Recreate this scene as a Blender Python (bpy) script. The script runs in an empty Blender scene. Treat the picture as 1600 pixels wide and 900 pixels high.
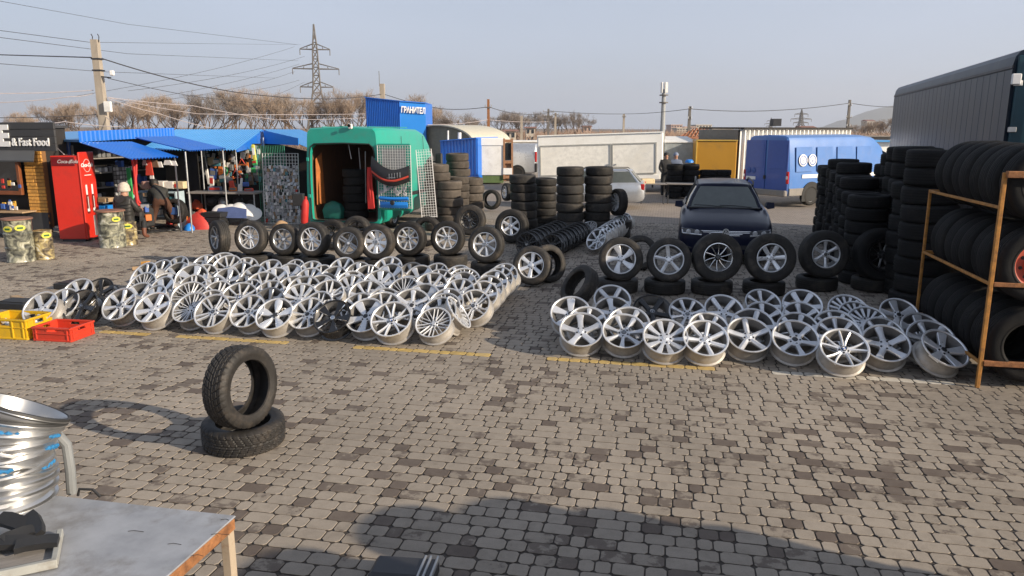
import bpy, bmesh, math, random
import numpy as np
from mathutils import Vector, Matrix, Euler, noise
random.seed(7)
R = math.radians
S = bpy.context.scene
COL = S.collection
# ---------------------------------------------------------------- camera
CAM_H = 2.43
F_PX = 1180.0
PITCH = math.atan(245 / F_PX)
cd = bpy.data.cameras.new('camera')
cam = bpy.data.objects.new('camera', cd)
COL.objects.link(cam)
cam.location = (0, 0, CAM_H)
cam.rotation_euler = (R(90) - PITCH, 0, 0)
cd.sensor_width = 36
cd.lens = 36 * F_PX / 1600
cd.clip_start = 0.05
cd.clip_end = 9000
S.camera = cam
# ---------------------------------------------------------------- sky, sun, exposure
SUN_EL, SUN_AZ = R(21), math.atan2(0.885, -0.465)       # azimuth clockwise from +Y
w = bpy.data.worlds.new('World')
S.world = w
w.use_nodes = True
wn, wl = w.node_tree.nodes, w.node_tree.links
bg = wn['Background']
sky = wn.new('ShaderNodeTexSky')
sky.sky_type = 'NISHITA'
sky.sun_disc = False
sky.sun_elevation = SUN_EL
sky.sun_rotation = SUN_AZ
sky.air_density = 1.0
sky.dust_density = 2.2
sky.ozone_density = 1.6
sky.altitude = 100
# thin even overcast veil over the whole dome
veil = wn.new('ShaderNodeMix')
veil.data_type = 'RGBA'
veil.inputs['Factor'].default_value = 0.5
wl.new(sky.outputs[0], veil.inputs['A'])
veil.inputs['B'].default_value = (6.8, 7.65, 9.5, 1)
# faint large-scale unevenness of the veil
wtc = wn.new('ShaderNodeTexCoord')
wmp = wn.new('ShaderNodeMapping')
wmp.inputs['Scale'].default_value = (1.2, 1.2, 4.0)
wnz = wn.new('ShaderNodeTexNoise')
wnz.inputs['Scale'].default_value = 1.6
wnz.inputs['Detail'].default_value = 3
wl.new(wtc.outputs['Generated'], wmp.inputs['Vector'])
wl.new(wmp.outputs[0], wnz.inputs['Vector'])
wmr = wn.new('ShaderNodeMapRange')
wmr.inputs['To Min'].default_value = 0.56
wmr.inputs['To Max'].default_value = 0.94
wl.new(wnz.outputs['Fac'], wmr.inputs['Value'])
# the veil is thickest towards the horizon and thins overhead
wsx = wn.new('ShaderNodeSeparateXYZ')
wl.new(wtc.outputs['Generated'], wsx.inputs[0])
wcr = wn.new('ShaderNodeValToRGB')
we = wcr.color_ramp.elements
we[0].position = 0.0; we[0].color = (1, 1, 1, 1)
we[1].position = 1.0; we[1].color = (.3, .3, .3, 1)
wx = we.new(.30); wx.color = (.86, .86, .86, 1)
wx = we.new(.60); wx.color = (.5, .5, .5, 1)
wl.new(wsx.outputs['Z'], wcr.inputs['Fac'])
wmu = wn.new('ShaderNodeMath'); wmu.operation = 'MULTIPLY'
wl.new(wmr.outputs[0], wmu.inputs[0]); wl.new(wcr.outputs[0], wmu.inputs[1])
wl.new(wmu.outputs[0], veil.inputs['Factor'])
wl.new(veil.outputs['Result'], bg.inputs['Color'])
bg.inputs['Strength'].default_value = 0.072
sl = bpy.data.lights.new('sun', 'SUN')
sl.energy = 5.0
sl.angle = R(0.6)
sl.color = (1.0, 0.86, 0.68)
so = bpy.data.objects.new('sun', sl)
COL.objects.link(so)
sv = Vector((math.sin(SUN_AZ) * math.cos(SUN_EL), math.cos(SUN_AZ) * math.cos(SUN_EL), math.sin(SUN_EL)))
so.rotation_euler = sv.to_track_quat('Z', 'Y').to_euler()
S.view_settings.view_transform = 'Standard'
S.view_settings.look = 'None'
S.view_settings.exposure = 0.45
S.view_settings.gamma = 1.0
S.view_settings.use_curve_mapping = False
try:
    S.cycles.use_denoising = True
    S.cycles.max_bounces = 6
    S.cycles.transparent_max_bounces = 12
except Exception:
    pass
# ---------------------------------------------------------------- frames of reference
GA = R(-11.74)                                           # the market's grid is turned this much
EX = Vector((math.cos(GA), math.sin(GA), 0))
EY = Vector((-math.sin(GA), math.cos(GA), 0))
ORG = Vector((0, 7.9, 0))
def W(u, v, z=0.0):
    return ORG + EX * u + EY * v + Vector((0, 0, z))
_c, _s = math.cos(PITCH), math.sin(PITCH)
def _ray(x, y):
    a, b = (x - 800) / F_PX, (450 - y) / F_PX
    return Vector((a, _c + b * _s, -_s + b * _c))
def at(x, y, Y):                                         # the point seen there at distance Y
    r = _ray(x, y)
    return r * (Y / r.y) + Vector((0, 0, CAM_H))
def gr(x, y, z=0.0):                                     # the point seen there at height z
    r = _ray(x, y)
    return r * ((z - CAM_H) / r.z) + Vector((0, 0, CAM_H))
def proj(p):
    q = Vector(p) - Vector((0, 0, CAM_H))
    d = q.y * _c - q.z * _s
    return 800 + F_PX * q.x / d, 450 - F_PX * (q.y * _s + q.z * _c) / d, d
# ---------------------------------------------------------------- mesh builder
class MB:
    def __init__(s):
        s.v, s.f, s.m = [], [], []
    def add(s, vs, fs, m=0):
        o = len(s.v)
        s.v += [tuple(p) for p in vs]
        s.f += [tuple(i + o for i in f) for f in fs]
        s.m += [m] * len(fs)
        return s
    def quad(s, a, b, c, d, m=0):
        return s.add([a, b, c, d], [(0, 1, 2, 3)], m)
    def box(s, c, d, m=0, M=None, ch=0.0):
        x, y, z = d[0] / 2, d[1] / 2, d[2] / 2
        if ch <= 0:
            vs = [(sx * x, sy * y, sz * z) for sz in (-1, 1) for sy in (-1, 1) for sx in (-1, 1)]
            fs = [(0, 2, 3, 1), (4, 5, 7, 6), (0, 1, 5, 4), (2, 6, 7, 3), (0, 4, 6, 2), (1, 3, 7, 5)]
        else:
            ch = min(ch, x * .95, y * .95, z * .95)
            vs, fs, idx = [], [], {}
            for sx in (-1, 1):
                for sy in (-1, 1):
                    for sz in (-1, 1):
                        for ax in range(3):
                            p = [sx * (x - ch), sy * (y - ch), sz * (z - ch)]
                            p[ax] = (sx * x, sy * y, sz * z)[ax]
                            idx[(sx, sy, sz, ax)] = len(vs)
                            vs.append(tuple(p))
            def q(l):
                return tuple(idx[k] for k in l)
            for sg in (-1, 1):
                fs.append(q([(sg, -1, -1, 0), (sg, 1, -1, 0), (sg, 1, 1, 0), (sg, -1, 1, 0)][::sg]))
                fs.append(q([(-1, sg, -1, 1), (-1, sg, 1, 1), (1, sg, 1, 1), (1, sg, -1, 1)][::sg]))
                fs.append(q([(-1, -1, sg, 2), (1, -1, sg, 2), (1, 1, sg, 2), (-1, 1, sg, 2)][::sg]))
            for a in (-1, 1):
                for b in (-1, 1):
                    fs.append(q([(a, b, -1, 0), (a, b, 1, 0), (a, b, 1, 1), (a, b, -1, 1)][::-a * b]))
                    fs.append(q([(a, -1, b, 0), (a, 1, b, 0), (a, 1, b, 2), (a, -1, b, 2)][::a * b]))
                    fs.append(q([(-1, a, b, 1), (1, a, b, 1), (1, a, b, 2), (-1, a, b, 2)][::-a * b]))
                    for e in (-1, 1):
                        fs.append(q([(a, b, e, 0), (a, b, e, 1), (a, b, e, 2)][::a * b * e]))
        c = Vector(c)
        if M is not None:
            vs = [M @ Vector(p) + c for p in vs]
        else:
            vs = [Vector(p) + c for p in vs]
        return s.add(vs, fs, m)
    def tube(s, pts, r, n=8, m=0, caps=True):
        pts = [Vector(p) for p in pts]
        rs = r if isinstance(r, (list, tuple)) else [r] * len(pts)
        vs, fs = [], []
        up = None
        for i, p in enumerate(pts):
            d = (pts[min(i + 1, len(pts) - 1)] - pts[max(i - 1, 0)])
            d = d.normalized() if d.length > 1e-9 else Vector((0, 0, 1))
            if up is None:
                up = d.orthogonal().normalized()
            else:
                up = up - d * up.dot(d)
                up = up.normalized() if up.length > 1e-6 else d.orthogonal().normalized()
            b = d.cross(up)
            for k in range(n):
                a = 2 * math.pi * k / n + math.pi / n
                vs.append(p + (up * math.cos(a) + b * math.sin(a)) * rs[i])
        for i in range(len(pts) - 1):
            for k in range(n):
                fs.append((i * n + k, i * n + (k + 1) % n, (i + 1) * n + (k + 1) % n, (i + 1) * n + k))
        if caps:
            fs.append(tuple(range(n))[::-1])
            fs.append(tuple((len(pts) - 1) * n + k for k in range(n)))
        return s.add(vs, fs, m)
    def lathe(s, prof, n=32, m=0, closed=False, M=None, capA=False, capB=False):
        vs, fs = [], []
        L = len(prof)
        for k in range(n):
            a = 2 * math.pi * k / n
            c, d = math.cos(a), math.sin(a)
            for r, z in prof:
                p = Vector((r * c, r * d, z))
                vs.append(M @ p if M is not None else p)
        for k in range(n):
            k2 = (k + 1) % n
            for j in range(L if closed else L - 1):
                j2 = (j + 1) % L
                fs.append((k * L + j, k2 * L + j, k2 * L + j2, k * L + j2))
        if capA:
            fs.append(tuple(k * L for k in range(n))[::-1])
        if capB:
            fs.append(tuple(k * L + L - 1 for k in range(n)))
        return s.add(vs, fs, m)
    def prism(s, poly, z0, z1, m=0, M=None):            # poly in XY, extruded along Z
        n = len(poly)
        vs = [Vector((p[0], p[1], z0)) for p in poly] + [Vector((p[0], p[1], z1)) for p in poly]
        if M is not None:
            vs = [M @ v for v in vs]
        fs = [tuple(range(n))[::-1], tuple(range(n, 2 * n))]
        fs += [(i, (i + 1) % n, n + (i + 1) % n, n + i) for i in range(n)]
        return s.add(vs, fs, m)
    def loft(s, rings, m=0, caps=True, closed=True):
        n = len(rings[0])
        vs = [p for r in rings for p in r]
        fs = []
        for i in range(len(rings) - 1):
            for k in range(n if closed else n - 1):
                fs.append((i * n + k, i * n + (k + 1) % n, (i + 1) * n + (k + 1) % n, (i + 1) * n + k))
        if caps:
            fs.append(tuple(range(n))[::-1])
            fs.append(tuple((len(rings) - 1) * n + k for k in range(n)))
        return s.add(vs, fs, m)
    def slab(s, a, b, c, d, t, m=0):                     # a thick quad, t metres below a,b,c,d
        a, b, c, d = map(Vector, (a, b, c, d))
        n = (b - a).cross(d - a).normalized() * t
        return s.loft([[a - n, b - n, c - n, d - n], [a, b, c, d]], m)
    def corr(s, o, du, dv, n, dep, m=0, thick=0.004):    # profiled metal sheet, ribs along dv
        o, du, dv = Vector(o), Vector(du), Vector(dv)
        nr = du.cross(dv).normalized()
        pr = []
        for i in range(n):
            for t, h in ((0.0, 0), (0.5, 0), (0.62, 1), (0.88, 1)):
                pr.append(((i + t) / n, h))
        pr.append((1.0, 0))
        front = [o + du * t + nr * (h * dep) for t, h in pr]
        back = [p - nr * thick for p in front]
        ring0 = front + back[::-1]
        ring1 = [p + dv for p in ring0]
        L = len(ring0)
        vs = ring0 + ring1
        fs = [(i, (i + 1) % L, L + (i + 1) % L, L + i) for i in range(L)]
        return s.add(vs, fs, m)
    def mesh(s, name, mats, ang=35):
        me = bpy.data.meshes.new(name)
        me.from_pydata([tuple(p) for p in s.v], [], s.f)
        for mm in (mats if isinstance(mats, (list, tuple)) else [mats]):
            me.materials.append(mm)
        me.polygons.foreach_set('material_index', s.m)
        bm = bmesh.new()
        bm.from_mesh(me)
        bmesh.ops.recalc_face_normals(bm, faces=bm.faces[:])
        bm.to_mesh(me)
        bm.free()
        if ang:
            me.polygons.foreach_set('use_smooth', [True] * len(me.polygons))
            me.set_sharp_from_angle(angle=R(ang))
        else:
            me.polygons.foreach_set('use_smooth', [False] * len(me.polygons))
        me.update()
        return me
    def build(s, name, mats, parent=None, M=None, ang=35):
        return link(name, s.mesh(name, mats, ang), parent, M)
def link(name, data, parent=None, M=None):
    o = bpy.data.objects.new(name, data)
    COL.objects.link(o)
    if parent is not None:
        o.parent = parent
    if M is not None:
        o.matrix_basis = M
    return o
def TM(p, rz=0.0, sc=None):
    m = Matrix.Translation(Vector(p)) @ Matrix.Rotation(rz, 4, 'Z')
    return m @ Matrix.Diagonal((sc, sc, sc, 1)) if sc else m
def tag(o, label=None, cat=None, group=None, kind=None):
    if label: o['label'] = label
    if cat: o['category'] = cat
    if group: o['group'] = group
    if kind: o['kind'] = kind
    return o
def thing(name, label, cat, M=None, group=None):
    return tag(link(name, None, None, M), label, cat, group)
def copy_tree(o, parent=None):
    c = o.copy()
    COL.objects.link(c)
    c.parent = parent
    for ch in list(o.children):
        copy_tree(ch, c)
    return c
FONT = {}
def text(body, size, mt, parent, M, name='lettering', ext=0.004, shear=0.0, off=0.0, sx=1.0, align='CENTER', space=1.0):
    c = bpy.data.curves.new(name, 'FONT')
    c.body = body
    c.size = size
    c.extrude = ext
    c.shear = shear
    c.offset = off
    c.align_x = align
    c.space_character = space
    c.resolution_u = 3
    t = bpy.data.objects.new('t', c)
    COL.objects.link(t)
    dg = bpy.context.evaluated_depsgraph_get()
    me = bpy.data.meshes.new_from_object(t.evaluated_get(dg))
    bpy.data.objects.remove(t)
    bpy.data.curves.remove(c)
    me.name = name
    me.materials.clear()
    me.materials.append(mt)
    return link(name, me, parent, M @ Matrix.Diagonal((sx, 1, 1, 1)))
ORD = ['first', 'second', 'third', 'fourth', 'fifth', 'sixth', 'seventh', 'eighth', 'ninth', 'tenth', 'eleventh', 'twelfth', 'thirteenth', 'fourteenth']
# ---------------------------------------------------------------- materials
def mat(name, col, rough=.6, metal=0., var=.14, sc=6., bump=0., bsc=60., dirt=None, rnd=.0, coat=0., spec=.5, rvar=.12, stretch=None):
    m = bpy.data.materials.new(name)
    m.use_nodes = True
    nt, ln = m.node_tree.nodes, m.node_tree.links
    b = nt['Principled BSDF']
    tc = nt.new('ShaderNodeTexCoord')
    oi = nt.new('ShaderNodeObjectInfo')
    ad = nt.new('ShaderNodeVectorMath')
    ad.operation = 'MULTIPLY_ADD'
    ln.new(oi.outputs['Random'], ad.inputs[0])
    ad.inputs[1].default_value = (31, 47, 59)
    if stretch:
        st = nt.new('ShaderNodeMapping')
        st.inputs['Scale'].default_value = stretch
        ln.new(tc.outputs['Object'], st.inputs['Vector'])
        ln.new(st.outputs[0], ad.inputs[2])
    else:
        ln.new(tc.outputs['Object'], ad.inputs[2])
    nz = nt.new('ShaderNodeTexNoise')
    nz.inputs['Scale'].default_value = sc
    nz.inputs['Detail'].default_value = 6
    nz.inputs['Roughness'].default_value = .62
    ln.new(ad.outputs[0], nz.inputs['Vector'])
    cr = nt.new('ShaderNodeValToRGB')
    cr.color_ramp.elements[0].position = .3
    cr.color_ramp.elements[1].position = .7
    cr.color_ramp.elements[0].color = tuple(c * (1 - var) for c in col) + (1,)
    cr.color_ramp.elements[1].color = tuple(min(1, c * (1 + var)) for c in col) + (1,)
    ln.new(nz.outputs['Fac'], cr.inputs['Fac'])
    out = cr.outputs['Color']
    if dirt:
        dc, amt, dsc = dirt
        n2 = nt.new('ShaderNodeTexNoise')
        n2.inputs['Scale'].default_value = dsc
        n2.inputs['Detail'].default_value = 8
        n2.inputs['Roughness'].default_value = .7
        ln.new(ad.outputs[0], n2.inputs['Vector'])
        mr = nt.new('ShaderNodeMapRange')
        mr.inputs['From Min'].default_value = .5
        mr.inputs['From Max'].default_value = .68
        mr.inputs['To Max'].default_value = amt
        ln.new(n2.outputs['Fac'], mr.inputs['Value'])
        mx = nt.new('ShaderNodeMix')
        mx.data_type = 'RGBA'
        ln.new(mr.outputs[0], mx.inputs['Factor'])
        ln.new(out, mx.inputs['A'])
        mx.inputs['B'].default_value = tuple(dc) + (1,)
        out = mx.outputs['Result']
    if rnd:
        hs = nt.new('ShaderNodeHueSaturation')
        mr = nt.new('ShaderNodeMapRange')
        mr.inputs['To Min'].default_value = 1 - rnd
        mr.inputs['To Max'].default_value = 1 + rnd
        ln.new(oi.outputs['Random'], mr.inputs['Value'])
        ln.new(mr.outputs[0], hs.inputs['Value'])
        ln.new(out, hs.inputs['Color'])
        out = hs.outputs['Color']
    ln.new(out, b.inputs['Base Color'])
    rr = nt.new('ShaderNodeMapRange')
    rr.inputs['To Min'].default_value = max(.03, rough - rvar)
    rr.inputs['To Max'].default_value = min(1, rough + rvar)
    ln.new(nz.outputs['Fac'], rr.inputs['Value'])
    ln.new(rr.outputs[0], b.inputs['Roughness'])
    b.inputs['Metallic'].default_value = metal
    b.inputs['Specular IOR Level'].default_value = spec
    if coat:
        b.inputs['Coat Weight'].default_value = coat
        b.inputs['Coat Roughness'].default_value = .06
    if bump:
        n3 = nt.new('ShaderNodeTexNoise')
        n3.inputs['Scale'].default_value = bsc
        n3.inputs['Detail'].default_value = 4
        ln.new(ad.outputs[0], n3.inputs['Vector'])
        bp = nt.new('ShaderNodeBump')
        bp.inputs['Strength'].default_value = bump
        bp.inputs['Distance'].default_value = .01
        ln.new(n3.outputs['Fac'], bp.inputs['Height'])
        ln.new(bp.outputs[0], b.inputs['Normal'])
    return m
DUST = (.20, .17, .14)
M = {}
M['tyre'] = mat('tyre_rubber', (.028, .026, .024), .7, var=.3, sc=9, bump=.25, bsc=70, dirt=((.095, .078, .062), .7, 5), rnd=.35, spec=.35)
M['tyre_shaded'] = mat('tyre_rubber_shaded', (.009, .009, .0095), .75, var=.3, sc=9, bump=.2, bsc=70, dirt=((.026, .023, .02), .5, 5), rnd=.3, spec=.22)  # shade of the right pile and rack put into the rubber colour
M['tyre_clean'] = mat('tyre_rubber_clean', (.022, .020, .0185), .62, var=.25, sc=9, bump=.2, bsc=80, dirt=((.085, .068, .054), .6, 6), spec=.4)
M['tyre_sunlit_dusty'] = mat('tyre_rubber_sunlit_dusty', (.085, .072, .06), .85, var=.25, sc=7, bump=.25, bsc=70, dirt=((.17, .14, .115), .6, 4), rnd=.25, spec=.25)  # dust plus the sunlit brown of the stacks, both put into the colour
M['silver'] = mat('alloy_silver', (.75, .76, .78), .34, .6, var=.07, sc=14, dirt=((.35, .33, .3), .35, 11), rnd=.12)
M['bright'] = mat('alloy_bright', (.84, .85, .87), .31, .55, var=.05, sc=14, dirt=((.45, .43, .4), .25, 10), rnd=.08)
M['polish'] = mat('alloy_polished', (.86, .86, .86), .14, 1., var=.04, sc=14, rnd=.05)
M['grey_alloy'] = mat('alloy_grey', (.38, .39, .41), .34, .8, var=.1, sc=14, dirt=((.2, .19, .17), .4, 9), rnd=.15)
M['barrel'] = mat('alloy_barrel', (.46, .43, .39), .46, .5, var=.12, sc=8, dirt=((.27, .24, .2), .55, 7), rnd=.15)
M['barrel_inner'] = mat('barrel_inside_dark', (.15, .145, .14), .55, .4, var=.25, sc=8, rnd=.2)  # darker tone for the inner barrel faces
M['black_alloy'] = mat('alloy_black', (.012, .012, .013), .3, .0, var=.2, sc=10, coat=.5)
M['lug'] = mat('bolt_hole', (.02, .02, .02), .6)
M['cap_dark'] = mat('cap_dark', (.03, .03, .033), .3, coat=.4)
M['cap_blue'] = mat('cap_blue', (.03, .1, .35), .3)
M['cap_white'] = mat('cap_white', (.8, .8, .8), .3)
M['white_paint'] = mat('white_paint', (.78, .77, .74), .5, var=.06, sc=3, dirt=((.5, .47, .42), .5, 2.5))
M['white_print'] = mat('white_print', (.82, .81, .79), .5, var=.03)
M['black_plastic'] = mat('black_plastic', (.02, .02, .021), .5, var=.2, sc=12)
M['dark_metal'] = mat('dark_metal', (.06, .06, .065), .5, .6)
M['galv'] = mat('galvanised', (.45, .46, .47), .42, .8, var=.12, sc=10)
M['rubber_trim'] = mat('rubber_trim', (.015, .015, .015), .7)
M['rust'] = mat('rusty_steel', (.30, .13, .05), .8, .1, var=.35, sc=18, bump=.4, bsc=90, dirt=((.12, .05, .025), .7, 22))
M['orange_rust'] = mat('orange_primer_steel', (.42, .19, .04), .65, .1, var=.3, sc=16, bump=.25, bsc=80, dirt=((.16, .07, .03), .7, 14))
M['wood'] = mat('raw_wood', (.38, .26, .15), .8, var=.25, sc=5, bump=.3, bsc=40, stretch=(1, 6, 6))
M['grey_wood'] = mat('weathered_wood', (.24, .22, .2), .85, var=.25, sc=5, bump=.3, bsc=40, stretch=(1, 6, 6))
M['card'] = mat('cardboard', (.42, .27, .15), .85, var=.1)
M['blue_sheet'] = mat('blue_sheet', (.014, .16, .64), .4, .0, var=.07, sc=2, dirt=((.05, .16, .42), .4, 3), coat=.15)
M['blue_roof'] = mat('blue_roof_sheet', (.085, .33, .70), .42, .0, var=.08, sc=2, dirt=((.14, .30, .52), .4, 2))
M['blue_flat'] = mat('blue_panel', (.015, .21, .66), .4, var=.05, sc=1)
M['glass_dark'] = mat('dark_glass', (.02, .025, .03), .06, var=.1, spec=.9, coat=1., rvar=.02)
M['glass_car'] = mat('car_glass', (.085, .095, .085), .12, var=.1, spec=.6, coat=.3, rvar=.03)
M['chrome'] = mat('chrome', (.8, .8, .8), .12, 1., var=.03)
M['red_lamp'] = mat('red_lamp', (.5, .02, .02), .2, coat=.6)
M['white_lamp'] = mat('clear_lamp', (.75, .76, .78), .12, .4, coat=.8)
M['amber_lamp'] = mat('amber_lamp', (.7, .25, .03), .2, coat=.6)
# ---------------------------------------------------------------- ground and pavement
def ground_mat():
    m = bpy.data.materials.new('far_paving')
    m.use_nodes = True
    nt, ln = m.node_tree.nodes, m.node_tree.links
    b = nt['Principled BSDF']
    tc = nt.new('ShaderNodeTexCoord')
    mp = nt.new('ShaderNodeMapping')
    mp.inputs['Rotation'].default_value = (0, 0, -GA)
    ln.new(tc.outputs['Object'], mp.inputs['Vector'])
    br = nt.new('ShaderNodeTexBrick')
    br.inputs['Scale'].default_value = 1.0
    br.inputs['Brick Width'].default_value = .16
    br.inputs['Row Height'].default_value = .122
    br.inputs['Mortar Size'].default_value = .006
    br.inputs['Color1'].default_value = (.33, .28, .235, 1)
    br.inputs['Color2'].default_value = (.27, .23, .195, 1)
    br.inputs['Mortar'].default_value = (.13, .11, .09, 1)
    ln.new(mp.outputs[0], br.inputs['Vector'])
    nz = nt.new('ShaderNodeTexNoise')
    nz.inputs['Scale'].default_value = .35
    nz.inputs['Detail'].default_value = 8
    ln.new(tc.outputs['Object'], nz.inputs['Vector'])
    mr = nt.new('ShaderNodeMapRange')
    mr.inputs['To Min'].default_value = .72
    mr.inputs['To Max'].default_value = 1.2
    ln.new(nz.outputs['Fac'], mr.inputs['Value'])
    hs = nt.new('ShaderNodeHueSaturation')
    ln.new(mr.outputs[0], hs.inputs['Value'])
    ln.new(br.outputs['Color'], hs.inputs['Color'])
    ln.new(hs.outputs[0], b.inputs['Base Color'])
    b.inputs['Roughness'].default_value = .85
    return m
def stone_mat():
    m = bpy.data.materials.new('paving_stone')
    m.use_nodes = True
    nt, ln = m.node_tree.nodes, m.node_tree.links
    b = nt['Principled BSDF']
    def attr(n):
        a = nt.new('ShaderNodeAttribute'); a.attribute_type = 'GEOMETRY'; a.attribute_name = n
        o = nt.new('ShaderNodeAttribute'); o.attribute_type = 'OBJECT'; o.attribute_name = n
        s = nt.new('ShaderNodeMath'); s.operation = 'ADD'
        ln.new(a.outputs['Fac'], s.inputs[0]); ln.new(o.outputs['Fac'], s.inputs[1])
        return s.outputs[0]
    tone, paint = attr('tone'), attr('paint')
    ge = nt.new('ShaderNodeNewGeometry')
    nz = nt.new('ShaderNodeTexNoise')
    nz.inputs['Scale'].default_value = 10
    nz.inputs['Detail'].default_value = 6
    nz.inputs['Roughness'].default_value = .65
    ln.new(ge.outputs['Position'], nz.inputs['Vector'])
    nb = nt.new('ShaderNodeTexNoise')
    nb.inputs['Scale'].default_value = .55
    nb.inputs['Detail'].default_value = 5
    ln.new(ge.outputs['Position'], nb.inputs['Vector'])
    nf = nt.new('ShaderNodeTexNoise')
    nf.inputs['Scale'].default_value = 120
    nf.inputs['Detail'].default_value = 3
    ln.new(ge.outputs['Position'], nf.inputs['Vector'])
    # worn face: tone + patchy wear
    mm = nt.new('ShaderNodeMath'); mm.operation = 'MULTIPLY_ADD'
    ln.new(nz.outputs['Fac'], mm.inputs[0]); mm.inputs[1].default_value = 1.5
    m2 = nt.new('ShaderNodeMath'); m2.operation = 'SUBTRACT'
    ln.new(tone, m2.inputs[0]); m2.inputs[1].default_value = .75
    ln.new(m2.outputs[0], mm.inputs[2])
    cr = nt.new('ShaderNodeValToRGB')
    e = cr.color_ramp.elements
    e[0].position = 0; e[0].color = (.335, .288, .235, 1)
    e[1].position = 1; e[1].color = (.125, .098, .08, 1)
    x = e.new(.40); x.color = (.275, .235, .19, 1)
    x = e.new(.50); x.color = (.16, .13, .106, 1)
    ln.new(mm.outputs[0], cr.inputs['Fac'])
    mr = nt.new('ShaderNodeMapRange')
    mr.inputs['From Min'].default_value = .3; mr.inputs['From Max'].default_value = .7
    mr.inputs['To Min'].default_value = .78; mr.inputs['To Max'].default_value = 1.12
    ln.new(nb.outputs['Fac'], mr.inputs['Value'])
    mf = nt.new('ShaderNodeMapRange')
    mf.inputs['To Min'].default_value = .8; mf.inputs['To Max'].default_value = 1.2
    ln.new(nf.outputs['Fac'], mf.inputs['Value'])
    mu = nt.new('ShaderNodeMath'); mu.operation = 'MULTIPLY'
    ln.new(mr.outputs[0], mu.inputs[0]); ln.new(mf.outputs[0], mu.inputs[1])
    hs = nt.new('ShaderNodeHueSaturation')
    ln.new(mu.outputs[0], hs.inputs['Value'])
    ln.new(cr.outputs[0], hs.inputs['Color'])
    # road paint on single stones
    pc = nt.new('ShaderNodeValToRGB')
    pc.color_ramp.interpolation = 'CONSTANT'
    pc.color_ramp.elements[0].color = (.60, .42, .13, 1)
    pc.color_ramp.elements[1].position = .75; pc.color_ramp.elements[1].color = (.62, .58, .50, 1)
    hp = nt.new('ShaderNodeMath'); hp.operation = 'MULTIPLY'; hp.inputs[1].default_value = .5
    ln.new(paint, hp.inputs[0]); ln.new(hp.outputs[0], pc.inputs['Fac'])
    gt = nt.new('ShaderNodeMath'); gt.operation = 'GREATER_THAN'; gt.inputs[1].default_value = .5
    ln.new(paint, gt.inputs[0])
    wr = nt.new('ShaderNodeMapRange')
    wr.inputs['From Min'].default_value = .35; wr.inputs['From Max'].default_value = .62
    wr.inputs['To Min'].default_value = 1; wr.inputs['To Max'].default_value = .55
    ln.new(nz.outputs['Fac'], wr.inputs['Value'])
    pf = nt.new('ShaderNodeMath'); pf.operation = 'MULTIPLY'
    ln.new(gt.outputs[0], pf.inputs[0]); ln.new(wr.outputs[0], pf.inputs[1])
    mx = nt.new('ShaderNodeMix'); mx.data_type = 'RGBA'
    ln.new(pf.outputs[0], mx.inputs['Factor'])
    ln.new(hs.outputs[0], mx.inputs['A']); ln.new(pc.outputs[0], mx.inputs['B'])
    ln.new(mx.outputs['Result'], b.inputs['Base Color'])
    b.inputs['Roughness'].default_value = .78
    b.inputs['Specular IOR Level'].default_value = .35
    bp = nt.new('ShaderNodeBump')
    bp.inputs['Strength'].default_value = .5
    bp.inputs['Distance'].default_value = .004
    ln.new(nf.outputs['Fac'], bp.inputs['Height'])
    ln.new(bp.outputs[0], b.inputs['Normal'])
    return m
M['stone'] = stone_mat()
M['bed'] = mat('joint_sand', (.068, .056, .046), .95, var=.35, sc=14, bump=.4)
g = MB()
g.quad((-4400, -500, -.04), (4400, -500, -.04), (4400, 5700, -.04), (-4400, 5700, -.04))
tag(g.build('ground', ground_mat()), kind='structure')
V0, V1, ROWH = -5.6, 13.0, .1225
b_ = MB()
b_.quad(W(-26, V0 - .1, -.008), W(26, V0 - .1, -.008), W(26, V1, -.008), W(-26, V1, -.008))
pavement = tag(b_.build('pavement', M['bed']), kind='structure')
rng = np.random.RandomState(11)
stones = []
v = V0
PAINT = [(-5.22, -4.62, 1), (-4.15, -2.75, 1), (-1.88, -.3, 1), (.42, 2.18, 1), (2.75, 4.42, 2)]
prow = int(round((0 - V0) / ROWH))
for ir in range(int((V1 - V0) / ROWH)):
    vc = V0 + ROWH * (ir + .5)
    a, c_ = vc * EY.x, 7.9 + vc * EY.y
    u1 = (.70 * c_ + 2.0 - a) / (EX.x - .70 * EX.y)
    u0 = (-.70 * c_ - 2.0 - a) / (EX.x + .70 * EX.y)
    u = u0 + rng.rand() * .2
    while u < u1:
        wd = (.187, .187, .125, .125, .096)[rng.randint(5)]
        p = W(u + wd / 2, vc)
        if p.y > 2.6:
            n1 = noise.noise((p.x * .55, p.y * .55, 3.1)) + .5 * noise.noise((p.x * 1.7, p.y * 1.7, 9.2))
            t = rng.rand() * .20
            if rng.rand() < .05 + .30 * max(0, n1 - .02) + (.05 if p.y < 6.5 else 0):
                t = .5 + rng.rand() * .5
            elif rng.rand() < .20:
                t = .28 + rng.rand() * .22
            pt = 0
            if ir == prow:
                for q0, q1, k in PAINT:
                    if q0 < u + wd / 2 < q1:
                        pt = k
            stones.append((u + wd / 2, vc, wd - .0082, ROWH - .0082, t, pt, p.x, p.y))
        u += wd
stones = np.array(stones)
TMPL = [(-1, -1, 1, 0), (1, -1, -1, 0), (1, -1, 0, 1), (1, 1, 0, -1), (1, 1, -1, 0), (-1, 1, 1, 0), (-1, 1, 0, -1), (-1, -1, 0, 1)]
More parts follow.
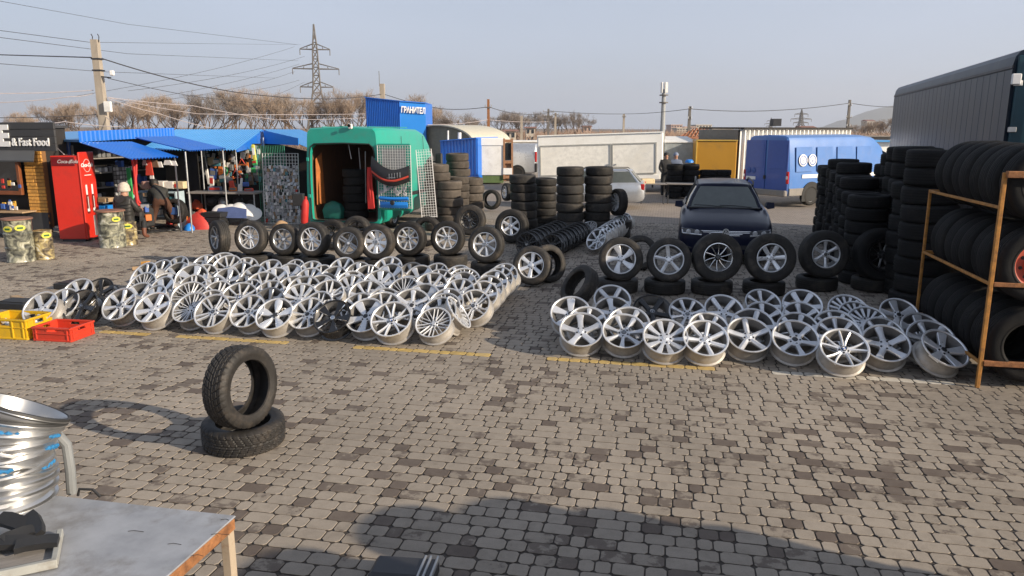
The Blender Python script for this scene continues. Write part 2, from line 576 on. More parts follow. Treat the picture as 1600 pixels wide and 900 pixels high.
def stone_verts(hw, hh, c):
    top = [((sx * (hw - .002) + dx * c), (sy * (hh - .002) + dy * c), 0.0) for sx, sy, dx, dy in TMPL]
    mid = [((sx * hw + dx * c), (sy * hh + dy * c), -.003) for sx, sy, dx, dy in TMPL]
    low = [((sx * hw + dx * c), (sy * hh + dy * c), -.014) for sx, sy, dx, dy in TMPL]
    return top + mid + low
SF = [tuple(range(8))] + [(i, i + 8, (i + 1) % 8 + 8, (i + 1) % 8) for i in range(8)] + [(i + 8, i + 16, (i + 1) % 8 + 16, (i + 1) % 8 + 8) for i in range(8)]
SF = [f if k == 0 else f for k, f in enumerate(SF)]
# the 300 stones that show largest are objects of their own
score = np.full(len(stones), 1e9)
for i, s_ in enumerate(stones):
    if s_[7] > 7.2:
        continue
    x, y, d = proj((s_[6], s_[7], 0))
    if -20 < x < 1620 and 0 < y < 905 and not (x < 372 and y > 800):
        score[i] = s_[7] - s_[2] * 4
near = np.argsort(score)[:300]
near = [i for i in near if score[i] < 1e8]
isnear = np.zeros(len(stones), bool)
isnear[near] = True
sm = {}
for wd in (.187, .125, .096):
    for k in range(2):
        mb = MB()
        vs = stone_verts((wd - .0082) / 2, (ROWH - .0082) / 2, .015 + .005 * k)
        mb.add(vs, SF)
        mb.m = [0] * 9 + [1] * 8
        sm[(round(wd - .0082, 4), k)] = mb.mesh('paving_stone', [M['stone'], M['bed']], 0)
for i in near:
    u_, v_, w_, h_, t, pt, x, y = stones[i]
    o = link('paving_stone', sm[(round(w_, 4), int(rng.randint(2)))], pavement)
    o.matrix_basis = Matrix.Translation((x, y, .001 * rng.randn())) @ Euler((.003 * rng.randn(), .003 * rng.randn(), GA + .008 * rng.randn())).to_matrix().to_4x4()
    o['tone'] = float(t)
    if pt: o['paint'] = float(pt)
rest = stones[~isnear]
n = len(rest)
base = np.array([(sx, sy, dx, dy) for sx, sy, dx, dy in TMPL], float)
hw, hh = rest[:, 2:3] / 2, rest[:, 3:4] / 2
cc = .014 + .008 * rng.rand(n, 1)
jit = .008 * rng.randn(n, 1)
tx, ty, z0 = .0035 * rng.randn(n, 1), .0035 * rng.randn(n, 1), .0008 * rng.randn(n, 1)
layers = []
for inset, z in ((.002, 0.0), (0.0, -.003), (0.0, -.016)):
    lx = base[None, :, 0] * (hw - inset) + base[None, :, 2] * cc
    ly = base[None, :, 1] * (hh - inset) + base[None, :, 3] * cc
    ca, sa = np.cos(GA + jit), np.sin(GA + jit)
    layers.append(np.stack([rest[:, 6:7] + lx * ca - ly * sa, rest[:, 7:8] + lx * sa + ly * ca, z + z0 + lx * tx + ly * ty], -1))
P = np.concatenate(layers, 1)
far = rest[:, 7] > 12.5
# beyond 12.5 m the lowest ring is left out
me = bpy.data.meshes.new('paving_field')
nv = n * 24
me.vertices.add(nv)
me.vertices.foreach_set('co', P.reshape(-1))
fl, ls, lt = [], [], []
tot = 0
f8 = np.arange(8)
sides1 = np.stack([f8, f8 + 8, (f8 + 1) % 8 + 8, (f8 + 1) % 8], 1)
sides2 = sides1 + 8
offs = np.arange(n)[:, None] * 24
topi = (offs + f8[None]).reshape(n, 8)
loops = np.concatenate([topi, (offs + sides1.reshape(1, -1)), (offs + sides2.reshape(1, -1))], 1)
per = np.array([8] + [4] * 16)
me.loops.add(loops.size)
me.loops.foreach_set('vertex_index', loops.reshape(-1).astype(np.int32))
lt = np.tile(per, n)
ls = np.concatenate([[0], np.cumsum(lt)[:-1]])
me.polygons.add(len(lt))
me.polygons.foreach_set('loop_start', ls.astype(np.int32))
me.polygons.foreach_set('loop_total', lt.astype(np.int32))
for nm, col in (('tone', 4), ('paint', 5)):
    at_ = me.attributes.new(nm, 'FLOAT', 'POINT')
    at_.data.foreach_set('value', np.repeat(rest[:, col], 24).astype(np.float32))
me.materials.append(M['stone'])
me.materials.append(M['bed'])
me.polygons.foreach_set('material_index', np.tile(np.array([0] * 9 + [1] * 8, np.int32), n))
me.polygons.foreach_set('use_smooth', [False] * len(lt))
me.update(calc_edges=True)
me.validate()
pf_ = link('paving_field', me, pavement)
pf_['kind'] = 'stuff'
# ---------------------------------------------------------------- tyres
def tyre_profile(Rr, w, r, grooves=4, gd=.008):
    p = [(r, -w * .80), (r + .012, -w * .93), (r + .017, -w * .945), (r + .021, -w * .985), (r + .030, -w * .99), (r + .033, -w * .965), (r + (Rr - r) * .45, -w * 1.0), (Rr - .035, -w * .97), (Rr - .012, -w * .86)]
    tw = w * .78
    n = grooves
    for i in range(n + 1):
        a = -tw + 2 * tw * i / (n + 1)
        b = -tw + 2 * tw * (i + 1) / (n + 1)
        g = .006
        crown = lambda z: Rr - .006 * (z / tw) ** 2
        p += [(crown(a + g), a + g), (crown(b - g), b - g)]
        if i < n:
            p += [(Rr - gd, b - g * .8), (Rr - gd, b + g * .8)]
    p += [(Rr - .012, w * .86), (Rr - .035, w * .97), (r + (Rr - r) * .45, w * 1.0), (r + .033, w * .965), (r + .030, w * .99), (r + .021, w * .985), (r + .017, w * .945), (r + .012, w * .93), (r, w * .80)]
    p += [(r + .006, w * .70), (r + (Rr - r) * .5, w * .90), (Rr - .022, w * .74), (Rr - .018, 0), (Rr - .022, -w * .74), (r + (Rr - r) * .5, -w * .90), (r + .006, -w * .70)]
    return p
def tyre_mesh(Rr, w, r, seg=56, lugs=True, mt='tyre', nm='tyre'):
    prof = tyre_profile(Rr, w, r)
    mb = MB()
    mb.lathe(prof, seg, closed=True)
    if lugs:
        L = len(prof)
        for k in range(seg):
            for j in range(L):
                rr, z = prof[j]
                if rr > Rr - .04 and .76 * w < abs(z) < .98 * w and k % 2:
                    i = k * L + j
                    x, y, zz = mb.v[i]
                    f = (rr - .006) / rr
                    mb.v[i] = (x * f, y * f, zz * .985)
    return mb.mesh(nm, M[mt], 32)
def hero_tyre_mesh(Rr, w, r, seg=288, cols=26):
    # winter tread: rows of V-shaped blocks cut by sipes, real relief
    tw = w * .80
    rows = []
    prof_side = [(r, -w * .80), (r + .006, -w * .9), (r + .02, -w * .95), (r + .035, -w * .965), (r + .04, -w * .99), (r + (Rr - r) * .5, -w), (Rr - .036, -w * .97), (Rr - .018, -w * .89)]
    tread = [(Rr - .006 * (z / tw) ** 2, z) for z in np.linspace(-tw, tw, cols)]
    inner = [(r + .006, w * .70), (r + (Rr - r) * .5, w * .90), (Rr - .022, w * .74), (Rr - .018, 0), (Rr - .022, -w * .74), (r + (Rr - r) * .5, -w * .90), (r + .006, -w * .70)]
    prof = prof_side + tread + [(a, -b) for a, b in prof_side[::-1]] + inner
    mb = MB()
    mb.lathe(prof, seg, closed=True)
    L = len(prof)
    for k in range(seg):
        for j in range(len(prof_side) - 1, len(prof_side) + cols + 1):
            rr, z = prof[j]
            t = z / tw
            at_ = abs(t)
            d = 0
            ph = (k / seg * 36 + .9 * at_ + (.5 if t > 0 else 0)) % 1.0
            if ph < .17: d = .008
            if abs(at_ - .30) < .05 or abs(at_ - .68) < .05: d = .008
            if at_ < .05: d = max(d, .006)
            if d == 0 and (ph * 4) % 1 < .14 and at_ > .35: d = .003
            if d:
                i = k * L + j
                x, y, zz = mb.v[i]
                f = (rr - d) / rr
                mb.v[i] = (x * f, y * f, zz)
    return mb.mesh('tyre', M['tyre_clean'], 30)
TY = {
    'car': tyre_mesh(.315, .103, .205),
    'car_sunlit_dusty': tyre_mesh(.315, .103, .205, mt='tyre_sunlit_dusty'),
    'small': tyre_mesh(.296, .093, .19),
    'small_sunlit_dusty': tyre_mesh(.296, .093, .19, mt='tyre_sunlit_dusty'),
    'suv': tyre_mesh(.362, .122, .215),
    'suv_shaded': tyre_mesh(.362, .122, .215, mt='tyre_shaded'),
    'car_shaded': tyre_mesh(.315, .103, .205, mt='tyre_shaded'),
    'big': tyre_mesh(.372, .13, .23, 60),
    'hero': hero_tyre_mesh(.318, .104, .207),
}
TYR = {'car': (.315, .103), 'car_sunlit_dusty': (.315, .103), 'small': (.296, .093), 'small_sunlit_dusty': (.296, .093), 'suv': (.362, .122), 'suv_shaded': (.362, .122), 'car_shaded': (.315, .103), 'big': (.372, .13), 'hero': (.318, .104)}
def axis_matrix(n, spin=0.0):
    n = Vector(n).normalized()
    q = Vector((0, 0, 1)).rotation_difference(n)
    return q.to_matrix().to_4x4() @ Matrix.Rotation(spin, 4, 'Z')
def tyre(kind, pos, n, label, group=None, spin=None):
    m = Matrix.Translation(Vector(pos)) @ axis_matrix(n, random.random() * 6.28 if spin is None else spin)
    return tag(link('tyre', TY[kind], None, m), label, 'tyre', group)
# ---------------------------------------------------------------- alloy wheels
RIM_R, RIM_W = .228, .19
def barrel_mesh(mt, lip):
    mb = MB()
    out = [(.218, 0), (.228, -.001), (.230, -.008), (.229, -.014), (.214, -.020), (.209, -.034), (.206, -.052), (.186, -.070), (.186, -.10), (.196, -.125), (.207, -.150), (.210, -.168), (.229, -.176), (.230, -.186), (.222, -.19)]
    inn = [(.212, -.186), (.196, -.150), (.180, -.120), (.176, -.085), (.190, -.058), (.200, -.034), (.208, -.010)]
    mb.lathe(out + inn, 56, closed=True)
    for f in range(len(mb.f)):
        j = f % (len(out) + len(inn))
        mb.m[f] = 1 if j < 3 or j >= len(out) + 6 else 2 if j >= len(out) else 0
    return mb.mesh('barrel', [mt, lip, M['barrel_inner']], 40)
def spoke_mesh(mt, hw, off=lambda t: 0.0, t0=.045, t1=.213, zin=-.040, zout=-.014, crown=.006, depth=.034, bow=.0, edge=None, n=9, pair=False):
    mb = MB()
    for sgn in ((-1, 1) if pair else (1,)):
        rings = []
        for i in range(n):
            t = i / (n - 1)
            x = t0 + (t1 - t0) * t
            y = sgn * off(t)
            wv = hw(t)
            z = zin + (zout - zin) * t ** 1.4 + bow * math.sin(math.pi * t)
            d = depth * (1 - .35 * t)
            rings.append([(x, y - wv, z - d), (x, y - wv * 1.0, z - .006), (x, y - wv * .86, z), (x, y, z + crown), (x, y + wv * .86, z), (x, y + wv * 1.0, z - .006), (x, y + wv, z - d)])
        o = len(mb.f)
        mb.loft(rings)
        if edge is not None:
            nper = 7
            for k in range(o, len(mb.f)):
                j = (k - o) % nper
                mb.m[k] = 1 if j in (0, 1, 4, 5, 6) else 0
    return mb.mesh('spoke', [mt, edge] if edge is not None else mt, 28)
def lin(a, b, p=1.0):
    return lambda t: a + (b - a) * t ** p
def waist(a, mid, b):
    return lambda t: a * (1 - t) ** 2 + 2 * mid * t * (1 - t) + b * t * t
HUB = {}
def hub_mesh(mt, r=.066, bolts=5):
    key = (mt.name, r, bolts)
    if key not in HUB:
        mb = MB()
        mb.lathe([(.001, -.030), (r * .45, -.030), (r * .62, -.037), (r * .92, -.039), (r, -.045), (r * .98, -.085)], 30, capB=True)
        for k in range(bolts):
            a = 2 * math.pi * (k + .5) / bolts
            c = Matrix.Translation((math.cos(a) * r * .70, math.sin(a) * r * .70, -.0345))
            mb.lathe([(.0001, .0), (.0085, .0), (.010, .001), (.0105, -.006)], 10, m=1, M=c)
        HUB[key] = mb.mesh('hub', [mt, M['lug']], 35)
    return HUB[key]
CAP = {}
def cap_mesh(kind):
    if kind in CAP:
        return CAP[kind]
    mb = MB()
    zt = -.0245
    base = {'plain': 'silver', 'dark': 'cap_dark', 'roundel': 'cap_dark', 'star': 'cap_dark', 'chrome': 'chrome', 'mono': 'cap_dark', 'blue': 'cap_blue', 'black': 'black_alloy'}[kind]
    mb.lathe([(.0001, zt), (.024, zt), (.028, zt - .003), (.029, zt - .010)], 24)
    mats = [M[base], M['cap_white'], M['cap_blue'], M['chrome']]
    z = zt + .0012
    if kind == 'roundel':
        for k in range(4):
            pts = [(0, 0, z)] + [(.017 * math.cos(a), .017 * math.sin(a), z) for a in [math.pi / 2 * (k + j / 6) for j in range(7)]]
            mb.add(pts, [tuple(range(len(pts)))], 1 if k % 2 else 2)
        mb.lathe([(.025, z), (.0275, z + .001)], 24, m=3)
    if kind in ('star', 'black'):
        for k in range(3):
            a = math.pi / 2 + k * 2 * math.pi / 3
            c, s_ = math.cos(a), math.sin(a)
            mb.add([(c * .022, s_ * .022, z), (-s_ * .004, c * .004, z), (s_ * .004, -c * .004, z)], [(0, 1, 2)], 3)
        mb.lathe([(.022, z), (.025, z + .001)], 24, m=3)
    if kind == 'mono':
        for (x0, y0, x1, y1) in ((-.014, .016, -.005, -.014), (-.005, -.014, 0, .002), (0, .002, .005, -.014), (.005, -.014, .014, .016)):
            d = Vector((x1 - x0, y1 - y0, 0)).normalized()
            nn = Vector((-d.y, d.x, 0)) * .002
            mb.add([Vector((x0, y0, z)) + nn, Vector((x1, y1, z)) + nn, Vector((x1, y1, z)) - nn, Vector((x0, y0, z)) - nn], [(0, 1, 2, 3)], 3)
        mb.lathe([(.021, z), (.024, z + .001)], 24, m=3)
    CAP[kind] = mb.mesh('centre_cap', mats, 35)
    return CAP[kind]
BAR = {}
DESIGNS = {}
def design(key, words, mt, n, spoke, cap='plain', hubr=.066, bolts=5, barrel=None, edge=None):
    mt_, lip = M[mt], M[mt]
    bk = barrel or ('black_alloy' if mt == 'black_alloy' else 'barrel')
    if (bk, mt) not in BAR:
        BAR[(bk, mt)] = barrel_mesh(M[bk], lip)
    DESIGNS[key] = dict(words=words, n=n, spoke=spoke, hub=hub_mesh(mt_, hubr, bolts), cap=cap_mesh(cap), barrel=BAR[(bk, mt)])
def make_designs():
    s, b, g, k, p = M['silver'], M['bright'], M['grey_alloy'], M['black_alloy'], M['polish']
    design('star5', 'silver five spoke star', 'silver', 5, spoke_mesh(s, waist(.034, .020, .046)), 'plain')
    design('wide5', 'bright wide five spoke', 'bright', 5, spoke_mesh(b, lin(.026, .052), crown=.003), 'dark')
    design('slim5', 'silver slim five spoke', 'silver', 5, spoke_mesh(s, lin(.026, .030), crown=.009), 'plain')
    design('twin5', 'silver five twin spoke', 'silver', 5, spoke_mesh(s, lin(.011, .013), lin(.014, .034), pair=True), 'star')
    design('twinb5', 'bright five twin spoke', 'bright', 5, spoke_mesh(b, lin(.010, .012), lin(.015, .045), pair=True), 'chrome')
    design('six', 'silver six spoke', 'silver', 6, spoke_mesh(s, waist(.024, .017, .036)), 'dark', hubr=.072)
    design('sixb', 'bright six spoke', 'bright', 6, spoke_mesh(b, lin(.026, .037), crown=.005), 'plain', hubr=.076)
    design('seven', 'silver seven spoke', 'silver', 7, spoke_mesh(s, waist(.016, .015, .032)), 'mono')
    design('sevenb', 'bright seven spoke', 'bright', 7, spoke_mesh(b, lin(.017, .026)), 'plain')
    design('eight', 'silver eight spoke', 'silver', 8, spoke_mesh(s, waist(.015, .012, .028)), 'star', hubr=.07)
    design('nine', 'silver nine spoke', 'silver', 9, spoke_mesh(s, lin(.012, .024)), 'dark', hubr=.07)
    design('ten', 'silver thin ten spoke', 'silver', 10, spoke_mesh(s, lin(.010, .013), crown=.005), 'roundel')
    design('ten_y', 'bright Y shaped ten spoke', 'bright', 5, spoke_mesh(b, lin(.011, .011), lin(.009, .055, 1.6), pair=True, crown=.005), 'roundel', hubr=.06)
    design('ten_pad', 'silver ten paddle', 'silver', 10, spoke_mesh(s, lin(.011, .033), crown=.003), 'plain', hubr=.075)
    design('multi', 'silver twenty spoke', 'silver', 10, spoke_mesh(s, lin(.006, .007), lin(.007, .026), pair=True, crown=.004, depth=.026), 'plain', hubr=.056)
    design('mesh', 'silver cross spoke', 'silver', 10, spoke_mesh(s, lin(.006, .007), lambda t: .050 * (t - .12) , pair=True, crown=.004, depth=.024), 'plain', hubr=.052)
    design('turbine', 'silver five blade turbine', 'silver', 5, spoke_mesh(s, waist(.026, .034, .062), lambda t: .035 * t * t, crown=.004), 'plain')
    design('paddle', 'grey pointed five blade', 'bright', 5, spoke_mesh(b, waist(.012, .052, .050), crown=.010), 'dark', hubr=.045)
    design('cross4', 'grey four twin spoke', 'grey_alloy', 4, spoke_mesh(g, lin(.020, .024), lin(.022, .032), pair=True), 'plain', hubr=.07)
    design('grey7', 'dull grey seven spoke', 'grey_alloy', 7, spoke_mesh(g, waist(.016, .018, .036)), 'plain')
    design('disc8', 'silver eight window disc', 'silver', 8, spoke_mesh(s, waist(.028, .030, .050), crown=.002), 'mono', hubr=.09)
    design('black5', 'black five spoke', 'black_alloy', 5, spoke_mesh(k, waist(.03, .022, .042)), 'black')
    design('black10', 'black ten spoke', 'black_alloy', 10, spoke_mesh(k, lin(.010, .014), crown=.005), 'star')
    design('black12', 'black twelve spoke', 'black_alloy', 12, spoke_mesh(k, lin(.009, .012), crown=.004), 'black')
    design('blackpol10', 'black and polished ten spoke', 'black_alloy', 10, spoke_mesh(p, lin(.007, .008), lambda t: .028 * t * t, crown=.003, edge=k), 'dark', hubr=.05)
    design('blackblade5', 'black five blade with bright edges', 'black_alloy', 5, spoke_mesh(k, waist(.016, .030, .060), crown=.001, edge=p), 'chrome', hubr=.05)
    design('steel', 'silver slotted steel', 'silver', 16, spoke_mesh(s, lin(.011, .019), t0=.09, crown=.001, zin=-.02, zout=-.016, depth=.02), 'dark', hubr=.105)
make_designs()
DESIGNS['blackpol10']['barrel'] = barrel_mesh(M['black_alloy'], M['polish'])
def add_rim_parts(root, key, Mx=None, skip_barrel=False):
    d = DESIGNS[key]
    Mx = Mx or Matrix.Identity(4)
    link('barrel', d['barrel'], root, Mx)
    for k in range(d['n']):
        link('spoke', d['spoke'], root, Mx @ Matrix.Rotation(2 * math.pi * k / d['n'], 4, 'Z'))
    h = link('hub', d['hub'], root, Mx)
    link('centre_cap', d['cap'], h)
def rim(key, contact, n, label, group, spin=None, lift=0.0, sc=1.0, face=None):
    """contact: ground point under the lowest point of the rim's back edge."""
    n = Vector(n).normalized()
    A = axis_matrix(n, random.random() * 6.28 if spin is None else spin) @ Matrix.Diagonal((sc, sc, sc, 1))
    # lowest point of the cylinder between z=0 and z=-RIM_W
    lo, lp = 1e9, None
    for zz in (0, -RIM_W):
        for k in range(48):
            a = 2 * math.pi * k / 48
            p = A @ Vector((RIM_R * math.cos(a), RIM_R * math.sin(a), zz))
            if p.z < lo: lo, lp = p.z, p
    pos = gr(face[0], face[1], lift - lp.z) if face else Vector(contact) + Vector((0, 0, lift)) - lp
    root = thing('alloy_rim', label, 'rim', Matrix.Translation(pos) @ A, group)
    add_rim_parts(root, key)
    return root
TY_W = {}
def wheel(key, pos, n, label, group=None, kind='car', spin=None, sc=1.0):
    n = Vector(n).normalized()
    root = thing('wheel', label, 'wheel', Matrix.Translation(Vector(pos)) @ axis_matrix(n, random.random() * 6.28 if spin is None else spin) @ Matrix.Diagonal((sc, sc, sc, 1)), group)
    Rr, w_ = TYR[kind]
    link('tyre', TY[kind], root)
    add_rim_parts(root, key, Matrix.Translation((0, 0, w_ * .86)) @ Matrix.Diagonal((.93, .93, .93, 1)))
    return root
# ---------------------------------------------------------------- the two winter tyres in the open
p0 = gr(381, 672, .104)
tyre('hero', p0, (.02, -.05, 1), 'worn winter tyre lying flat under another tyre on the open paving', 'pair of winter tyres on the paving')
nh = Vector((.92, -.38, .06)).normalized()
tyre('hero', gr(377, 604, .208 + .312), nh, 'winter tyre standing upright on top of a flat tyre, empty centre', 'pair of winter tyres on the paving')
# ---------------------------------------------------------------- left display: wheels on flat tyres
GLW = 'wheels standing in a row on flat tyres by the green van'
LW = [('grey7', 343, 371, (-.74, -.67, .04), 'turned sideways, first in left wheel row'),
      ('twinb5', 393, 371, None, 'second from the kiosk in left wheel row'),
      ('grey7', 445, 374, None, 'third from the kiosk in left wheel row'),
      ('twinb5', 490, 374, None, 'fourth from the kiosk in left wheel row'),
      ('cross4', 546, 380, None, 'in front of the open van, fifth in left wheel row'),
      ('disc8', 590, 378, None, 'sixth from the kiosk in left wheel row'),
      ('nine', 640, 373, None, 'below the blue bumper part, seventh in left wheel row'),
      ('eight', 700, 372, None, 'eighth from the kiosk in left wheel row'),
      ('seven', 760, 382, None, 'last in left wheel row, before the tall black stacks')]
GLB = 'flat tyres carrying the left wheel row'
for i, (k, x, y, n, wd) in enumerate(LW):
    R_ = .315
    sc = .92 if k in ('cross4',) or i in (2,) else 1.0
    P_ = gr(x, y, .208 + R_ * sc)
    n = n or (-.26 + random.uniform(-.06, .06), -.95, .14)
    wheel(k, P_, n, DESIGNS[k]['words'] + ' wheel, ' + wd, GLW, sc=sc)
    tyre('car', (P_.x + .03, P_.y + .12, .103), (0, 0, 1), 'flat black tyre under the ' + ORD[i] + ' wheel of the left wheel row', GLB)
BK = [(520, 366, 'car', 'black12'), (558, 360, 'car', 'black5'), (668, 361, 'car', None)]
for i, (x, y, k, rk) in enumerate(BK):
    P_ = gr(x, y, .33)
    wd = 'behind the left wheel row, ' + ('nearest the open van floor', 'under the spare wheels in the van', 'below the hanging blue bumper')[i]
    if rk:
        wheel(rk, P_, (-.25, -.95, .1), DESIGNS[rk]['words'] + ' wheel ' + wd, 'dark wheels behind the left row')
    else:
        tyre(k, P_, (-.25, -.95, .1), 'black tyre standing ' + wd, 'dark wheels behind the left row')
wheel('black12', gr(735, 344, .40), (-.2, -.96, .12), 'black twelve spoke wheel standing by the brown tyre stacks', group='dark wheels behind the left row', kind='suv')
wheel('sixb', gr(800, 353, .38), (-.30, -.93, .10), 'big silver six spoke off-road wheel before the black tyre stacks', kind='big', spin=.3)
wheel('sixb', gr(832, 415, .33), (-.30, -.90, .25), 'bright six spoke wheel leaning on the paving past the row end', spin=.1)
tyre('car', gr(856, 412, .30), (.55, -.80, .25), 'black tyre leaning behind the single bright wheel on the paving')
tyre('car', gr(768, 312, .32), (-.4, -.9, .1), 'black tyre upright between brown stacks and black stacks, nearer the van')
wheel('twinb5', gr(792, 300, .33), (-.9, -.4, .05), 'silver wheel upright turned sideways beside the first black stack')
tyre('car', gr(742, 306, .32), (-.1, -.95, .2), 'black tyre leaning low against the brown tyre stacks')
# ---------------------------------------------------------------- tyre stacks
def stack(base, kind, n, words, group, jit=.02):
    Rr, hw = TYR[kind]
    z = hw
    for i in range(n):
        pos_word = 'bottom' if i == 0 else 'top' if i == n - 1 else ORD[i] + ' from ground'
        tyre(kind, (base[0] + random.gauss(0, jit), base[1] + random.gauss(0, jit), z), (random.gauss(0, .012), random.gauss(0, .012), 1),
             '%s tyre in the %s' % (pos_word, words), group)
        z += hw * 1.99
GB = 'brown dusty tyre stacks beside the green van'
for x, Y, n, kd, wd in [(684, 18.9, 8, 'car_sunlit_dusty', 'dusty stack touching the white mesh'), (703, 18.75, 6, 'car_sunlit_dusty', 'short dusty stack by the van nose'),
                        (716, 19.5, 7, 'small_sunlit_dusty', 'middle dusty stack by the van nose'), (716, 20.8, 9, 'car_sunlit_dusty', 'tallest dusty stack before the blue shed'),
                        (738, 20.2, 6, 'car_sunlit_dusty', 'low dusty stack before the blue shed')]:
    stack(at(x, 340, Y), kd, n, wd, GB)
GC = 'four black tyre stacks before the white trailer'
for x, Y, n, kd, wd in [(818, 17.9, 7, 'car', 'first black stack by the silver wagon'), (852, 18.9, 7, 'small', 'slim black stack second from the van'),
                        (890, 17.4, 8, 'car', 'broad black stack third from the van'), (934, 17.5, 8, 'car', 'black stack against the wagon door')]:
    stack(at(x, 340, Y), kd, n, wd, GC, .014)
wheel('ten_pad', at(966, 316, 17.5), (-.93, -.36, .05), 'silver wheel standing sideways on a tyre by the wagon rear', kind='car')
tyre('car', (at(966, 316, 17.5).x, 17.55, .52 * 0 + .103), (0, 0, 1), 'flat tyre under the sideways wheel by the wagon rear')
tyre('car', (at(966, 316, 17.5).x + .02, 17.52, .31), (0, 0, 1), 'upper flat tyre under the sideways wheel by the wagon rear')
# dark steel rims in two chains, silver rims in one chain
d_ = Vector((.33, .94, 0)).normalized()
a_ = Vector((.80, 14.6, 0))
for r_ in range(2):
    for i in range(9):
        c_ = a_ + d_ * (.27 * i) + Vector((-.46, .25, 0)) * r_
        rim('black12' if (i + r_) % 3 else 'black10', c_, (-.38, -.92, .18), 'black rim on edge, %s in the %s dark rim chain' % (ORD[i], ('front', 'rear')[r_]), 'dark rims in chains on the paving')
rim('steel', a_ + d_ * 2.6, (-.4, -.4, .8), 'pale steel rim lying on the end of the dark rim chain', 'dark rims in chains on the paving')
a_ = Vector((1.72, 15.15, 0))
d_ = Vector((.30, .95, 0))
for i in range(11):
    k = ('silver', 'x')[0]
    rim(('seven', 'wide5', 'ten_pad', 'six', 'multi')[i % 5], a_ + d_ * (.33 * i), (-.62, -.62, .52), DESIGNS[('seven', 'wide5', 'ten_pad', 'six', 'multi')[i % 5]]['words'] + ' rim, %s from near end of the silver chain' % ORD[i], 'silver rims leaning in a chain by the wagon')
# ---------------------------------------------------------------- left field of alloy rims
GL = 'alloy rims laid out on the left of the square'
fr = [('seven', -5.13), ('sixb', -4.62), ('multi', -4.18), ('twin5', -3.77), ('eight', -3.37), ('paddle', -2.98), ('nine', -2.60), ('blackblade5', -2.23), ('wide5', -1.87), ('ten_y', -1.47), ('mesh', -1.01)]
keys = ['wide5', 'twin5', 'seven', 'sixb', 'star5', 'ten', 'eight', 'twinb5', 'slim5', 'sevenb', 'nine', 'turbine', 'ten_pad', 'six', 'multi', 'ten_y', 'grey7', 'disc8']
rows = [fr]
rng2 = random.Random(5)
for r_, (u0, u1, nn) in enumerate([(-5.25, -1.0, 12), (-5.5, -1.05, 12), (-5.75, -1.1, 13), (-5.9, -1.12, 13), (-5.85, -1.2, 13), (-5.7, -1.4, 12)]):
    row, last = [], None
    for i in range(nn):
        k = rng2.choice([q for q in keys if q != last])
        last = k
        row.append((k, u0 + (u1 - u0) * i / (nn - 1) + rng2.uniform(-.05, .05)))
    rows.append(row)
rows[4][7] = ('cross4', rows[4][7][1])
RW = ['front', 'second', 'third', 'fourth', 'fifth', 'sixth', 'back']
for r_, row in enumerate(rows):
    for i, (k, u) in enumerate(row):
        v_ = .28 + .43 * r_ + (.045 if r_ == 0 else .09) * (-1) ** i + (rng2.uniform(-.06, .06) if r_ else rng2.uniform(-.02, .02))
        yaw = rng2.uniform(-.10, .10) if r_ == 0 else rng2.uniform(-.22, .22)
        n_ = Vector((-.20 + yaw, -.70, .72 + rng2.uniform(-.08, .16)))
        lab = '%s rim, %s from crates in %s row of left field' % (DESIGNS[k]['words'], ORD[i], RW[r_])
        rim(k, W(u, v_), n_, lab, GL, lift=.0 if r_ == 0 else rng2.uniform(.0, .07), spin=rng2.random() * 6.28, sc=rng2.choice((.94, .98, 1.02, 1.07)))
for k, x, y, lab in [('star5', 62, 480, 'silver five spoke rim directly behind the yellow crate'), ('star5', 96, 474, 'silver five spoke rim between yellow crate and black rim'),
                     ('black5', 124, 476, 'glossy black five spoke rim behind the red crate'), ('black5', 152, 456, 'black rim half hidden behind the first seven spoke rim'),
                     ('six', 120, 457, 'silver rim lying behind the two rims near the yellow crate')]:
    rim(k, None, (-.14, -.72, .68), lab, GL, face=(x, y))
for k, x, y, lab in [('twin5', 738, 476, 'near the open aisle, lowest of the leaning end column'), ('sevenb', 752, 461, 'second up in the leaning end column'), ('six', 761, 452, 'third up in the leaning end column'),
                     ('sixb', 769, 443, 'fourth up in the leaning end column'), ('nine', 778, 437, 'fifth up in the leaning end column'), ('seven', 786, 431, 'last of the leaning end column'), ('mesh', 692, 482, 'leaning behind the last front rim')]:
    rim(k, None, (-.26, -.70, .66), DESIGNS[k]['words'] + ' rim ' + lab, GL, face=(x, y))
rim('steel', gr(716, 524), (.75, -.1, .55), 'pale rim turned away to show its barrel, beside the front corner', GL)
# ---------------------------------------------------------------- right display: wheels on flat tyres
GRW = 'wheels standing in a row before the blue car'
for i, (k, x, y, kd, n, wd, sp) in enumerate([
    ('turbine', 970, 405, 'car', (-.14, -.95, .2), 'at the aisle end of the right wheel row', .4),
    ('slim5', 1045, 406, 'car', (-.20, -.95, .2), 'second in the right wheel row, left of the car badge', .25),
    ('blackpol10', 1120, 402, 'suv', (-.05, -.97, .15), 'right before the blue car grille', .1),
    ('sixb', 1203, 403, 'suv', (-.08, -.97, .15), 'before the blue car headlamp', 0),
    ('six', 1287, 397, 'suv', (-.02, -.98, .15), 'before the dark tyre wall', .52),
    ('black10', 1376, 398, 'suv_shaded', (0, -.98, .15), 'last in the right wheel row, near the rack', 0)]):
    Rr = TYR[kd][0]
    P_ = gr(x, y, .208 + Rr)
    wheel(k, P_, n, DESIGNS[k]['words'] + ' wheel, ' + wd, GRW, kind=kd, spin=sp, sc=1.07 if i < 2 else 1.14 if i == 5 else 1.02)
    tyre('car', (P_.x - .02, P_.y + .13, .103), (0, 0, 1), 'flat black tyre under the %s wheel of the right wheel row' % ORD[i], 'flat tyres carrying the right wheel row')
tyre('car', gr(905, 447, .26), (-.75, -.35, .55), 'black tyre leaning at the aisle end of the right wheel row')
tyre('car', gr(1000, 395, .30), (-.3, -.9, .2), 'plain black tyre hidden behind the first two right row wheels')
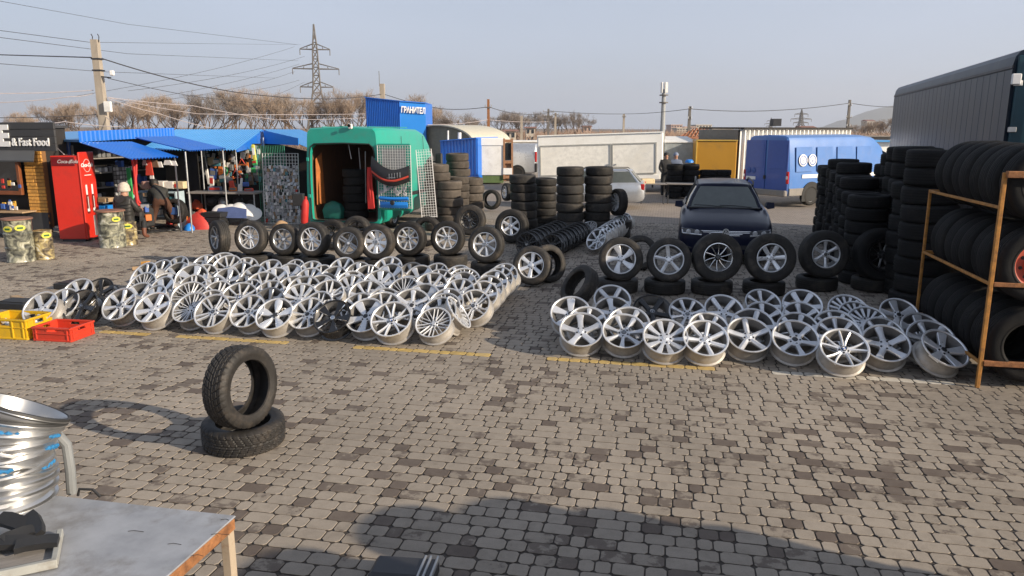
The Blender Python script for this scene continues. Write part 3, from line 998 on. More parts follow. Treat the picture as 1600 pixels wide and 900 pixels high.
# ---------------------------------------------------------------- right field of alloy rims
GR = 'alloy rims laid out on the right of the square'
NR = (-.03, -.60, .80)
RF = [('star5', 908, 519, 'first'), ('seven', 975, 521, 'second'), ('ten_pad', 1040, 530, 'third'), ('sevenb', 1103, 532, 'fourth'), ('slim5', 1171, 527, 'fifth'),
      ('six', 1243, 532, 'sixth'), ('ten_y', 1320, 547, 'seventh'), ('star5', 1385, 540, 'eighth'), ('wide5', 1478, 548, 'last')]
for k, x, y, o_ in RF:
    nn = (-.03 + random.uniform(-.08, .08), -.60, .80) if x < 1450 else (.16, -.58, .8)
    rim(k, None, nn, '%s rim, %s from aisle in front row of right field' % (DESIGNS[k]['words'], o_), GR, face=(x, y - 5), spin={'star5': .3, 'wide5': .1, 'slim5': .31}.get(k), sc=1.05)
for k, x, y, wd in [('wide5', 891, 487, 'behind the first front rim at the aisle'), ('star5', 957, 486, 'behind the second front rim of right field'), ('slim5', 957, 467, 'rearmost in right field near the aisle'),
                    ('black5', 1020, 484, 'in second row of right field'), ('eight', 1075, 488, 'small, next to the black rim'), ('slim5', 1132, 484, 'behind the fifth front rim of right field'),
                    ('six', 1195, 495, 'second row of right field, before the badge wheel'), ('seven', 1193, 473, 'rearmost behind the badge wheel'), ('six', 1254, 495, 'second row of right field, before the dark tyre wall'),
                    ('sixb', 1254, 475, 'rearmost before the dark tyre wall'), ('steel', 1326, 484, 'rearmost of three fanned steel rims'), ('steel', 1341, 494, 'middle of three fanned steel rims'),
                    ('steel', 1356, 503, 'front of three fanned steel rims'), ('wide5', 1406, 489, 'dim, rearmost next to the rack tyres'), ('nine', 1306, 511, 'upper rim behind the roundel rim'), ('eight', 1311, 522, 'rim tight behind the roundel rim'),
                    ('slim5', 1382, 521, 'tight behind the eighth front rim'), ('wide5', 1443, 515, 'upper rim behind the last front rim'), ('six', 1455, 528, 'tight behind the last front rim'),
                    ('seven', 918, 503, 'tight behind the first front rim'), ('six', 982, 505, 'tight behind the second front rim'), ('sevenb', 1108, 513, 'tight behind the fourth front rim'), ('slim5', 1176, 508, 'tight behind the fifth front rim'),
                    ('six', 1247, 513, 'tight behind the sixth front rim')]:
    rim(k, None, (-.03 + random.uniform(-.1, .1), -.62, .77), DESIGNS[k]['words'] + ' rim, ' + wd, GR, face=(x, y), lift=.02, sc=random.choice((1.0, 1.05)))
# ---------------------------------------------------------------- dark wall of tyres on the right
GP = 'dark wall of stacked tyres behind the rack'
DW = Vector((.30, .954, 0))
PW = Vector((DW.y, -DW.x, 0))
b0 = Vector((5.72, 12.15, 0))
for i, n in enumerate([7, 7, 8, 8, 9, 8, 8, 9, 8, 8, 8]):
    stack(b0 + DW * (.64 * i) + PW * random.uniform(-.04, .04), 'car_shaded', n, '%s stack from wheels in dark wall' % ORD[i], GP, .02)
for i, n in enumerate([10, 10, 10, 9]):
    stack(b0 + PW * .64 + DW * (.69 * i + .05), 'suv_shaded' if i < 2 else 'car_shaded', n - (1 if i < 2 else 0), '%s stack in the rear line of the dark wall' % ORD[i], GP, .02)
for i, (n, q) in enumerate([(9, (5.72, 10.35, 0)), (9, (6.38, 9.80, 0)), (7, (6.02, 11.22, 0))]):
    stack(q, 'suv_shaded', n, '%s stack between dark wall and rack' % ORD[i], GP, .02)
# ---------------------------------------------------------------- tyre rack
rk = thing('tyre_rack', 'orange rusty steel rack holding three levels of off-road tyres', 'rack', TM(W(4.60, 0), GA))
RD, RW_ = 1.98, 1.9
def bar(nm, a, b, t, mt='orange_rust'):
    mb = MB()
    a, b = Vector(a), Vector(b)
    d = b - a
    q = Vector((0, 0, 1)).rotation_difference(d.normalized()).to_matrix()
    mb.box((0, 0, 0), (t, t, d.length), ch=.004)
    Mx = Matrix.Translation((a + b) / 2) @ q.to_4x4()
    return mb.build(nm, M[mt], rk, Mx)
for x in (0, RW_):
    bar('post', (x, 0, 0), (x, 0, 2.06), .036)
    bar('post', (x, RD, 0), (x, RD, 1.76), .03)
    for z in (.25, 1.02, 1.74):
        bar('side_rail', (x, .022, z), (x, RD - .02, z), .028)
for z in (.25, 1.02, 1.74):
    for y in (0, RD):
        if z > 1.5 and y == 0: continue
        bar('shelf_rail', (.022, y, z), (RW_ - .022, y, z), .04 if z > .5 else .05, 'rust' if y == 0 else 'orange_rust')
bar('top_rail', (.0, -.035, 2.045), (RW_, -.035, 2.045), .06, 'rust')
for li, z in enumerate((.44, 1.20, 1.96)):
    for cx in range(2):
        for i in range(8):
            if cx == 1 and (i > 1):
                continue
            pos = W(4.60, 0) + EX * (.39 + .74 * cx + random.uniform(-.02, .02)) + EY * (.12 + .248 * i) + Vector((0, 0, z + random.uniform(-.012, .012)))
            lv = ('bottom', 'middle', 'top')[li]
            if li == 1 and i == 0 and cx == 0:
                root = thing('wheel', 'old wheel with red slotted steel rim on the middle rack level', 'wheel', Matrix.Translation(pos) @ axis_matrix(-EY, 0))
                link('tyre', TY['suv_shaded'], root)
                mb = MB()
                mb.lathe([(.215, .10), (.222, .105), (.222, .098), (.208, .09), (.20, .06), (.17, .05), (.135, .055), (.125, .085), (.11, .092), (.06, .09), (.055, .075), (.03, .07)], 40)
                for k in range(10):
                    a = 2 * math.pi * k / 10
                    c = Matrix.Translation((math.cos(a) * .153, math.sin(a) * .153, .0545))
                    mb.lathe([(.0001, 0), (.016, 0), (.019, -.004)], 12, m=1, M=c)
                for k in range(6):
                    a = 2 * math.pi * k / 6
                    c = Matrix.Translation((math.cos(a) * .085, math.sin(a) * .085, .093))
                    mb.lathe([(.0001, .008), (.009, .006), (.010, -.004)], 6, m=2, M=c)
                mb.lathe([(.0001, .068), (.035, .068)], 20, m=1)
                mb.build('steel_rim', [mat('red_lead_rim', (.42, .075, .04), .6, var=.2, dirt=((.2, .1, .07), .6, 9)), M['lug'], M['rust']], root)
                continue
            tyre('suv_shaded', pos, EY + Vector((0, 0, random.uniform(-.02, .02))), '%s off-road tyre from the front, %s level of the rack%s' % (ORD[i], lv, ', inner column' if cx else ''), 'off-road tyres in the rack')
# unseen container added right of the rack, put in to shade the tyre wall
ct = thing('storage_container', 'added dark container out of view, blocks the sun right of the rack', 'container', TM(W(8.3, 1.75), GA))
M['blocker'] = mat('sun_blocker_paint', (.05, .07, .08), .5, var=.15, dirt=((.18, .09, .05), .6, 3))
mb = MB(); mb.box((0, 0, 1.6), (2.4, 2.7, 2.96), ch=.02)
mb.build('box_body', M['blocker'], ct)
for sx in (-1, 1):
    q = MB(); q.corr((sx * 1.21, -1.3 * sx, .2), (0, 2.6 * sx, 0), (0, 0, 2.8), 11, .03); q.build('side_wall', M['blocker'], ct)
q = MB(); q.corr((-1.1, -1.36, .2), (2.2, 0, 0), (0, 0, 2.8), 9, .03); q.build('end_wall', M['blocker'], ct)
for sx in (-1, 1):
    for sy in (-1, 1):
        q = MB(); q.box((sx * 1.1, sy * 1.2, .06), (.2, .2, .12)); q.build('corner_foot', M['blocker'], ct)
# ---------------------------------------------------------------- vehicles
M['green_paint'] = mat('green_van_paint', (.012, .34, .25), .35, var=.06, sc=2, coat=.4, dirt=((.06, .26, .2), .5, 3))
M['blue_van'] = mat('blue_van_paint', (.065, .19, .50), .35, var=.05, sc=2, coat=.4, dirt=((.12, .2, .42), .4, 2.5))
M['lamp_glass'] = mat('lamp_glass', (.22, .23, .25), .15, .5, coat=.6)
M['pale_pane'] = mat('hazy_pane', (.34, .36, .35), .25, var=.15)
M['navy'] = mat('navy_car_paint', (.004, .0065, .024), .32, .0, var=.05, sc=3, coat=.10, rvar=.03, spec=.16)
M['silver_car'] = mat('silver_car_paint', (.52, .54, .57), .3, .5, var=.04, sc=3, coat=.6, dirt=((.3, .28, .25), .4, 3))
M['grey_clad'] = mat('grey_dusty_plastic', (.24, .22, .2), .75, var=.15, dirt=((.33, .27, .2), .7, 4))
M['ply'] = mat('plywood_lining', (.13, .058, .026), .75, var=.25, sc=4, stretch=(1, 4, 1))
M['navy_sheet'] = mat('trailer_side', (.014, .025, .042), .34, .0, var=.12, sc=1.5, dirt=((.08, .075, .065), .35, 2.2), stretch=(1, 1, .2), rvar=.06, spec=.16)
M['teal'] = mat('trailer_door', (.008, .05, .07), .4, var=.15)
def mirror(h):
    return h + [(-x, z) for x, z in h[::-1] if abs(x) > 1e-6]
def ring(y, pts):
    return [Vector((x, y, z)) for x, z in pts]
def road_wheel(root, pos, R_, wd, key='ten_pad', side=1, mt=None):
    """a wheel of a vehicle: part wheel with tyre and rim below it"""
    mb = MB()
    n = (side, 0, 0)
    A = Matrix.Translation(Vector(pos)) @ axis_matrix(n, .3)
    k = R_ / .315
    tw = link('wheel', TY['car'], root, A @ Matrix.Diagonal((k, k, wd / .206, 1)))
    d = DESIGNS[key]
    B = Matrix.Translation((0, 0, .075)) @ Matrix.Diagonal((.93, .93, .93, 1))
    link('barrel', d['barrel'], tw, B)
    for j in range(d['n']):
        link('spoke', d['spoke'], tw, B @ Matrix.Rotation(2 * math.pi * j / d['n'], 4, 'Z'))
    link('hub', d['hub'], tw, B)
    return tw
def arch(root, pos, R_, side, wd=.02):
    mb = MB()
    pts = [(R_ * math.cos(a), R_ * math.sin(a)) for a in [math.pi * (k / 14) for k in range(15)]]
    pts = [(R_, -.2)] + pts + [(-R_, -.2)]
    vs = [Vector((0, x, z)) for x, z in pts]
    vs2 = [v + Vector((side * wd, 0, 0)) for v in vs]
    n = len(vs)
    mb.add(vs + vs2, [tuple(range(n)), tuple(range(n, 2 * n))] + [(i, (i + 1) % n, n + (i + 1) % n, n + i) for i in range(n)])
    return mb.build('wheel_arch', M['rubber_trim'], root, Matrix.Translation(Vector(pos)))
# --- green van with its back open -----------------------------------------
def van_sec(w, zb, zr, tw=.10):
    # half profile, bottom centre to roof centre
    return [(0, zb), (w - .06, zb), (w, zb + .10), (w + .01, zb + .45), (w, 1.15), (w - tw * .3, 1.75), (w - tw * .7, zr - .15), (w - tw * .9, zr - .07), (w - tw - .05, zr - .015), (0, zr + .03)]
VA = R(-12.5)
vp = at(539, 352, 18.7)
vp.z = 0
van = thing('delivery_van', 'green high roof van parked with its empty back open', 'van', TM(vp, VA))
HW, HR = .98, 2.52
outer = [(5.45, .70, .42, .80), (5.35, .80, .38, 1.05), (5.0, .90, .36, 1.18), (4.62, .95, .36, 1.30), (4.0, .97, .36, 2.08), (3.55, .98, .36, 2.38), (3.0, .98, .30, 2.49), (1.5, .98, .22, HR), (.06, .98, .20, HR), (0, .965, .21, HR - .03)]
rings = []
for y, w_, zb, zr in outer:
    h = van_sec(w_, zb, zr)
    h = [(x, min(z, zr - .02 * (len(h) - i))) if i < len(h) - 3 and z > zr - .25 else (x, z) for i, (x, z) in enumerate(h)]
    rings.append(ring(y, mirror(h)))
def open_sec(w, z0, z1):
    return [(0, z0), (w - .06, z0), (w - .01, z0 + .03), (w, z0 + .2), (w, 1.15), (w - .01, 1.55), (w - .03, z1 - .20), (w - .06, z1 - .08), (w - .15, z1), (0, z1 + .02)]
nO = len(rings)
rings.append(ring(-.005, mirror(open_sec(.87, .26, 2.12))))
rings.append(ring(.10, mirror(open_sec(.86, .26, 2.10))))
rings.append(ring(.12, mirror(open_sec(.88, .25, 2.22))))
rings.append(ring(3.1, mirror(open_sec(.88, .25, 2.25))))
mb = MB()
mb.loft(rings)
per = len(rings[0])
for i in range(len(mb.f)):
    if i // per >= nO + 1 and i < (len(rings) - 1) * per: mb.m[i] = 1
mb.m[-1] = 1
mb.build('body', [M['green_paint'], M['ply']], van, ang=30)
mb = MB(); mb.box((0, -.07, .17), (1.8, .12, .10), ch=.03); mb.build('rear_bumper', M['black_plastic'], van)
mb = MB(); mb.quad((-.75, 4.64, 1.30), (.75, 4.64, 1.30), (.70, 4.03, 2.02), (-.70, 4.03, 2.02)); mb.slab((-.80, 4.66, 1.31), (.80, 4.66, 1.31), (.74, 4.04, 2.05), (-.74, 4.04, 2.05), .02); mb.build('windscreen', M['glass_dark'], van)
for sx in (-1, 1):
    road_wheel(van, (sx * .86, .95, .33), .33, .21, 'steel', sx)
    road_wheel(van, (sx * .86, 4.45, .33), .33, .21, 'steel', sx)
    mb = MB(); mb.slab((sx * .985, 3.5, 1.28), (sx * .985, 4.45, 1.28), (sx * .93, 4.1, 1.85), (sx * .93, 3.5, 1.95), .02 * sx); mb.build('side_window', M['glass_dark'], van)
# orange torn lining at the left pillar, floor edge
mb = MB(); mb.slab((-.80, .16, .62), (-.80, .62, .62), (-.78, .5, 1.9), (-.78, .16, 1.75), .01); mb.build('lining_panel', mat('orange_lining', (.45, .15, .04), .7, var=.3), van)
# right back door swung out
door = link('rear_door', None, van, Matrix.Translation((.93, -.03, 0)) @ Matrix.Rotation(R(-2), 4, 'Z'))
mb = MB()
for z0, z1, x0, x1 in ((.55, 1.25, 0, .86), (2.02, 2.14, 0, .86)):
    mb.box(((x0 + x1) / 2, 0, (z0 + z1) / 2), (x1 - x0, .05, z1 - z0), ch=.012)
mb.box((.05, 0, 1.635), (.10, .048, .765)); mb.box((.80, 0, 1.635), (.12, .048, .765))
me_ = mb.mesh('rear_door', M['green_paint'])
door.user_clear if False else None
bpy.data.objects.remove(door)
door = link('rear_door', me_, van, Matrix.Translation((.95, -.03, 0)) @ Matrix.Rotation(R(-4), 4, 'Z'))
mb = MB(); mb.box((.42, .0, 1.635), (.64, .02, .765)); mb.build('pane', M['pale_pane'], door)
mb = MB(); mb.tube([(.83, -.03, 1.0), (.83, -.07, 1.0), (.83, -.07, 1.12), (.83, -.03, 1.12)], .012, 6); mb.build('handle', M['black_plastic'], door)
mb = MB(); mb.tube([(-.9, .35, 1.95), (-.9, .2, 1.95)], .01, 5); mb.box((0, .06, 2.57), (.10, .06, .05), ch=.01); mb.build('lamp_bracket', M['galv'], van)
# rubber seal round the opening, body seams, mirrors
sl_ = mirror(open_sec(.875, .255, 2.125))
q = MB(); pts_ = [Vector((x, -.012, z)) for x, z in sl_]; q.tube(pts_ + [pts_[0]], .016, 6); q.build('door_seal', M['rubber_trim'], van)
for sx in (-1, 1):
    for y in (1.6, 3.3):
        q = MB(); q.tube([(sx * .992, y, .5), (sx * .998, y, .9), (sx * .985, y, 1.2), (sx * .965, y, 1.8), (sx * .94, y, 2.3)], .006, 4); q.build('body_seam', M['rubber_trim'], van)
    q = MB(); q.box((sx * .995, 2.6, .78), (.03, 4.6, .10), ch=.01); q.build('side_moulding', M['black_plastic'], van)
    q = MB(); q.box((sx * 1.14, 4.15, 1.62), (.20, .12, .36), ch=.03); q.box((sx * 1.02, 4.15, 1.55), (.12, .05, .05)); q.build('mirror', M['black_plastic'], van)
    for z in (.85, 1.75):
        q = MB(); q.box((sx * .90, -.02, z), (.07, .04, .09), ch=.01); q.build('hinge', M['green_paint'], van)
q = MB()
for k in range(4): q.box((-.6 + .4 * k, 1.6, HR + .012), (.05, 2.7, .02), ch=.008)
q.build('roof_rib', M['green_paint'], van)
flood = thing('floodlight', 'small white floodlight on the rear roof edge of the green van', 'lamp', TM(W(0, 0), 0))
flood.matrix_basis = van.matrix_basis @ Matrix.Translation((.28, -.05, 2.54))
mb = MB(); mb.box((0, 0, .0), (.10, .07, .12), ch=.02); mb.build('housing', M['white_paint'], flood)
mb = MB(); mb.lathe([(.001, 0), (.035, 0), (.04, .03)], 14, M=Matrix.Translation((0, -.06, .02)) @ Matrix.Rotation(R(90), 4, 'X')); mb.build('lens', M['black_plastic'], flood)
# --- semi-trailer ----------------------------------------------------------
ta, tb = Vector((6.62, 10.35, 0)), Vector((9.36, 19.05, 0))
td = (tb - ta).normalized()
TA = math.atan2(-td.x, td.y)
tr = thing('semi_trailer', 'long dark glossy box trailer parked beyond the dark tyre wall', 'trailer', TM(ta, TA))
LT, WT, Z0, Z1 = 9.1, 2.45, .95, 3.5
prof = [(0, Z0), (0, Z1 - .20), (.02, Z1 - .10), (.07, Z1 - .035), (.16, Z1), (WT - .16, Z1), (WT - .07, Z1 - .035), (WT, Z1 - .2), (WT, Z0)]
mb = MB(); mb.loft([ring(y, prof) for y in (0.03, LT)]); mb.build('box_body', M['navy_sheet'], tr, ang=25)
pm = MB(); pw = LT / 27; pm.box((0, 0, 0), (.006, pw - .012, Z1 - Z0 - .42), ch=.002)
pmm = pm.mesh('side_panel', M['navy_sheet'])
for i in range(27):
    link('side_panel', pmm, tr, TM((-.005, pw * (i + .5), (Z0 + Z1) / 2 - .06)))
mb = MB(); mb.box((-.006, LT / 2, Z1 - .235), (.018, LT, .045), ch=.004); mb.build('top_rail', M['dark_metal'], tr)
mb = MB(); mb.box((-.008, LT / 2, Z0 + .05), (.022, LT, .10), ch=.004); mb.build('bottom_rail', M['dark_metal'], tr)
for k in range(2):
    dm = MB(); dm.box((.64 + k * 1.22, -.015, (Z0 + Z1) / 2 - .02), (1.20, .05, Z1 - Z0 - .15), ch=.01)
    d_o = dm.build('rear_door', M['teal'], tr)
    for q in range(2):
        rb = MB(); xx = .25 + k * 1.22 + q * .62; rb.tube([(xx, -.07, Z0 + .05), (xx, -.07, Z1 - .12)], .018, 8); rb.build('lock_rod', M['dark_metal'], d_o)
    for q in range(4):
        hb = MB(); hb.box(((.06 if k == 0 else 2.44), -.055, Z0 + .3 + q * .6), (.10, .03, .07), ch=.006); hb.build('hinge', M['galv'] if q < 3 else M['white_paint'], d_o)
mb = MB(); mb.box((.03, -.07, Z1 - .40), (.11, .05, .14), ch=.01); mb.build('marker_plate', M['white_print'], tr)
for xx in (.75, 1.75):
    mb = MB(); mb.box((xx, LT / 2, .80), (.14, LT - .4, .26)); mb.build('chassis_beam', M['dark_metal'], tr)
for k in range(2):
    for sx, xx in ((-1, .22), (1, WT - .22)):
        road_wheel(tr, (xx, 1.5 + 1.1 * k, .44), .44, .30, 'steel', sx)
for xx in (.5, 2.0):
    mb = MB(); mb.box((xx, 7.2, .43), (.14, .14, .85)); mb.box((xx, 7.2, .026), (.3, .3, .05)); mb.build('landing_leg', M['dark_metal'], tr)
# --- blue van --------------------------------------------------------------
hd = Vector((.88, .475, 0))
BA = math.atan2(-hd.x, hd.y)
bvp = gr(1229, 324)
bv = thing('delivery_van', 'blue long panel van with two round white logos on its side', 'van', Matrix.Translation(bvp) @ Matrix.Rotation(BA, 4, 'Z'))
HB = 2.28                                                 # roof; x: 0 at right side, left is -1.95
def bsec(y, w_, zb, zr):
    h = [(0, zb), (w_ - .05, zb), (w_, zb + .08), (w_ + .01, .85), (w_, 1.1), (w_ - .05, 1.6), (w_ - .10, zr - .18), (w_ - .15, zr - .06), (w_ - .28, zr), (0, zr + .03)]
    return ring(y, [(x - .97, z) for x, z in mirror(h)])
mb = MB()
mb.loft([bsec(0, .93, .40, HB - .04), bsec(.05, .96, .36, HB), bsec(3.6, .97, .36, HB + .02), bsec(4.2, .97, .36, HB - .05), bsec(4.65, .96, .36, 1.95), bsec(5.15, .95, .36, 1.36), bsec(5.7, .90, .36, 1.15), bsec(5.9, .80, .4, .9)])
mb.build('body', M['blue_van'], bv, ang=28)
M['rear_blue_shaded'] = mat('blue_door_shaded', (.035, .09, .36), .45, var=.06, coat=.3)  # shade on the van's rear put into a darker copy of its blue
for k, xc in ((0, -.485), (1, -1.455)):
    dm = MB(); dm.loft([[Vector((xc + a * .47 * (1 if zz < 1.2 else .94), -.012 - .02 * t, zz)) for a, zz in ((-1, .52), (1, .52), (1, 1.2), (.97, HB - .14), (-.97, HB - .14), (-1, 1.2))] for t in (0, 1)])
    dr = dm.build('rear_door', M['rear_blue_shaded'], bv)
    lb = MB(); lb.box((xc, -.035, 1.62), (.74, .012, .8), ch=.02); lb.build('window_panel', M['rear_blue_shaded'], dr)
    hb = MB(); hb.box((-.03 if k == 0 else -1.91, -.03, 1.05), (.06, .05, .10), ch=.01); hb.build('hinge', M['black_plastic'], dr)
mb = MB(); mb.box((-1.0, -.04, .93), (.09, .05, .12), ch=.01); mb.build('handle', M['black_plastic'], bv)
for xx in (-.035, -1.905):
    mb = MB(); mb.box((xx, -.02, .95), (.10, .07, .40), ch=.02); mb.build('tail_lamp', M['red_lamp'], bv)
    mb = MB(); mb.box((xx, -.056, .95), (.08, .02, .10), ch=.008); mb.build('lamp_lens', M['white_lamp'], bv)
mb = MB(); mb.box((-.97, -.06, .44), (1.92, .16, .20), ch=.03); mb.build('rear_bumper', M['grey_clad'], bv)
for i in range(4):
    mb = MB(); mb.box((-.008 if True else 0, 1.02 + 0.98 * i - .35, 1.52), (.012, .74, .80), ch=.006)
    mb.build('side_panel', M['blue_van'], bv, Matrix.Translation((-.035, 0, 0)) @ Matrix.Rotation(R(-5), 4, 'Y') @ Matrix.Translation((.16, 0, 0)))
mb = MB(); mb.box((.012, 2.9, .98), (.02, 4.6, .12), ch=.004); mb.build('white_stripe', M['white_print'], bv)
mb = MB(); mb.box((.005, 2.2, .48), (.03, 4.3, .24), ch=.01); mb.build('sill_cladding', M['grey_clad'], bv)
for k, y in enumerate((1.08, 4.75)):
    arch(bv, (-.02, y, .36), .44, 1, .05)
    road_wheel(bv, (-.07, y, .36), .35, .22, 'multi', 1)
def roundel(parent, Mx, r, glyph, mt_disc, mt_txt, tsz):
    mb = MB(); mb.lathe([(.0005, .006), (r * .97, .006), (r, .004), (r, 0)], 32)
    d = mb.build('roundel', mt_disc, parent, Mx)
    mb = MB(); mb.lathe([(r * .66, .0105), (r * .82, .0105), (r * .82, .006), (r * .66, .006)], 28, closed=True, M=Matrix.Identity(4)); mb.build('roundel_ring', mt_txt, d)
    text(glyph, tsz, mt_txt, d, Matrix.Translation((0, -tsz * .34, .008)), ext=.002)
SIDE = Matrix(((0, 0, 1, 0), (1, 0, 0, 0), (0, 1, 0, 0), (0, 0, 0, 1)))    # text plane facing +X, reading along +Y
M['logo_blue'] = mat('logo_blue', (.05, .12, .38), .5, var=.03)
for k, (gl, y) in enumerate((('b', .58), ('e', 1.02))):
    roundel(bv, Matrix.Translation((.025, y, 1.50)) @ Matrix.Rotation(R(-5), 4, 'Y') @ SIDE, .195, gl, M['white_print'], M['logo_blue'], .20)
BACK = Matrix.Rotation(R(90), 4, 'X')
for k, (gl, x) in enumerate((('b', -1.72), ('e', -1.50))):
    roundel(bv, Matrix.Translation((x, -.045, 1.13)) @ BACK, .10, gl, M['logo_blue'], M['rear_blue_shaded'], .10)
mb = MB(); mb.box((-1.6, -.04, .88), (.42, .012, .10)); mb.build('number_plate', M['white_print'], bv)
# --- cars ------------------------------------------------------------------
def car_half(w, zb, zs, zt):
    return [(0, zb), (w - .10, zb), (w - .01, zb + .10), (w + .005, (zb + zs) / 2), (w - .012, zs - .09), (w - .05, zs - .02), (w - .14, zs + .012), (w * .55, zt), (0, zt + .012)]
def car_body(root, st, mt, name='body'):
    mb = MB(); mb.loft([ring(y, mirror(car_half(w_, zb, zs, zt))) for y, w_, zb, zs, zt in st]); return mb.build(name, mt, root, ang=42)
def glasshouse(root, y0, y1, yr0, yr1, wb, wr, zb, zr, paint):
    """belt ring y0..y1, roof ring yr0..yr1 (front is small y)"""
    def plan(a, b, w_, z, cr=.16):
        return [Vector(p) for p in [(w_ - cr * .7, a, z), (w_ - .02, a + cr, z), (w_, a + (b - a) * .33, z), (w_, a + (b - a) * .66, z), (w_ - .02, b - cr, z), (w_ - cr * .7, b, z), (0, b + .03, z), (-w_ + cr * .7, b, z), (-w_ + .02, b - cr, z), (-w_, a + (b - a) * .66, z), (-w_, a + (b - a) * .33, z), (-w_ + .02, a + cr, z), (-w_ + cr * .7, a, z), (0, a - .06, z)]]
    A_, B_ = plan(y0, y1, wb, zb), plan(yr0, yr1, wr, zr)
    mid = [a.lerp(b, .5) + Vector((.02 * (1 if a.x > .1 else -1 if a.x < -.1 else 0), 0, .0)) for a, b in zip(A_, B_)]
    mb = MB(); mb.loft([A_, mid, B_]); mb.build('glasshouse', M['glass_car'], root, ang=30)
    C_ = [p + Vector((0, 0, .012)) for p in B_]
    out = [Vector((p.x * 1.02, p.y, p.z - .015)) for p in B_]
    top1 = [Vector((p.x * .86, yr0 + (p.y - yr0) * .97 + .02, zr + .045)) for p in B_]
    top2 = [Vector((p.x * .4, yr0 + (p.y - yr0) * .9 + .06, zr + .065)) for p in B_]
    mb = MB(); mb.loft([out, C_, top1, top2]); mb.build('roof', paint, root, ang=50)
    for i, j in ((0, 1), (12, 11), (2, 2), (10, 10), (3, 3), (9, 9), (4, 5), (8, 7)):
        q = MB()
        pts = [(a_ + b_) / 2 for a_, b_ in ((A_[i], A_[j]), (mid[i], mid[j]), (B_[i], B_[j]))]
        q.tube([p * 1.0 for p in pts], [.045, .04, .038] if i in (0, 12, 4, 8) else .028, 6)
        q.build('pillar', paint if i in (0, 12, 4, 8) else M['rubber_trim'], root)
CA = R(-13.5)
cp = at(1132, 400, 13.75); cp.z = 0
car = thing('parked_car', 'dark blue estate car facing the rims, chrome grille and roof rails', 'car', TM(cp, CA, .95))
car_body(car, [(0, .60, .30, .56, .60), (-.0 + .04, .74, .22, .66, .70), (.16, .84, .20, .735, .765), (.40, .89, .19, .80, .835), (.8, .905, .19, .865, .905), (1.25, .912, .19, .92, .965), (1.55, .915, .19, .95, .99), (2.4, .916, .19, .955, .98), (3.6, .914, .19, .97, .99), (4.4, .88, .22, .98, 1.0), (4.68, .82, .3, .95, .97), (4.76, .74, .4, .85, .88)], M['navy'])
# local +y runs to the rear here; the front is y = 0
glasshouse(car, 1.42, 4.55, 2.12, 4.25, .80, .60, .955, 1.385, M['navy'])
for sx in (-1, 1):
    rr = MB(); rr.tube([(sx * .60, 2.2, 1.40), (sx * .615, 2.35, 1.475), (sx * .615, 4.0, 1.475), (sx * .60, 4.15, 1.40)], .02, 6); rr.build('roof_rail', M['black_plastic'], car)
    # headlamp
    hl = MB(); hl.loft([[Vector((sx * x, y, z)) for x, y, z in ((.44, .055, .585), (.84, .18, .60), (.845, .24, .70), (.70, .135, .705), (.46, .065, .675))], [Vector((sx * x, y, z)) for x, y, z in ((.44, -.03, .588), (.82, .055, .603), (.825, .085, .695), (.66, .0, .70), (.46, -.022, .67))]])
    h_o = hl.build('headlamp', M['lamp_glass'], car, ang=20)
    for xx, yy in ((.54, -.018), (.70, .012)):
        lm = MB(); lm.lathe([(.001, .012), (.042, .010), (.048, .0), (.048, -.02)], 16, M=Matrix.Translation((sx * xx, yy, .64)) @ Matrix.Rotation(R(90), 4, 'X') @ Matrix.Diagonal((1, 1, 1, 1))); lm.build('lamp_lens', M['white_lamp'], h_o)
    st_ = MB(); st_.tube([(sx * .45, -.034, .592), (sx * .62, -.004, .600), (sx * .81, .045, .612), (sx * .825, .075, .675)], .013, 5); st_.build('light_strip', M['white_lamp'], h_o)
    mr = MB(); mr.loft([[Vector((sx * x, y, z)) for x, y, z in ((.84, 1.60, 1.0), (.88, 1.56, .96), (1.02, 1.60, .98), (1.01, 1.66, 1.09), (.88, 1.66, 1.10))], [Vector((sx * x, y, z)) for x, y, z in ((.82, 1.72, 1.0), (.86, 1.76, .97), (1.00, 1.76, .99), (.99, 1.78, 1.08), (.86, 1.78, 1.09))]]); mr.build('mirror', M['navy'], car, ang=50)
    road_wheel(car, (sx * .80, .92, .33), .33, .21, 'star5', sx); road_wheel(car, (sx * .80, 3.72, .33), .33, .21, 'star5', sx)
    fl = MB(); fl.box((sx * .62, .05, .33), (.26, .06, .07), ch=.02); fl.build('fog_lamp_surround', M['black_plastic'], car)
gm = MB(); gm.loft([[Vector((x, .012 + .10 * abs(x) ** 2, z)) for x, z in ((-.46, .58), (.46, .58), (.46, .67), (-.46, .67))], [Vector((x, .08, z)) for x, z in ((-.46, .58), (.46, .58), (.46, .67), (-.46, .67))]]); gm.build('grille', M['black_plastic'], car)
for z in (.588, .615, .642, .668):
    c_ = MB(); c_.tube([(-.46, .030, z), (-.25, .004, z), (0, -.006, z), (.25, .004, z), (.46, .030, z)], .0065, 6); c_.build('grille_bar', M['chrome'], car)
FR = Matrix.Translation((0, -.014, .655)) @ Matrix.Rotation(R(90), 4, 'X')
eb = MB(); eb.lathe([(.0005, .012), (.052, .012), (.056, .014), (.062, .014), (.064, 0)], 28); e_o = eb.build('emblem', M['cap_dark'], car, FR)
em = MB(); em.lathe([(.054, .0165), (.062, .0165), (.062, .012), (.054, .012)], 28, closed=True)
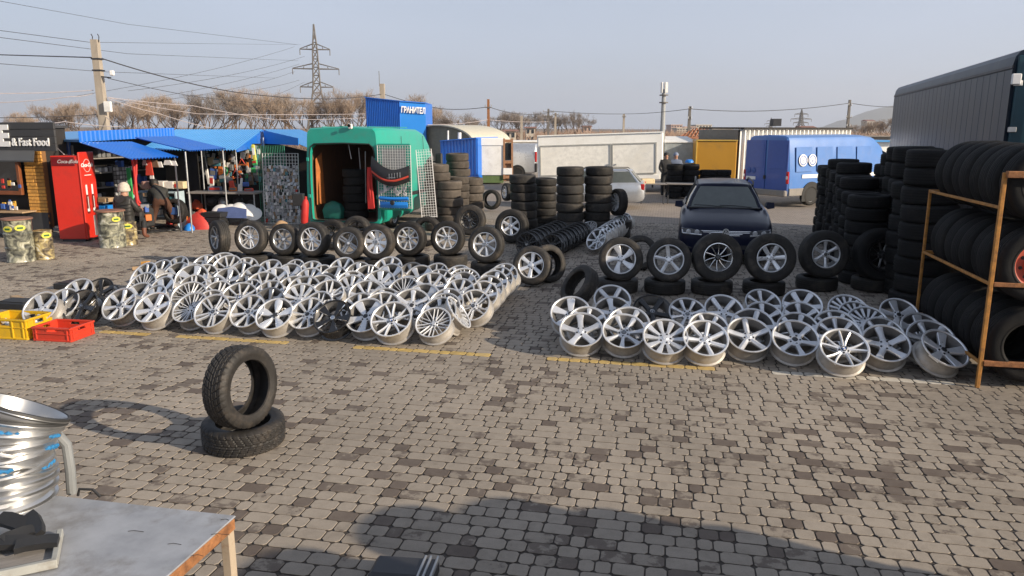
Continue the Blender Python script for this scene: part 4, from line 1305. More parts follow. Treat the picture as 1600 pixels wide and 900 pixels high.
for x0, y0, x1, y1 in ((-.026, .044, 0, .004), (0, .004, .026, .044), (-.046, .022, -.020, -.040), (-.020, -.040, 0, -.004), (0, -.004, .020, -.040), (.020, -.040, .046, .022)):
    d = Vector((x1 - x0, y1 - y0, 0)).normalized(); nn = Vector((-d.y, d.x, 0)) * .005
    em.loft([[Vector((x0, y0, .013)) + nn, Vector((x1, y1, .013)) + nn, Vector((x1, y1, .013)) - nn, Vector((x0, y0, .013)) - nn], [Vector((x0, y0, .017)) + nn, Vector((x1, y1, .017)) + nn, Vector((x1, y1, .017)) - nn, Vector((x0, y0, .017)) - nn]])
em.build('emblem_letters', M['white_print'], e_o)
lg = MB(); lg.box((0, .02, .36), (1.1, .05, .12), ch=.03); lg.build('lower_grille', M['black_plastic'], car)
wp = MB(); wp.box((0, 1.40, .985), (1.45, .12, .03), ch=.01); wp.build('cowl', M['black_plastic'], car)
for x0, x1 in ((.55, -.1), (-.05, -.62)):
    q = MB(); q.tube([(x0, 1.40, 1.005), ((x0 + x1) / 2, 1.44, 1.03), (x1, 1.46, 1.035)], .009, 5); q.build('wiper', M['black_plastic'], car)
sn = MB(); sn.box((0, 2.03, 1.325), (.16, .02, .09), M=Matrix.Rotation(R(-58), 3, 'X'), ch=.008); sn.build('sensor_cover', M['black_plastic'], car)
# silver wagon, seen from its flank, front to the left
wd_ = -EX
wp0 = gr(1004, 327)
wag = thing('parked_car', 'silver estate car half hidden by the black tyre stacks', 'car', Matrix.Translation(wp0 + EY * .87) @ Matrix.Rotation(math.atan2(EX.y, EX.x) - R(90), 4, 'Z') @ Matrix.Diagonal((.88, .88, .88, 1)) @ Matrix.Translation((0, -4.45, 0)))
car_body(wag, [(0, .60, .30, .56, .60), (.05, .72, .22, .66, .70), (.2, .82, .20, .73, .76), (.8, .87, .19, .83, .87), (1.4, .88, .19, .88, .93), (2.4, .885, .19, .90, .92), (3.6, .88, .19, .93, .94), (4.2, .86, .22, .94, .95), (4.42, .82, .28, .92, .93), (4.48, .76, .35, .80, .82)], M['silver_car'])
glasshouse(wag, 1.25, 4.36, 2.0, 4.0, .79, .58, .90, 1.33, M['silver_car'])
for sx in (-1, 1):
    for y in (.85, 3.50):
        arch(wag, (sx * .855, y, .32), .38, sx, .035); road_wheel(wag, (sx * .79, y, .31), .31, .2, 'star5', sx)
    tl = MB(); tl.box((sx * .74, 4.41, .78), (.17, .14, .22), ch=.02); tl.build('tail_lamp', M['red_lamp'], wag)
    rr = MB(); rr.tube([(sx * .58, 2.1, 1.35), (sx * .58, 2.2, 1.42), (sx * .58, 3.8, 1.42), (sx * .58, 3.9, 1.35)], .016, 6); rr.build('roof_rail', M['black_plastic'], wag)
    for y in (1.95, 2.95):
        hn = MB(); hn.box((sx * .885, y, .80), (.03, .16, .03), ch=.008); hn.build('door_handle', M['silver_car'], wag)
# silver van far back
sv0 = at(842, 272, 40); sv0.z = 0
svn = thing('delivery_van', 'silver panel van partly hidden behind the white trailer', 'van', Matrix.Translation(sv0) @ Matrix.Rotation(math.atan2(EX.y, EX.x) + R(90), 4, 'Z'))
def ssec(y, w_, zb, zr):
    h = [(0, zb), (w_ - .05, zb), (w_, zb + .08), (w_, .95), (w_ - .04, 1.3), (w_ - .10, zr - .14), (w_ - .2, zr), (0, zr + .02)]
    return ring(y, mirror(h))
mb = MB(); mb.loft([ssec(0, .9, .4, 1.7), ssec(.06, .95, .3, 1.78), ssec(3.2, .95, .3, 1.8), ssec(3.9, .95, .3, 1.3), ssec(4.6, .9, .3, .95), ssec(4.75, .8, .4, .8)]); mb.build('body', M['silver_car'], svn, ang=30)
for sx in (-1, 1):
    for y in (.95, 3.9):
        arch(svn, (sx * .93, y, .34), .40, sx, .03); road_wheel(svn, (sx * .87, y, .33), .33, .2, 'ten_pad', sx)
    tl = MB(); tl.box((sx * .90, .01, 1.15), (.10, .10, .52), ch=.02); tl.build('tail_lamp', M['red_lamp'], svn)
    bm_ = MB(); bm_.box((sx * .90, .0, .6), (.14, .14, .45), ch=.03); bm_.build('bumper_corner', M['black_plastic'], svn)
# ---------------------------------------------------------------- food kiosk
def colmat(nm, c, **k):
    if nm not in M:
        M[nm] = mat(nm, c, **k)
    return M[nm]
M['sign_board'] = mat('sign_board_dark', (.045, .045, .047), .6, var=.15, sc=3, stretch=(.4, 2, 4))
M['awning_grey'] = mat('grey_awning', (.075, .078, .082), .75, var=.1)
M['brick_y'] = mat('yellow_brick', (.66, .33, .07), .75, var=.18, sc=9, rnd=.18, dirt=((.3, .15, .05), .5, 8))
M['mortar'] = mat('mortar_brown', (.22, .11, .04), .9)
M['frame_wood'] = mat('varnished_frame', (.22, .07, .025), .45, var=.2, sc=6, coat=.3)
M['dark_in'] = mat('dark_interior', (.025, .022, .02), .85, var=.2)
kp = gr(72, 355, .3) + EX * .08; kp.z = 0
KM = TM(kp, GA)
kio = thing('food_kiosk', 'dark fast food kiosk with yellow brick panel and white lettering', 'kiosk', KM)
mb = MB()
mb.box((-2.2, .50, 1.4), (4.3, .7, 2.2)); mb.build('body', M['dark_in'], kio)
mb = MB(); mb.box((-2.2, .42, 2.53), (4.4, 1.0, .06)); mb.build('roof', M['sign_board'], kio)
mb = MB(); mb.box((-2.0, .06, .40), (4.0, .10, .46)); mb.build('base_panel', M['sign_board'], kio)
mb = MB(); mb.box((-.235, .10, 1.15), (.47, .12, 1.74)); bp_ = mb.build('brick_panel', M['mortar'], kio)
bq = MB(); bq.box((0, 0, 0), (.192, .035, .066), ch=.005); bqm = bq.mesh('brick', M['brick_y'])
bh = MB(); bh.box((0, 0, 0), (.072, .035, .066), ch=.005); bhm = bh.mesh('brick', M['brick_y'])
for r_ in range(22):
    z = .32 + .078 * r_
    xs = [(-.37, 0), (-.17, 0), (-.035, 1)] if r_ % 2 else [(-.435, 1), (-.30, 0), (-.10, 0)]
    for x, h in xs:
        link('brick', bhm if h else bqm, bp_, TM((x, .034 + random.uniform(-.003, .003), z)))
for x0, x1 in ((-1.42, -.60), (-2.5, -1.5)):
    fr_ = MB()
    for c, d in ((((x0 + x1) / 2, .03, 1.06), (x1 - x0, .09, .09)), (((x0 + x1) / 2, .03, 1.86), (x1 - x0, .09, .08)), ((x0 + .04, .03, 1.46), (.08, .09, .72)), ((x1 - .04, .03, 1.46), (.08, .09, .72))):
        fr_.box(c, d, ch=.008)
    f_ = fr_.build('window_frame', M['frame_wood'], kio)
    pn = MB(); pn.box(((x0 + x1) / 2, .06, 1.46), (x1 - x0 - .16, .012, .72)); pn.build('pane', M['glass_dark'], f_)
mb = MB(); mb.box((-1.6, -.16, .66), (2.6, .42, .035), ch=.006); mb.build('counter_shelf', M['wood'], kio)
pk = MB()
for i in range(70):
    up = i % 3 == 0
    pk.box((-2.6 + 2.05 * random.random(), -.05 - .2 * random.random() if not up else -.03, .72 + .04 * random.random() + (.42 + .22 * random.random() if up else .12 * random.random())), (.05 + .06 * random.random(), .03, .06 + .07 * random.random()), m=random.randrange(4), ch=.006)
tag(pk.build('snack_packets', [colmat('pk_red', (.5, .04, .03)), colmat('pk_white', (.7, .68, .65)), colmat('pk_yellow', (.6, .35, .05)), colmat('pk_blue', (.05, .12, .4))], kio), kind='stuff')
mb = MB()
sb_ = []
for k in range(4):
    q = MB(); q.box((-1.77, -.22, 2.08 + .155 * k), (4.86, .05, .150), ch=.008); sb_.append(q.build('sign_plank', M['sign_board'], kio))
TX = lambda x, y, z: Matrix.Translation((x, y, z)) @ Matrix.Rotation(R(90), 4, 'X')
text('& Fast Food', .235, M['white_print'], sb_[0], TX(.52, -.258, 2.12), off=.005, sx=.84, align='RIGHT', ext=.012)
text('E', .60, M['white_print'], sb_[1], TX(-.50, -.258, 2.13), off=.03, sx=.9, align='RIGHT', ext=.012)
mb = MB(); mb.slab((-4.2, -.24, 1.99), (.10, -.24, 1.99), (.72, -.95, 1.80), (-4.2, -.95, 1.80), .03); mb.build('awning', M['awning_grey'], kio)
mb = MB(); mb.box((-2.2, -.23, 2.0), (4.3, .03, .02)); mb.build('awning_rail', M['galv'], kio)
# ---------------------------------------------------------------- red drinks machine
M['red_paint'] = mat('red_machine_paint', (.62, .026, .012), .4, var=.07, sc=3, coat=.3, dirt=((.35, .03, .02), .5, 3))
M['red_dark'] = mat('red_dark_panel', (.16, .008, .012), .35)
vm = thing('drinks_machine', 'tall red drinks machine with white script and two bottles printed', 'vending machine', TM(gr(136, 378), R(1)))
mb = MB(); mb.box((-.31, .31, .98), (.60, .58, 1.84), ch=.012); mb.build('cabinet', M['red_paint'], vm)
mb = MB(); mb.box((.012, .31, 1.02), (.035, .62, 1.92), ch=.012); dr_ = mb.build('door', M['red_paint'], vm)
mb = MB(); mb.box((-.31, .31, .03), (.5, .5, .06)); mb.build('plinth', M['dark_metal'], vm)
mb = MB(); mb.box((-.33, .013, 1.78), (.50, .02, .19), ch=.004); hp_ = mb.build('header_panel', M['red_dark'], vm)
FRONT = Matrix.Rotation(R(90), 4, 'X')
text('Coca-Cola', .105, colmat('faded_white', (.45, .40, .40)), hp_, Matrix.Translation((-.46, -.001, 1.745)) @ FRONT, shear=.35, align='LEFT', off=.002, ext=.002)
mb = MB(); mb.tube([(-.13, 0.0, 1.80), (-.20, 0.0, 1.74)], .012, 5); mb.build('bottle_print', colmat('faded_white', (.45, .40, .40)), hp_)
mb = MB(); mb.box((.034, .44, .33), (.012, .22, .46), ch=.004); mb.build('coin_plate', M['galv'], vm)
mb = MB(); mb.lathe([(.135, .003), (.143, .003), (.143, 0), (.135, 0)], 36, closed=True, M=Matrix.Translation((.030, .29, 1.68)) @ SIDE); mb.build('logo_ring', M['white_print'], dr_)
text('Coca-Cola', .115, M['white_print'], dr_, Matrix.Translation((.031, .29, 1.655)) @ SIDE, shear=.35, off=.004, ext=.003)
mb = MB(); mb.box((.031, .29, 1.47), (.004, .28, .016)); mb.build('tagline', M['white_print'], dr_)
M['bottle_brown'] = mat('bottle_print_brown', (.16, .02, .015), .4)
for y in (.17, .41):
    pr = [(.0, .62), (.05, .62), (.072, .70), (.06, .82), (.07, .92), (.055, 1.0), (.03, 1.08), (.026, 1.22)]
    q = MB(); pol = [(y + a, b) for a, b in pr] + [(y - a, b) for a, b in pr[::-1]]
    q.add([(.0318, a, b) for a, b in pol] + [(.030, a, b) for a, b in pol], [tuple(range(len(pol)))] + [(i, (i + 1) % len(pol), len(pol) + (i + 1) % len(pol), len(pol) + i) for i in range(len(pol))])
    b_o = q.build('bottle_print', M['bottle_brown'], dr_)
    q = MB(); q.box((.033, y, 1.15), (.003, .062, .22)); q.box((.033, y + .02, .85), (.003, .018, .30)); q.box((.033, y, .70), (.003, .09, .06)); q.build('label_print', M['white_print'], b_o)
# ---------------------------------------------------------------- printed drums
def drum_mat(nm, c1, c2, c3):
    m = bpy.data.materials.new(nm); m.use_nodes = True
    nt, ln = m.node_tree.nodes, m.node_tree.links
    b = nt['Principled BSDF']; tc = nt.new('ShaderNodeTexCoord'); nz = nt.new('ShaderNodeTexNoise')
    nz.inputs['Scale'].default_value = 7; nz.inputs['Detail'].default_value = 5; nz.inputs['Distortion'].default_value = 1.2
    oi = nt.new('ShaderNodeObjectInfo'); ad = nt.new('ShaderNodeVectorMath'); ad.operation = 'MULTIPLY_ADD'; ad.inputs[1].default_value = (9, 7, 5)
    ln.new(oi.outputs['Random'], ad.inputs[0]); ln.new(tc.outputs['Object'], ad.inputs[2]); ln.new(ad.outputs[0], nz.inputs['Vector'])
    cr = nt.new('ShaderNodeValToRGB'); e = cr.color_ramp.elements
    e[0].position = .36; e[0].color = c1 + (1,); e[1].position = .70; e[1].color = (.6, .58, .5, 1)
    x = e.new(.48); x.color = c2 + (1,); x = e.new(.60); x.color = c3 + (1,)
    ln.new(nz.outputs['Fac'], cr.inputs['Fac']); ln.new(cr.outputs[0], b.inputs['Base Color']); b.inputs['Roughness'].default_value = .28
    b.inputs['Coat Weight'].default_value = .4
    return m
M['drum_g'] = drum_mat('drum_print_green', (.045, .045, .038), (.16, .16, .125), (.36, .35, .25))
M['drum_b'] = drum_mat('drum_print_brown', (.05, .04, .03), (.19, .15, .09), (.45, .36, .16))
M['lab_y'] = mat('label_yellow', (.62, .58, .08), .4)
M['lab_g'] = mat('label_green', (.03, .12, .03), .4)
M['wood_red'] = mat('reddish_board', (.24, .12, .08), .7, var=.25)
def drum(pos, r, h, mt, label, top=True, labels=((-60, .8),)):
    t = thing('steel_drum', label, 'drum', TM(pos, 0), 'printed drums used as tables')
    pr = [(r * .2, 0.0), (r, 0), (r + .006, .012), (r, .03)]
    for k in (1, 2):
        z = h * k / 3
        pr += [(r, z - .03), (r + .009, z - .012), (r + .009, z + .012), (r, z + .03)]
    pr += [(r, h - .03), (r + .006, h - .012), (r, h), (r * .2, h)]
    mb = MB(); mb.lathe(pr, 36); mb.build('shell', M[mt], t, ang=25)
    if top:
        mb = MB(); mb.lathe([(.001, h + .001), (r * 1.12, h + .001), (r * 1.12, h + .026), (.001, h + .026)], 30); mb.build('table_top', M['wood_red'], t)
    for a, f in labels:
        A_ = R(a)
        q = MB(); q.lathe([(.0005, .006), (.085, .005), (.09, 0)], 20, M=Matrix.Diagonal((1, .62, 1, 1)))
        l_ = q.build('oval_label', M['lab_y'], t, Matrix.Translation((math.cos(A_) * (r + .001), math.sin(A_) * (r + .001), h * f)) @ Matrix.Rotation(A_, 4, 'Z') @ SIDE)
        q = MB(); q.box((0, 0, .007), (.10, .035, .004)); q.build('label_print', M['lab_g'], l_)
    return t
drum(gr(26, 411) + Vector((-.04, .22, 0)), .24, .80, 'drum_g', 'large green printed drum with table top, nearest the camera', True, ((-98, .80), (-48, .82)))
drum(gr(61, 407) + Vector((0, .2, 0)), .165, .56, 'drum_b', 'small brown printed drum beside the large green one', False, ((-35, .84),))
drum(gr(168, 388) + Vector((0, .25, 0)), .265, .76, 'drum_g', 'large printed drum before the red drinks machine', True, ((-40, .80),))
drum(gr(196, 384) + Vector((0, .18, 0)), .175, .50, 'drum_b', 'small yellow printed drum beside the seated person', False, ((-62, .84),))
# ---------------------------------------------------------------- blue roofed stalls
GS = 'blue roofed market stalls'
def post(parent, a, b, r=.02, mt='galv'):
    q = MB(); q.tube([a, b], r, 8); return q.build('post', M[mt], parent)
def dn(p): return Vector((p.x, p.y, 0))
st_a = thing('market_stall', 'stall with two blue awnings behind the red drinks machine', 'stall', None, GS)
T0, L0, T1 = at(123, 222, 17.05), at(203, 248, 16.8), at(205, 221, 18.75)
q = MB(); q.corr(T0, T1 - T0, L0 - T0, 15, .03); q.build('awning', M['blue_sheet'], st_a, ang=0)
T0b, L0b, T1b = at(209, 214, 18.75), at(295, 235, 18.3), at(273, 212.5, 20.45)
q = MB(); q.corr(T0b, T1b - T0b, L0b - T0b, 17, .03); q.build('awning', M['blue_sheet'], st_a, ang=0)
q = MB(); q.slab(at(90, 217.5, 18.0), at(122, 218.5, 17.3), at(272, 200, 22.3), at(90, 206, 23.5), .05); q.build('roof', M['blue_roof'], st_a)
fa, fb = at(124, 222, 17.25), at(272, 213, 22.2)
q = MB(); q.corr(fa, fb - fa, Vector((0, 0, .24)), 26, .025); q.build('fascia', M['blue_sheet'], st_a, ang=0)
wa, wb = dn(at(84, 300, 18.9)), dn(at(119, 300, 18.3))
q = MB(); q.corr(wa, wb - wa, Vector((0, 0, 2.18)), 6, .03); q.build('side_wall', M['blue_sheet'], st_a, ang=0)
bw = wa + EX * .25 + EY * .3
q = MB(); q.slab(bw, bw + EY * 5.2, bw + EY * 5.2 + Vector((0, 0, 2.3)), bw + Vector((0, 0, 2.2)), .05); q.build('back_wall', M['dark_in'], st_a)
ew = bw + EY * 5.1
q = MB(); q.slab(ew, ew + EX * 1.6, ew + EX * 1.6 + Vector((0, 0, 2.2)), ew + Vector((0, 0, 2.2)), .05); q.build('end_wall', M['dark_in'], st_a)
L1 = L0 + T1 - T0; L1b = L0b + T1b - T0b
for p in (L1, L0b, L1b):
    post(st_a, dn(p) - EX * .1, p - EX * .1 - Vector((0, 0, .03)))
post(st_a, wb + Vector((0.05, -.05, 0)), wb + Vector((.05, -.05, 2.1)), .03, 'grey_wood')
for z in (.62, 1.0, 1.38, 1.75):
    q = MB(); q.box((0, 0, 0), (.42, 2.3, .03)); q.build('shelf', M['grey_wood'], st_a, TM(bw + EX * .26 + EY * 1.3 + Vector((0, 0, z)), GA))
gd = MB()
for z in (.64, 1.02, 1.40, 1.77):
    for i in range(13):
        h = random.uniform(.08, .26)
        c = bw + EX * random.uniform(.2, .4) + EY * (.25 + .165 * i) + Vector((0, 0, z + h / 2))
        gd.box(c, (random.uniform(.1, .2), random.uniform(.08, .15), h), m=random.randrange(6), M=Matrix.Rotation(GA, 3, 'Z'), ch=.01)
tag(gd.build('shelf_goods', [colmat('goods_black', (.03, .03, .03)), colmat('goods_grey', (.16, .16, .16)), colmat('pk_white', (.7, .68, .65)), colmat('goods_brown', (.16, .1, .06)), colmat('goods_black', (.03, .03, .03)), colmat('pk_blue', (.05, .12, .4))], st_a), kind='stuff')
# stall facing the square
st_b = thing('market_stall', 'stall with pale blue sloping roof, goods hung on its back wall', 'stall', None, GS)
FRr, BR, BL = at(369, 234, 20.6), at(411, 202, 23.3), at(275, 202, 23.3)
q = MB(); q.corr(BL, BR - BL, FRr - BR, 34, .03); q.build('roof', M['blue_roof'], st_b, ang=0)
sa = FRr + Vector((.02, 0, -.01)); sb2 = BR + Vector((.02, 0, -.02))
q = MB(); q.slab(sa - Vector((0, 0, .05)), sb2 - Vector((0, 0, .45)), sb2, sa, .02); q.build('gable', M['blue_sheet'], st_b)
b0_, b1_ = dn(at(290, 300, 22.0)), dn(at(412, 300, 22.0))
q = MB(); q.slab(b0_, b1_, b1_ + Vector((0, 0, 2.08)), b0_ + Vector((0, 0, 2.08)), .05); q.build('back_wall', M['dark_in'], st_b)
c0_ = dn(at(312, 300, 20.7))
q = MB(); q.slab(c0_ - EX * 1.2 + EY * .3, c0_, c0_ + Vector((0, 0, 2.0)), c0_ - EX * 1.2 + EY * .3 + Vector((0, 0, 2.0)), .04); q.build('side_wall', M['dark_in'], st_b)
for px in (314, 368):
    p = at(px, 234, 20.62); post(st_b, dn(p), p, .018)
tb = thing('market_table', 'long stall table covered with small car goods', 'table', TM(dn(at(355, 310, 20.45)), GA * .4))
q = MB(); q.box((0, 0, .82), (1.9, .7, .05), ch=.008); q.build('table_top', M['grey_wood'], tb)
for sx in (-.88, .88):
    for sy in (-.3, .3):
        q = MB(); q.tube([(sx, sy, 0), (sx, sy, .795)], .018, 6); q.build('leg', M['galv'], tb)
st_c = thing('market_stall', 'small stall with blue roof behind the white wire panel', 'stall', None, GS)
T0, L0 = at(411, 202, 22.9), at(484, 232, 21.8)
q = MB(); q.corr(T0, EY * 2.3, L0 - T0, 14, .03); q.build('roof', M['blue_roof'], st_c, ang=0)
q = MB(); q.slab(T0 - Vector((0, 0, .42)) + Vector((.02, -.02, 0)), at(466, 227, 22.0), at(466, 216, 22.0), T0 + Vector((.02, -.02, -.03)), .02); q.build('gable', M['blue_flat'], st_c)
d0, d1 = dn(at(405, 300, 24.2)), dn(at(498, 300, 23.6))
q = MB(); q.slab(d0, d1, d1 + Vector((0, 0, 1.75)), d0 + Vector((0, 0, 2.2)), .05); q.build('back_wall', M['dark_in'], st_c)
for p in (L0, L0 + EY * 2.2, at(414, 215, 22.8)):
    post(st_c, dn(p) - EX * .06, p - EX * .06, .025)
# ---------------------------------------------------------------- wire panels
def wire_panel(label, o, wd, ht, rz, tilt, mt, nx, ny, r=.004, group='wire display panels'):
    Mx = TM(o, rz) @ Matrix.Rotation(tilt, 4, 'X')
    t = thing('display_rack', label, 'display rack', Mx, group)
    q = MB()
    q.tube([(0, 0, 0), (0, 0, ht), (wd, 0, ht), (wd, 0, 0)], .010, 6); q.tube([(0, 0, .02), (wd, 0, .02)], .010, 6); q.build('frame', M[mt], t)
    q = MB()
    for i in range(1, nx):
        q.box((wd * i / nx, 0, ht / 2), (r * 2, r * 2, ht))
    for j in range(1, ny):
        q.box((wd / 2, -.004, ht * j / ny), (wd, r * 2, r * 2))
    q.build('wire_grid', M[mt], t)
    return t
M['green_wire'] = mat('green_wire', (.06, .28, .18), .5)
pnl = wire_panel('white wire panel covered with small packets beside the green van', dn(at(414, 345, 20.2)), 1.02, 1.86, GA, R(-3), 'white_paint', 12, 22)
wire_panel('green wire panel standing behind the white packet panel', dn(at(409, 345, 20.7)), .80, 2.05, GA, 0, 'green_wire', 16, 4)
pk = MB()
pkm = [colmat('pk_grey', (.36, .36, .36)), colmat('pk_white', (.7, .68, .65)), colmat('pk_silver', (.42, .43, .45), rough=.3, metal=.3), colmat('pk_brown', (.30, .2, .12)), colmat('goods_black', (.03, .03, .03)), colmat('pk_red', (.5, .04, .03)), colmat('pk_teal', (.06, .2, .24)), colmat('goods_grey', (.16, .16, .16))]
z = .10
while z < 1.58:
    x = .04 + random.uniform(0, .03)
    while x < .98:
        w_ = random.uniform(.04, .085); h_ = random.uniform(.06, .11)
        if random.random() < .93:
            pk.box((x + w_ / 2, -.022 - random.uniform(0, .012), z + random.uniform(-.015, .015)), (w_, .014, h_), m=random.choices(range(8), (7, 5, 9, 3, 1, .5, .6, 2))[0], M=Matrix.Rotation(random.gauss(0, .14), 3, 'Y') @ Matrix.Rotation(random.gauss(0, .2), 3, 'X'), ch=.003)
        x += w_ + random.uniform(.003, .02)
    z += .088
tag(pk.build('packets', pkm, pnl), kind='stuff')
# mesh and goods on the van's open door
DM = van.matrix_basis @ Matrix.Translation((.95, -.03, 0)) @ Matrix.Rotation(R(-4), 4, 'Z')
o_ = DM @ Vector((.02, -.055, .60)); wire_panel('white square mesh hung on the open van door', o_, .86, 1.50, VA - R(4), 0, 'white_paint', 13, 24, .004)
wire_panel('narrow white mesh panel leaning beside the open van door', dn(DM @ Vector((.92, -.02, 0))) + Vector((.19, -.05, .38)), .36, 1.62, VA + R(12), R(-2), 'white_paint', 6, 26, .004).matrix_basis @= Matrix.Rotation(R(-4), 4, 'Y')
def on_door(nm, label, cat, mb, mts, x, z, y=-.10, ang=35):
    return tag(mb.build(nm, mts, None, DM @ Matrix.Translation((x, y, z)), ang), label, cat)
def curved_strip(n, f, th):
    q = MB(); rings = []
    for i in range(n + 1):
        t = i / n; x, z0, z1, y = f(t)
        rings.append([Vector((x, y, z0)), Vector((x, y - th * .6, z0 + (z1 - z0) * .25)), Vector((x, y - th, (z0 + z1) / 2)), Vector((x, y - th * .5, z1 - (z1 - z0) * .2)), Vector((x, y, z1)), Vector((x, y + .015, (z0 + z1) / 2))])
    q.loft(rings); return q
bf = lambda t: (-.10 + .98 * t, 1.28 - .16 * math.sin(math.pi * t) + .10 * (1 - t) - .02, 1.72 - .20 * math.sin(math.pi * t) + .14 * (1 - t) - .08 * t, -.03 - .10 * math.sin(math.pi * t))
bc = thing('bumper_cover', 'black front bumper cover with red stripe hung on the van door', 'bumper', DM @ Matrix.Translation((0, -.10, 0)))
curved_strip(16, bf, .07).build('shell', M['black_plastic'], bc)
sf = lambda t: (-.09 + .96 * t, bf(t)[1] + .10, bf(t)[1] + .155, bf(t)[3] - .055)
curved_strip(16, sf, .014).build('red_stripe', colmat('bumper_red', (.55, .06, .035)), bc)
q = MB()
for k in range(5): q.box((.42 + .07 * k, -.19, 1.38 + .01 * k), (.012, .02, .12))
q.box((.47, -.19, 1.35), (.22, .015, .02)); q.build('grille', M['galv'], bc)
bb = thing('bumper_part', 'blue plastic radiator grille part hung low on the van door', 'grille', DM @ Matrix.Translation((.06, -.12, .62)))
curved_strip(10, lambda t: (.76 * t, .17 + .02 * abs(t - .5), .26 + .03 * abs(t - .5), -.05 * math.sin(math.pi * t)), .04).build('upper_bar', M['blue_flat'], bb)
curved_strip(10, lambda t: (.02 + .72 * t, .0, .15, -.05 * math.sin(math.pi * t)), .03).build('lower_bar', M['blue_flat'], bb)
q = MB(); q.lathe([(.001, .03), (.05, .025), (.06, 0)], 18, M=Matrix.Translation((.38, -.09, .13)) @ Matrix.Rotation(R(90), 4, 'X')); q.build('badge_hole', M['black_plastic'], bb)
q = MB()
for i in range(34): q.box((random.uniform(0, .66), 0, random.uniform(0, .34)), (random.uniform(.04, .09), .02, random.uniform(.05, .1)), m=random.randrange(3), M=Matrix.Rotation(random.gauss(0, .3), 3, 'Y'), ch=.004)
tag(on_door('door_packets', 'clear packets of small parts hung on the door mesh', 'packets', q, [pkm[2], pkm[1], pkm[0]], .08, .93), kind='stuff')
# red strap and what stands inside the van
q = MB()
for k in range(5):
    q.tube([(.02 * k - .04, .01 * (k % 2), 1.0), (.025 * k - .06, -.02 * (k % 3), .6), (.03 * k - .06, .01, .18), (.035 * k - .07, .02, 0)], [.02, .028, .03, .022], 7)
tag(q.build('red_straps', colmat('strap_red', (.5, .025, .02)), None, van.matrix_basis @ Matrix.Translation((.78, -.16, .58))), 'bundle of bright red straps hanging at the van door edge', 'straps')
vb = van.matrix_basis
for i in range(6):
    tyre('car_shaded', vb @ Vector((.05 + random.uniform(-.02, .02), .62, .365 + .206 * i)), (random.gauss(0, .02), random.gauss(0, .02), 1), 'steel wheel built as black tyre, %s from floor in the green van column' % ORD[i], 'column of steel wheels built as tyres inside the van')  # tyres stand in for black steel wheels to keep the column dark
for k, (x, y) in enumerate(((.02, 0.5), (.2, .7), (.36, .5))):
    q = MB(); q.tube([vb @ Vector((x, y, .65 if k else 1.75)), vb @ Vector((x - .06 + .1 * (k == 2), y, 2.1 - .08 * k))], .012, 6)
    tag(q.build('metal_rod', M['galv']), 'thin metal rod standing in the open van, %s from the left' % ORD[k], 'rod', 'rods inside the van')
q = MB(); q.loft([[vb @ Vector((-.45 + a * w_, .35 + b * w_ * .5, z)) for a, b in ((-1, -1), (1, -1), (1, 1), (-1, 1))] for z, w_ in ((.27, .22), (.48, .25), (.63, .18), (.70, .04))])
tag(q.build('green_bag', colmat('bag_green', (.01, .13, .1)), ang=60), 'dark green sack on the left of the open van floor', 'sack')
ex_ = thing('fire_extinguisher', 'red fire extinguisher leaning by the left van corner', 'extinguisher', TM(dn(at(474, 350, 18.2)) + Vector((0, 0, 0)), 0) @ Matrix.Rotation(R(6), 4, 'Y'))
q = MB(); q.lathe([(.001, .25), (.075, .25), (.085, .28), (.085, .72), (.06, .80), (.03, .84), (.03, .9), (.001, .9)], 20); q.build('cylinder', colmat('strap_red', (.5, .025, .02)), ex_)
q = MB(); q.box((0, 0, .125), (.2, .2, .25), ch=.01); q.build('stand', M['black_plastic'], ex_)
# ---------------------------------------------------------------- people
def person(label, J, edges, rad, zones, mats, sub=2):
    """J: joint name -> position, rad: joint -> radius, zones: function(point) -> material index"""
    names = list(J)
    me = bpy.data.meshes.new('person')
    me.from_pydata([tuple(J[n]) for n in names], [(names.index(a), names.index(b)) for a, b in edges], [])
    o = bpy.data.objects.new('person', me)
    COL.objects.link(o)
    sk = o.modifiers.new('skin', 'SKIN')
    sk.use_smooth_shade = True
    for i, n in enumerate(names):
        r = rad[n]
        me.skin_vertices[0].data[i].radius = (r, r) if not isinstance(r, tuple) else r
        me.skin_vertices[0].data[i].use_root = (n == 'pelvis')
    ss = o.modifiers.new('sub', 'SUBSURF')
    ss.levels = ss.render_levels = sub
    dg = bpy.context.evaluated_depsgraph_get()
    m2 = bpy.data.meshes.new_from_object(o.evaluated_get(dg))
    bpy.data.objects.remove(o)
    m2.name = 'person'
    m2.materials.clear()
    for mm in mats: m2.materials.append(mm)
    for p in m2.polygons:
        p.material_index = zones(p.center)
        p.use_smooth = True
    o = link('person', m2)
    return tag(o, label, 'person')
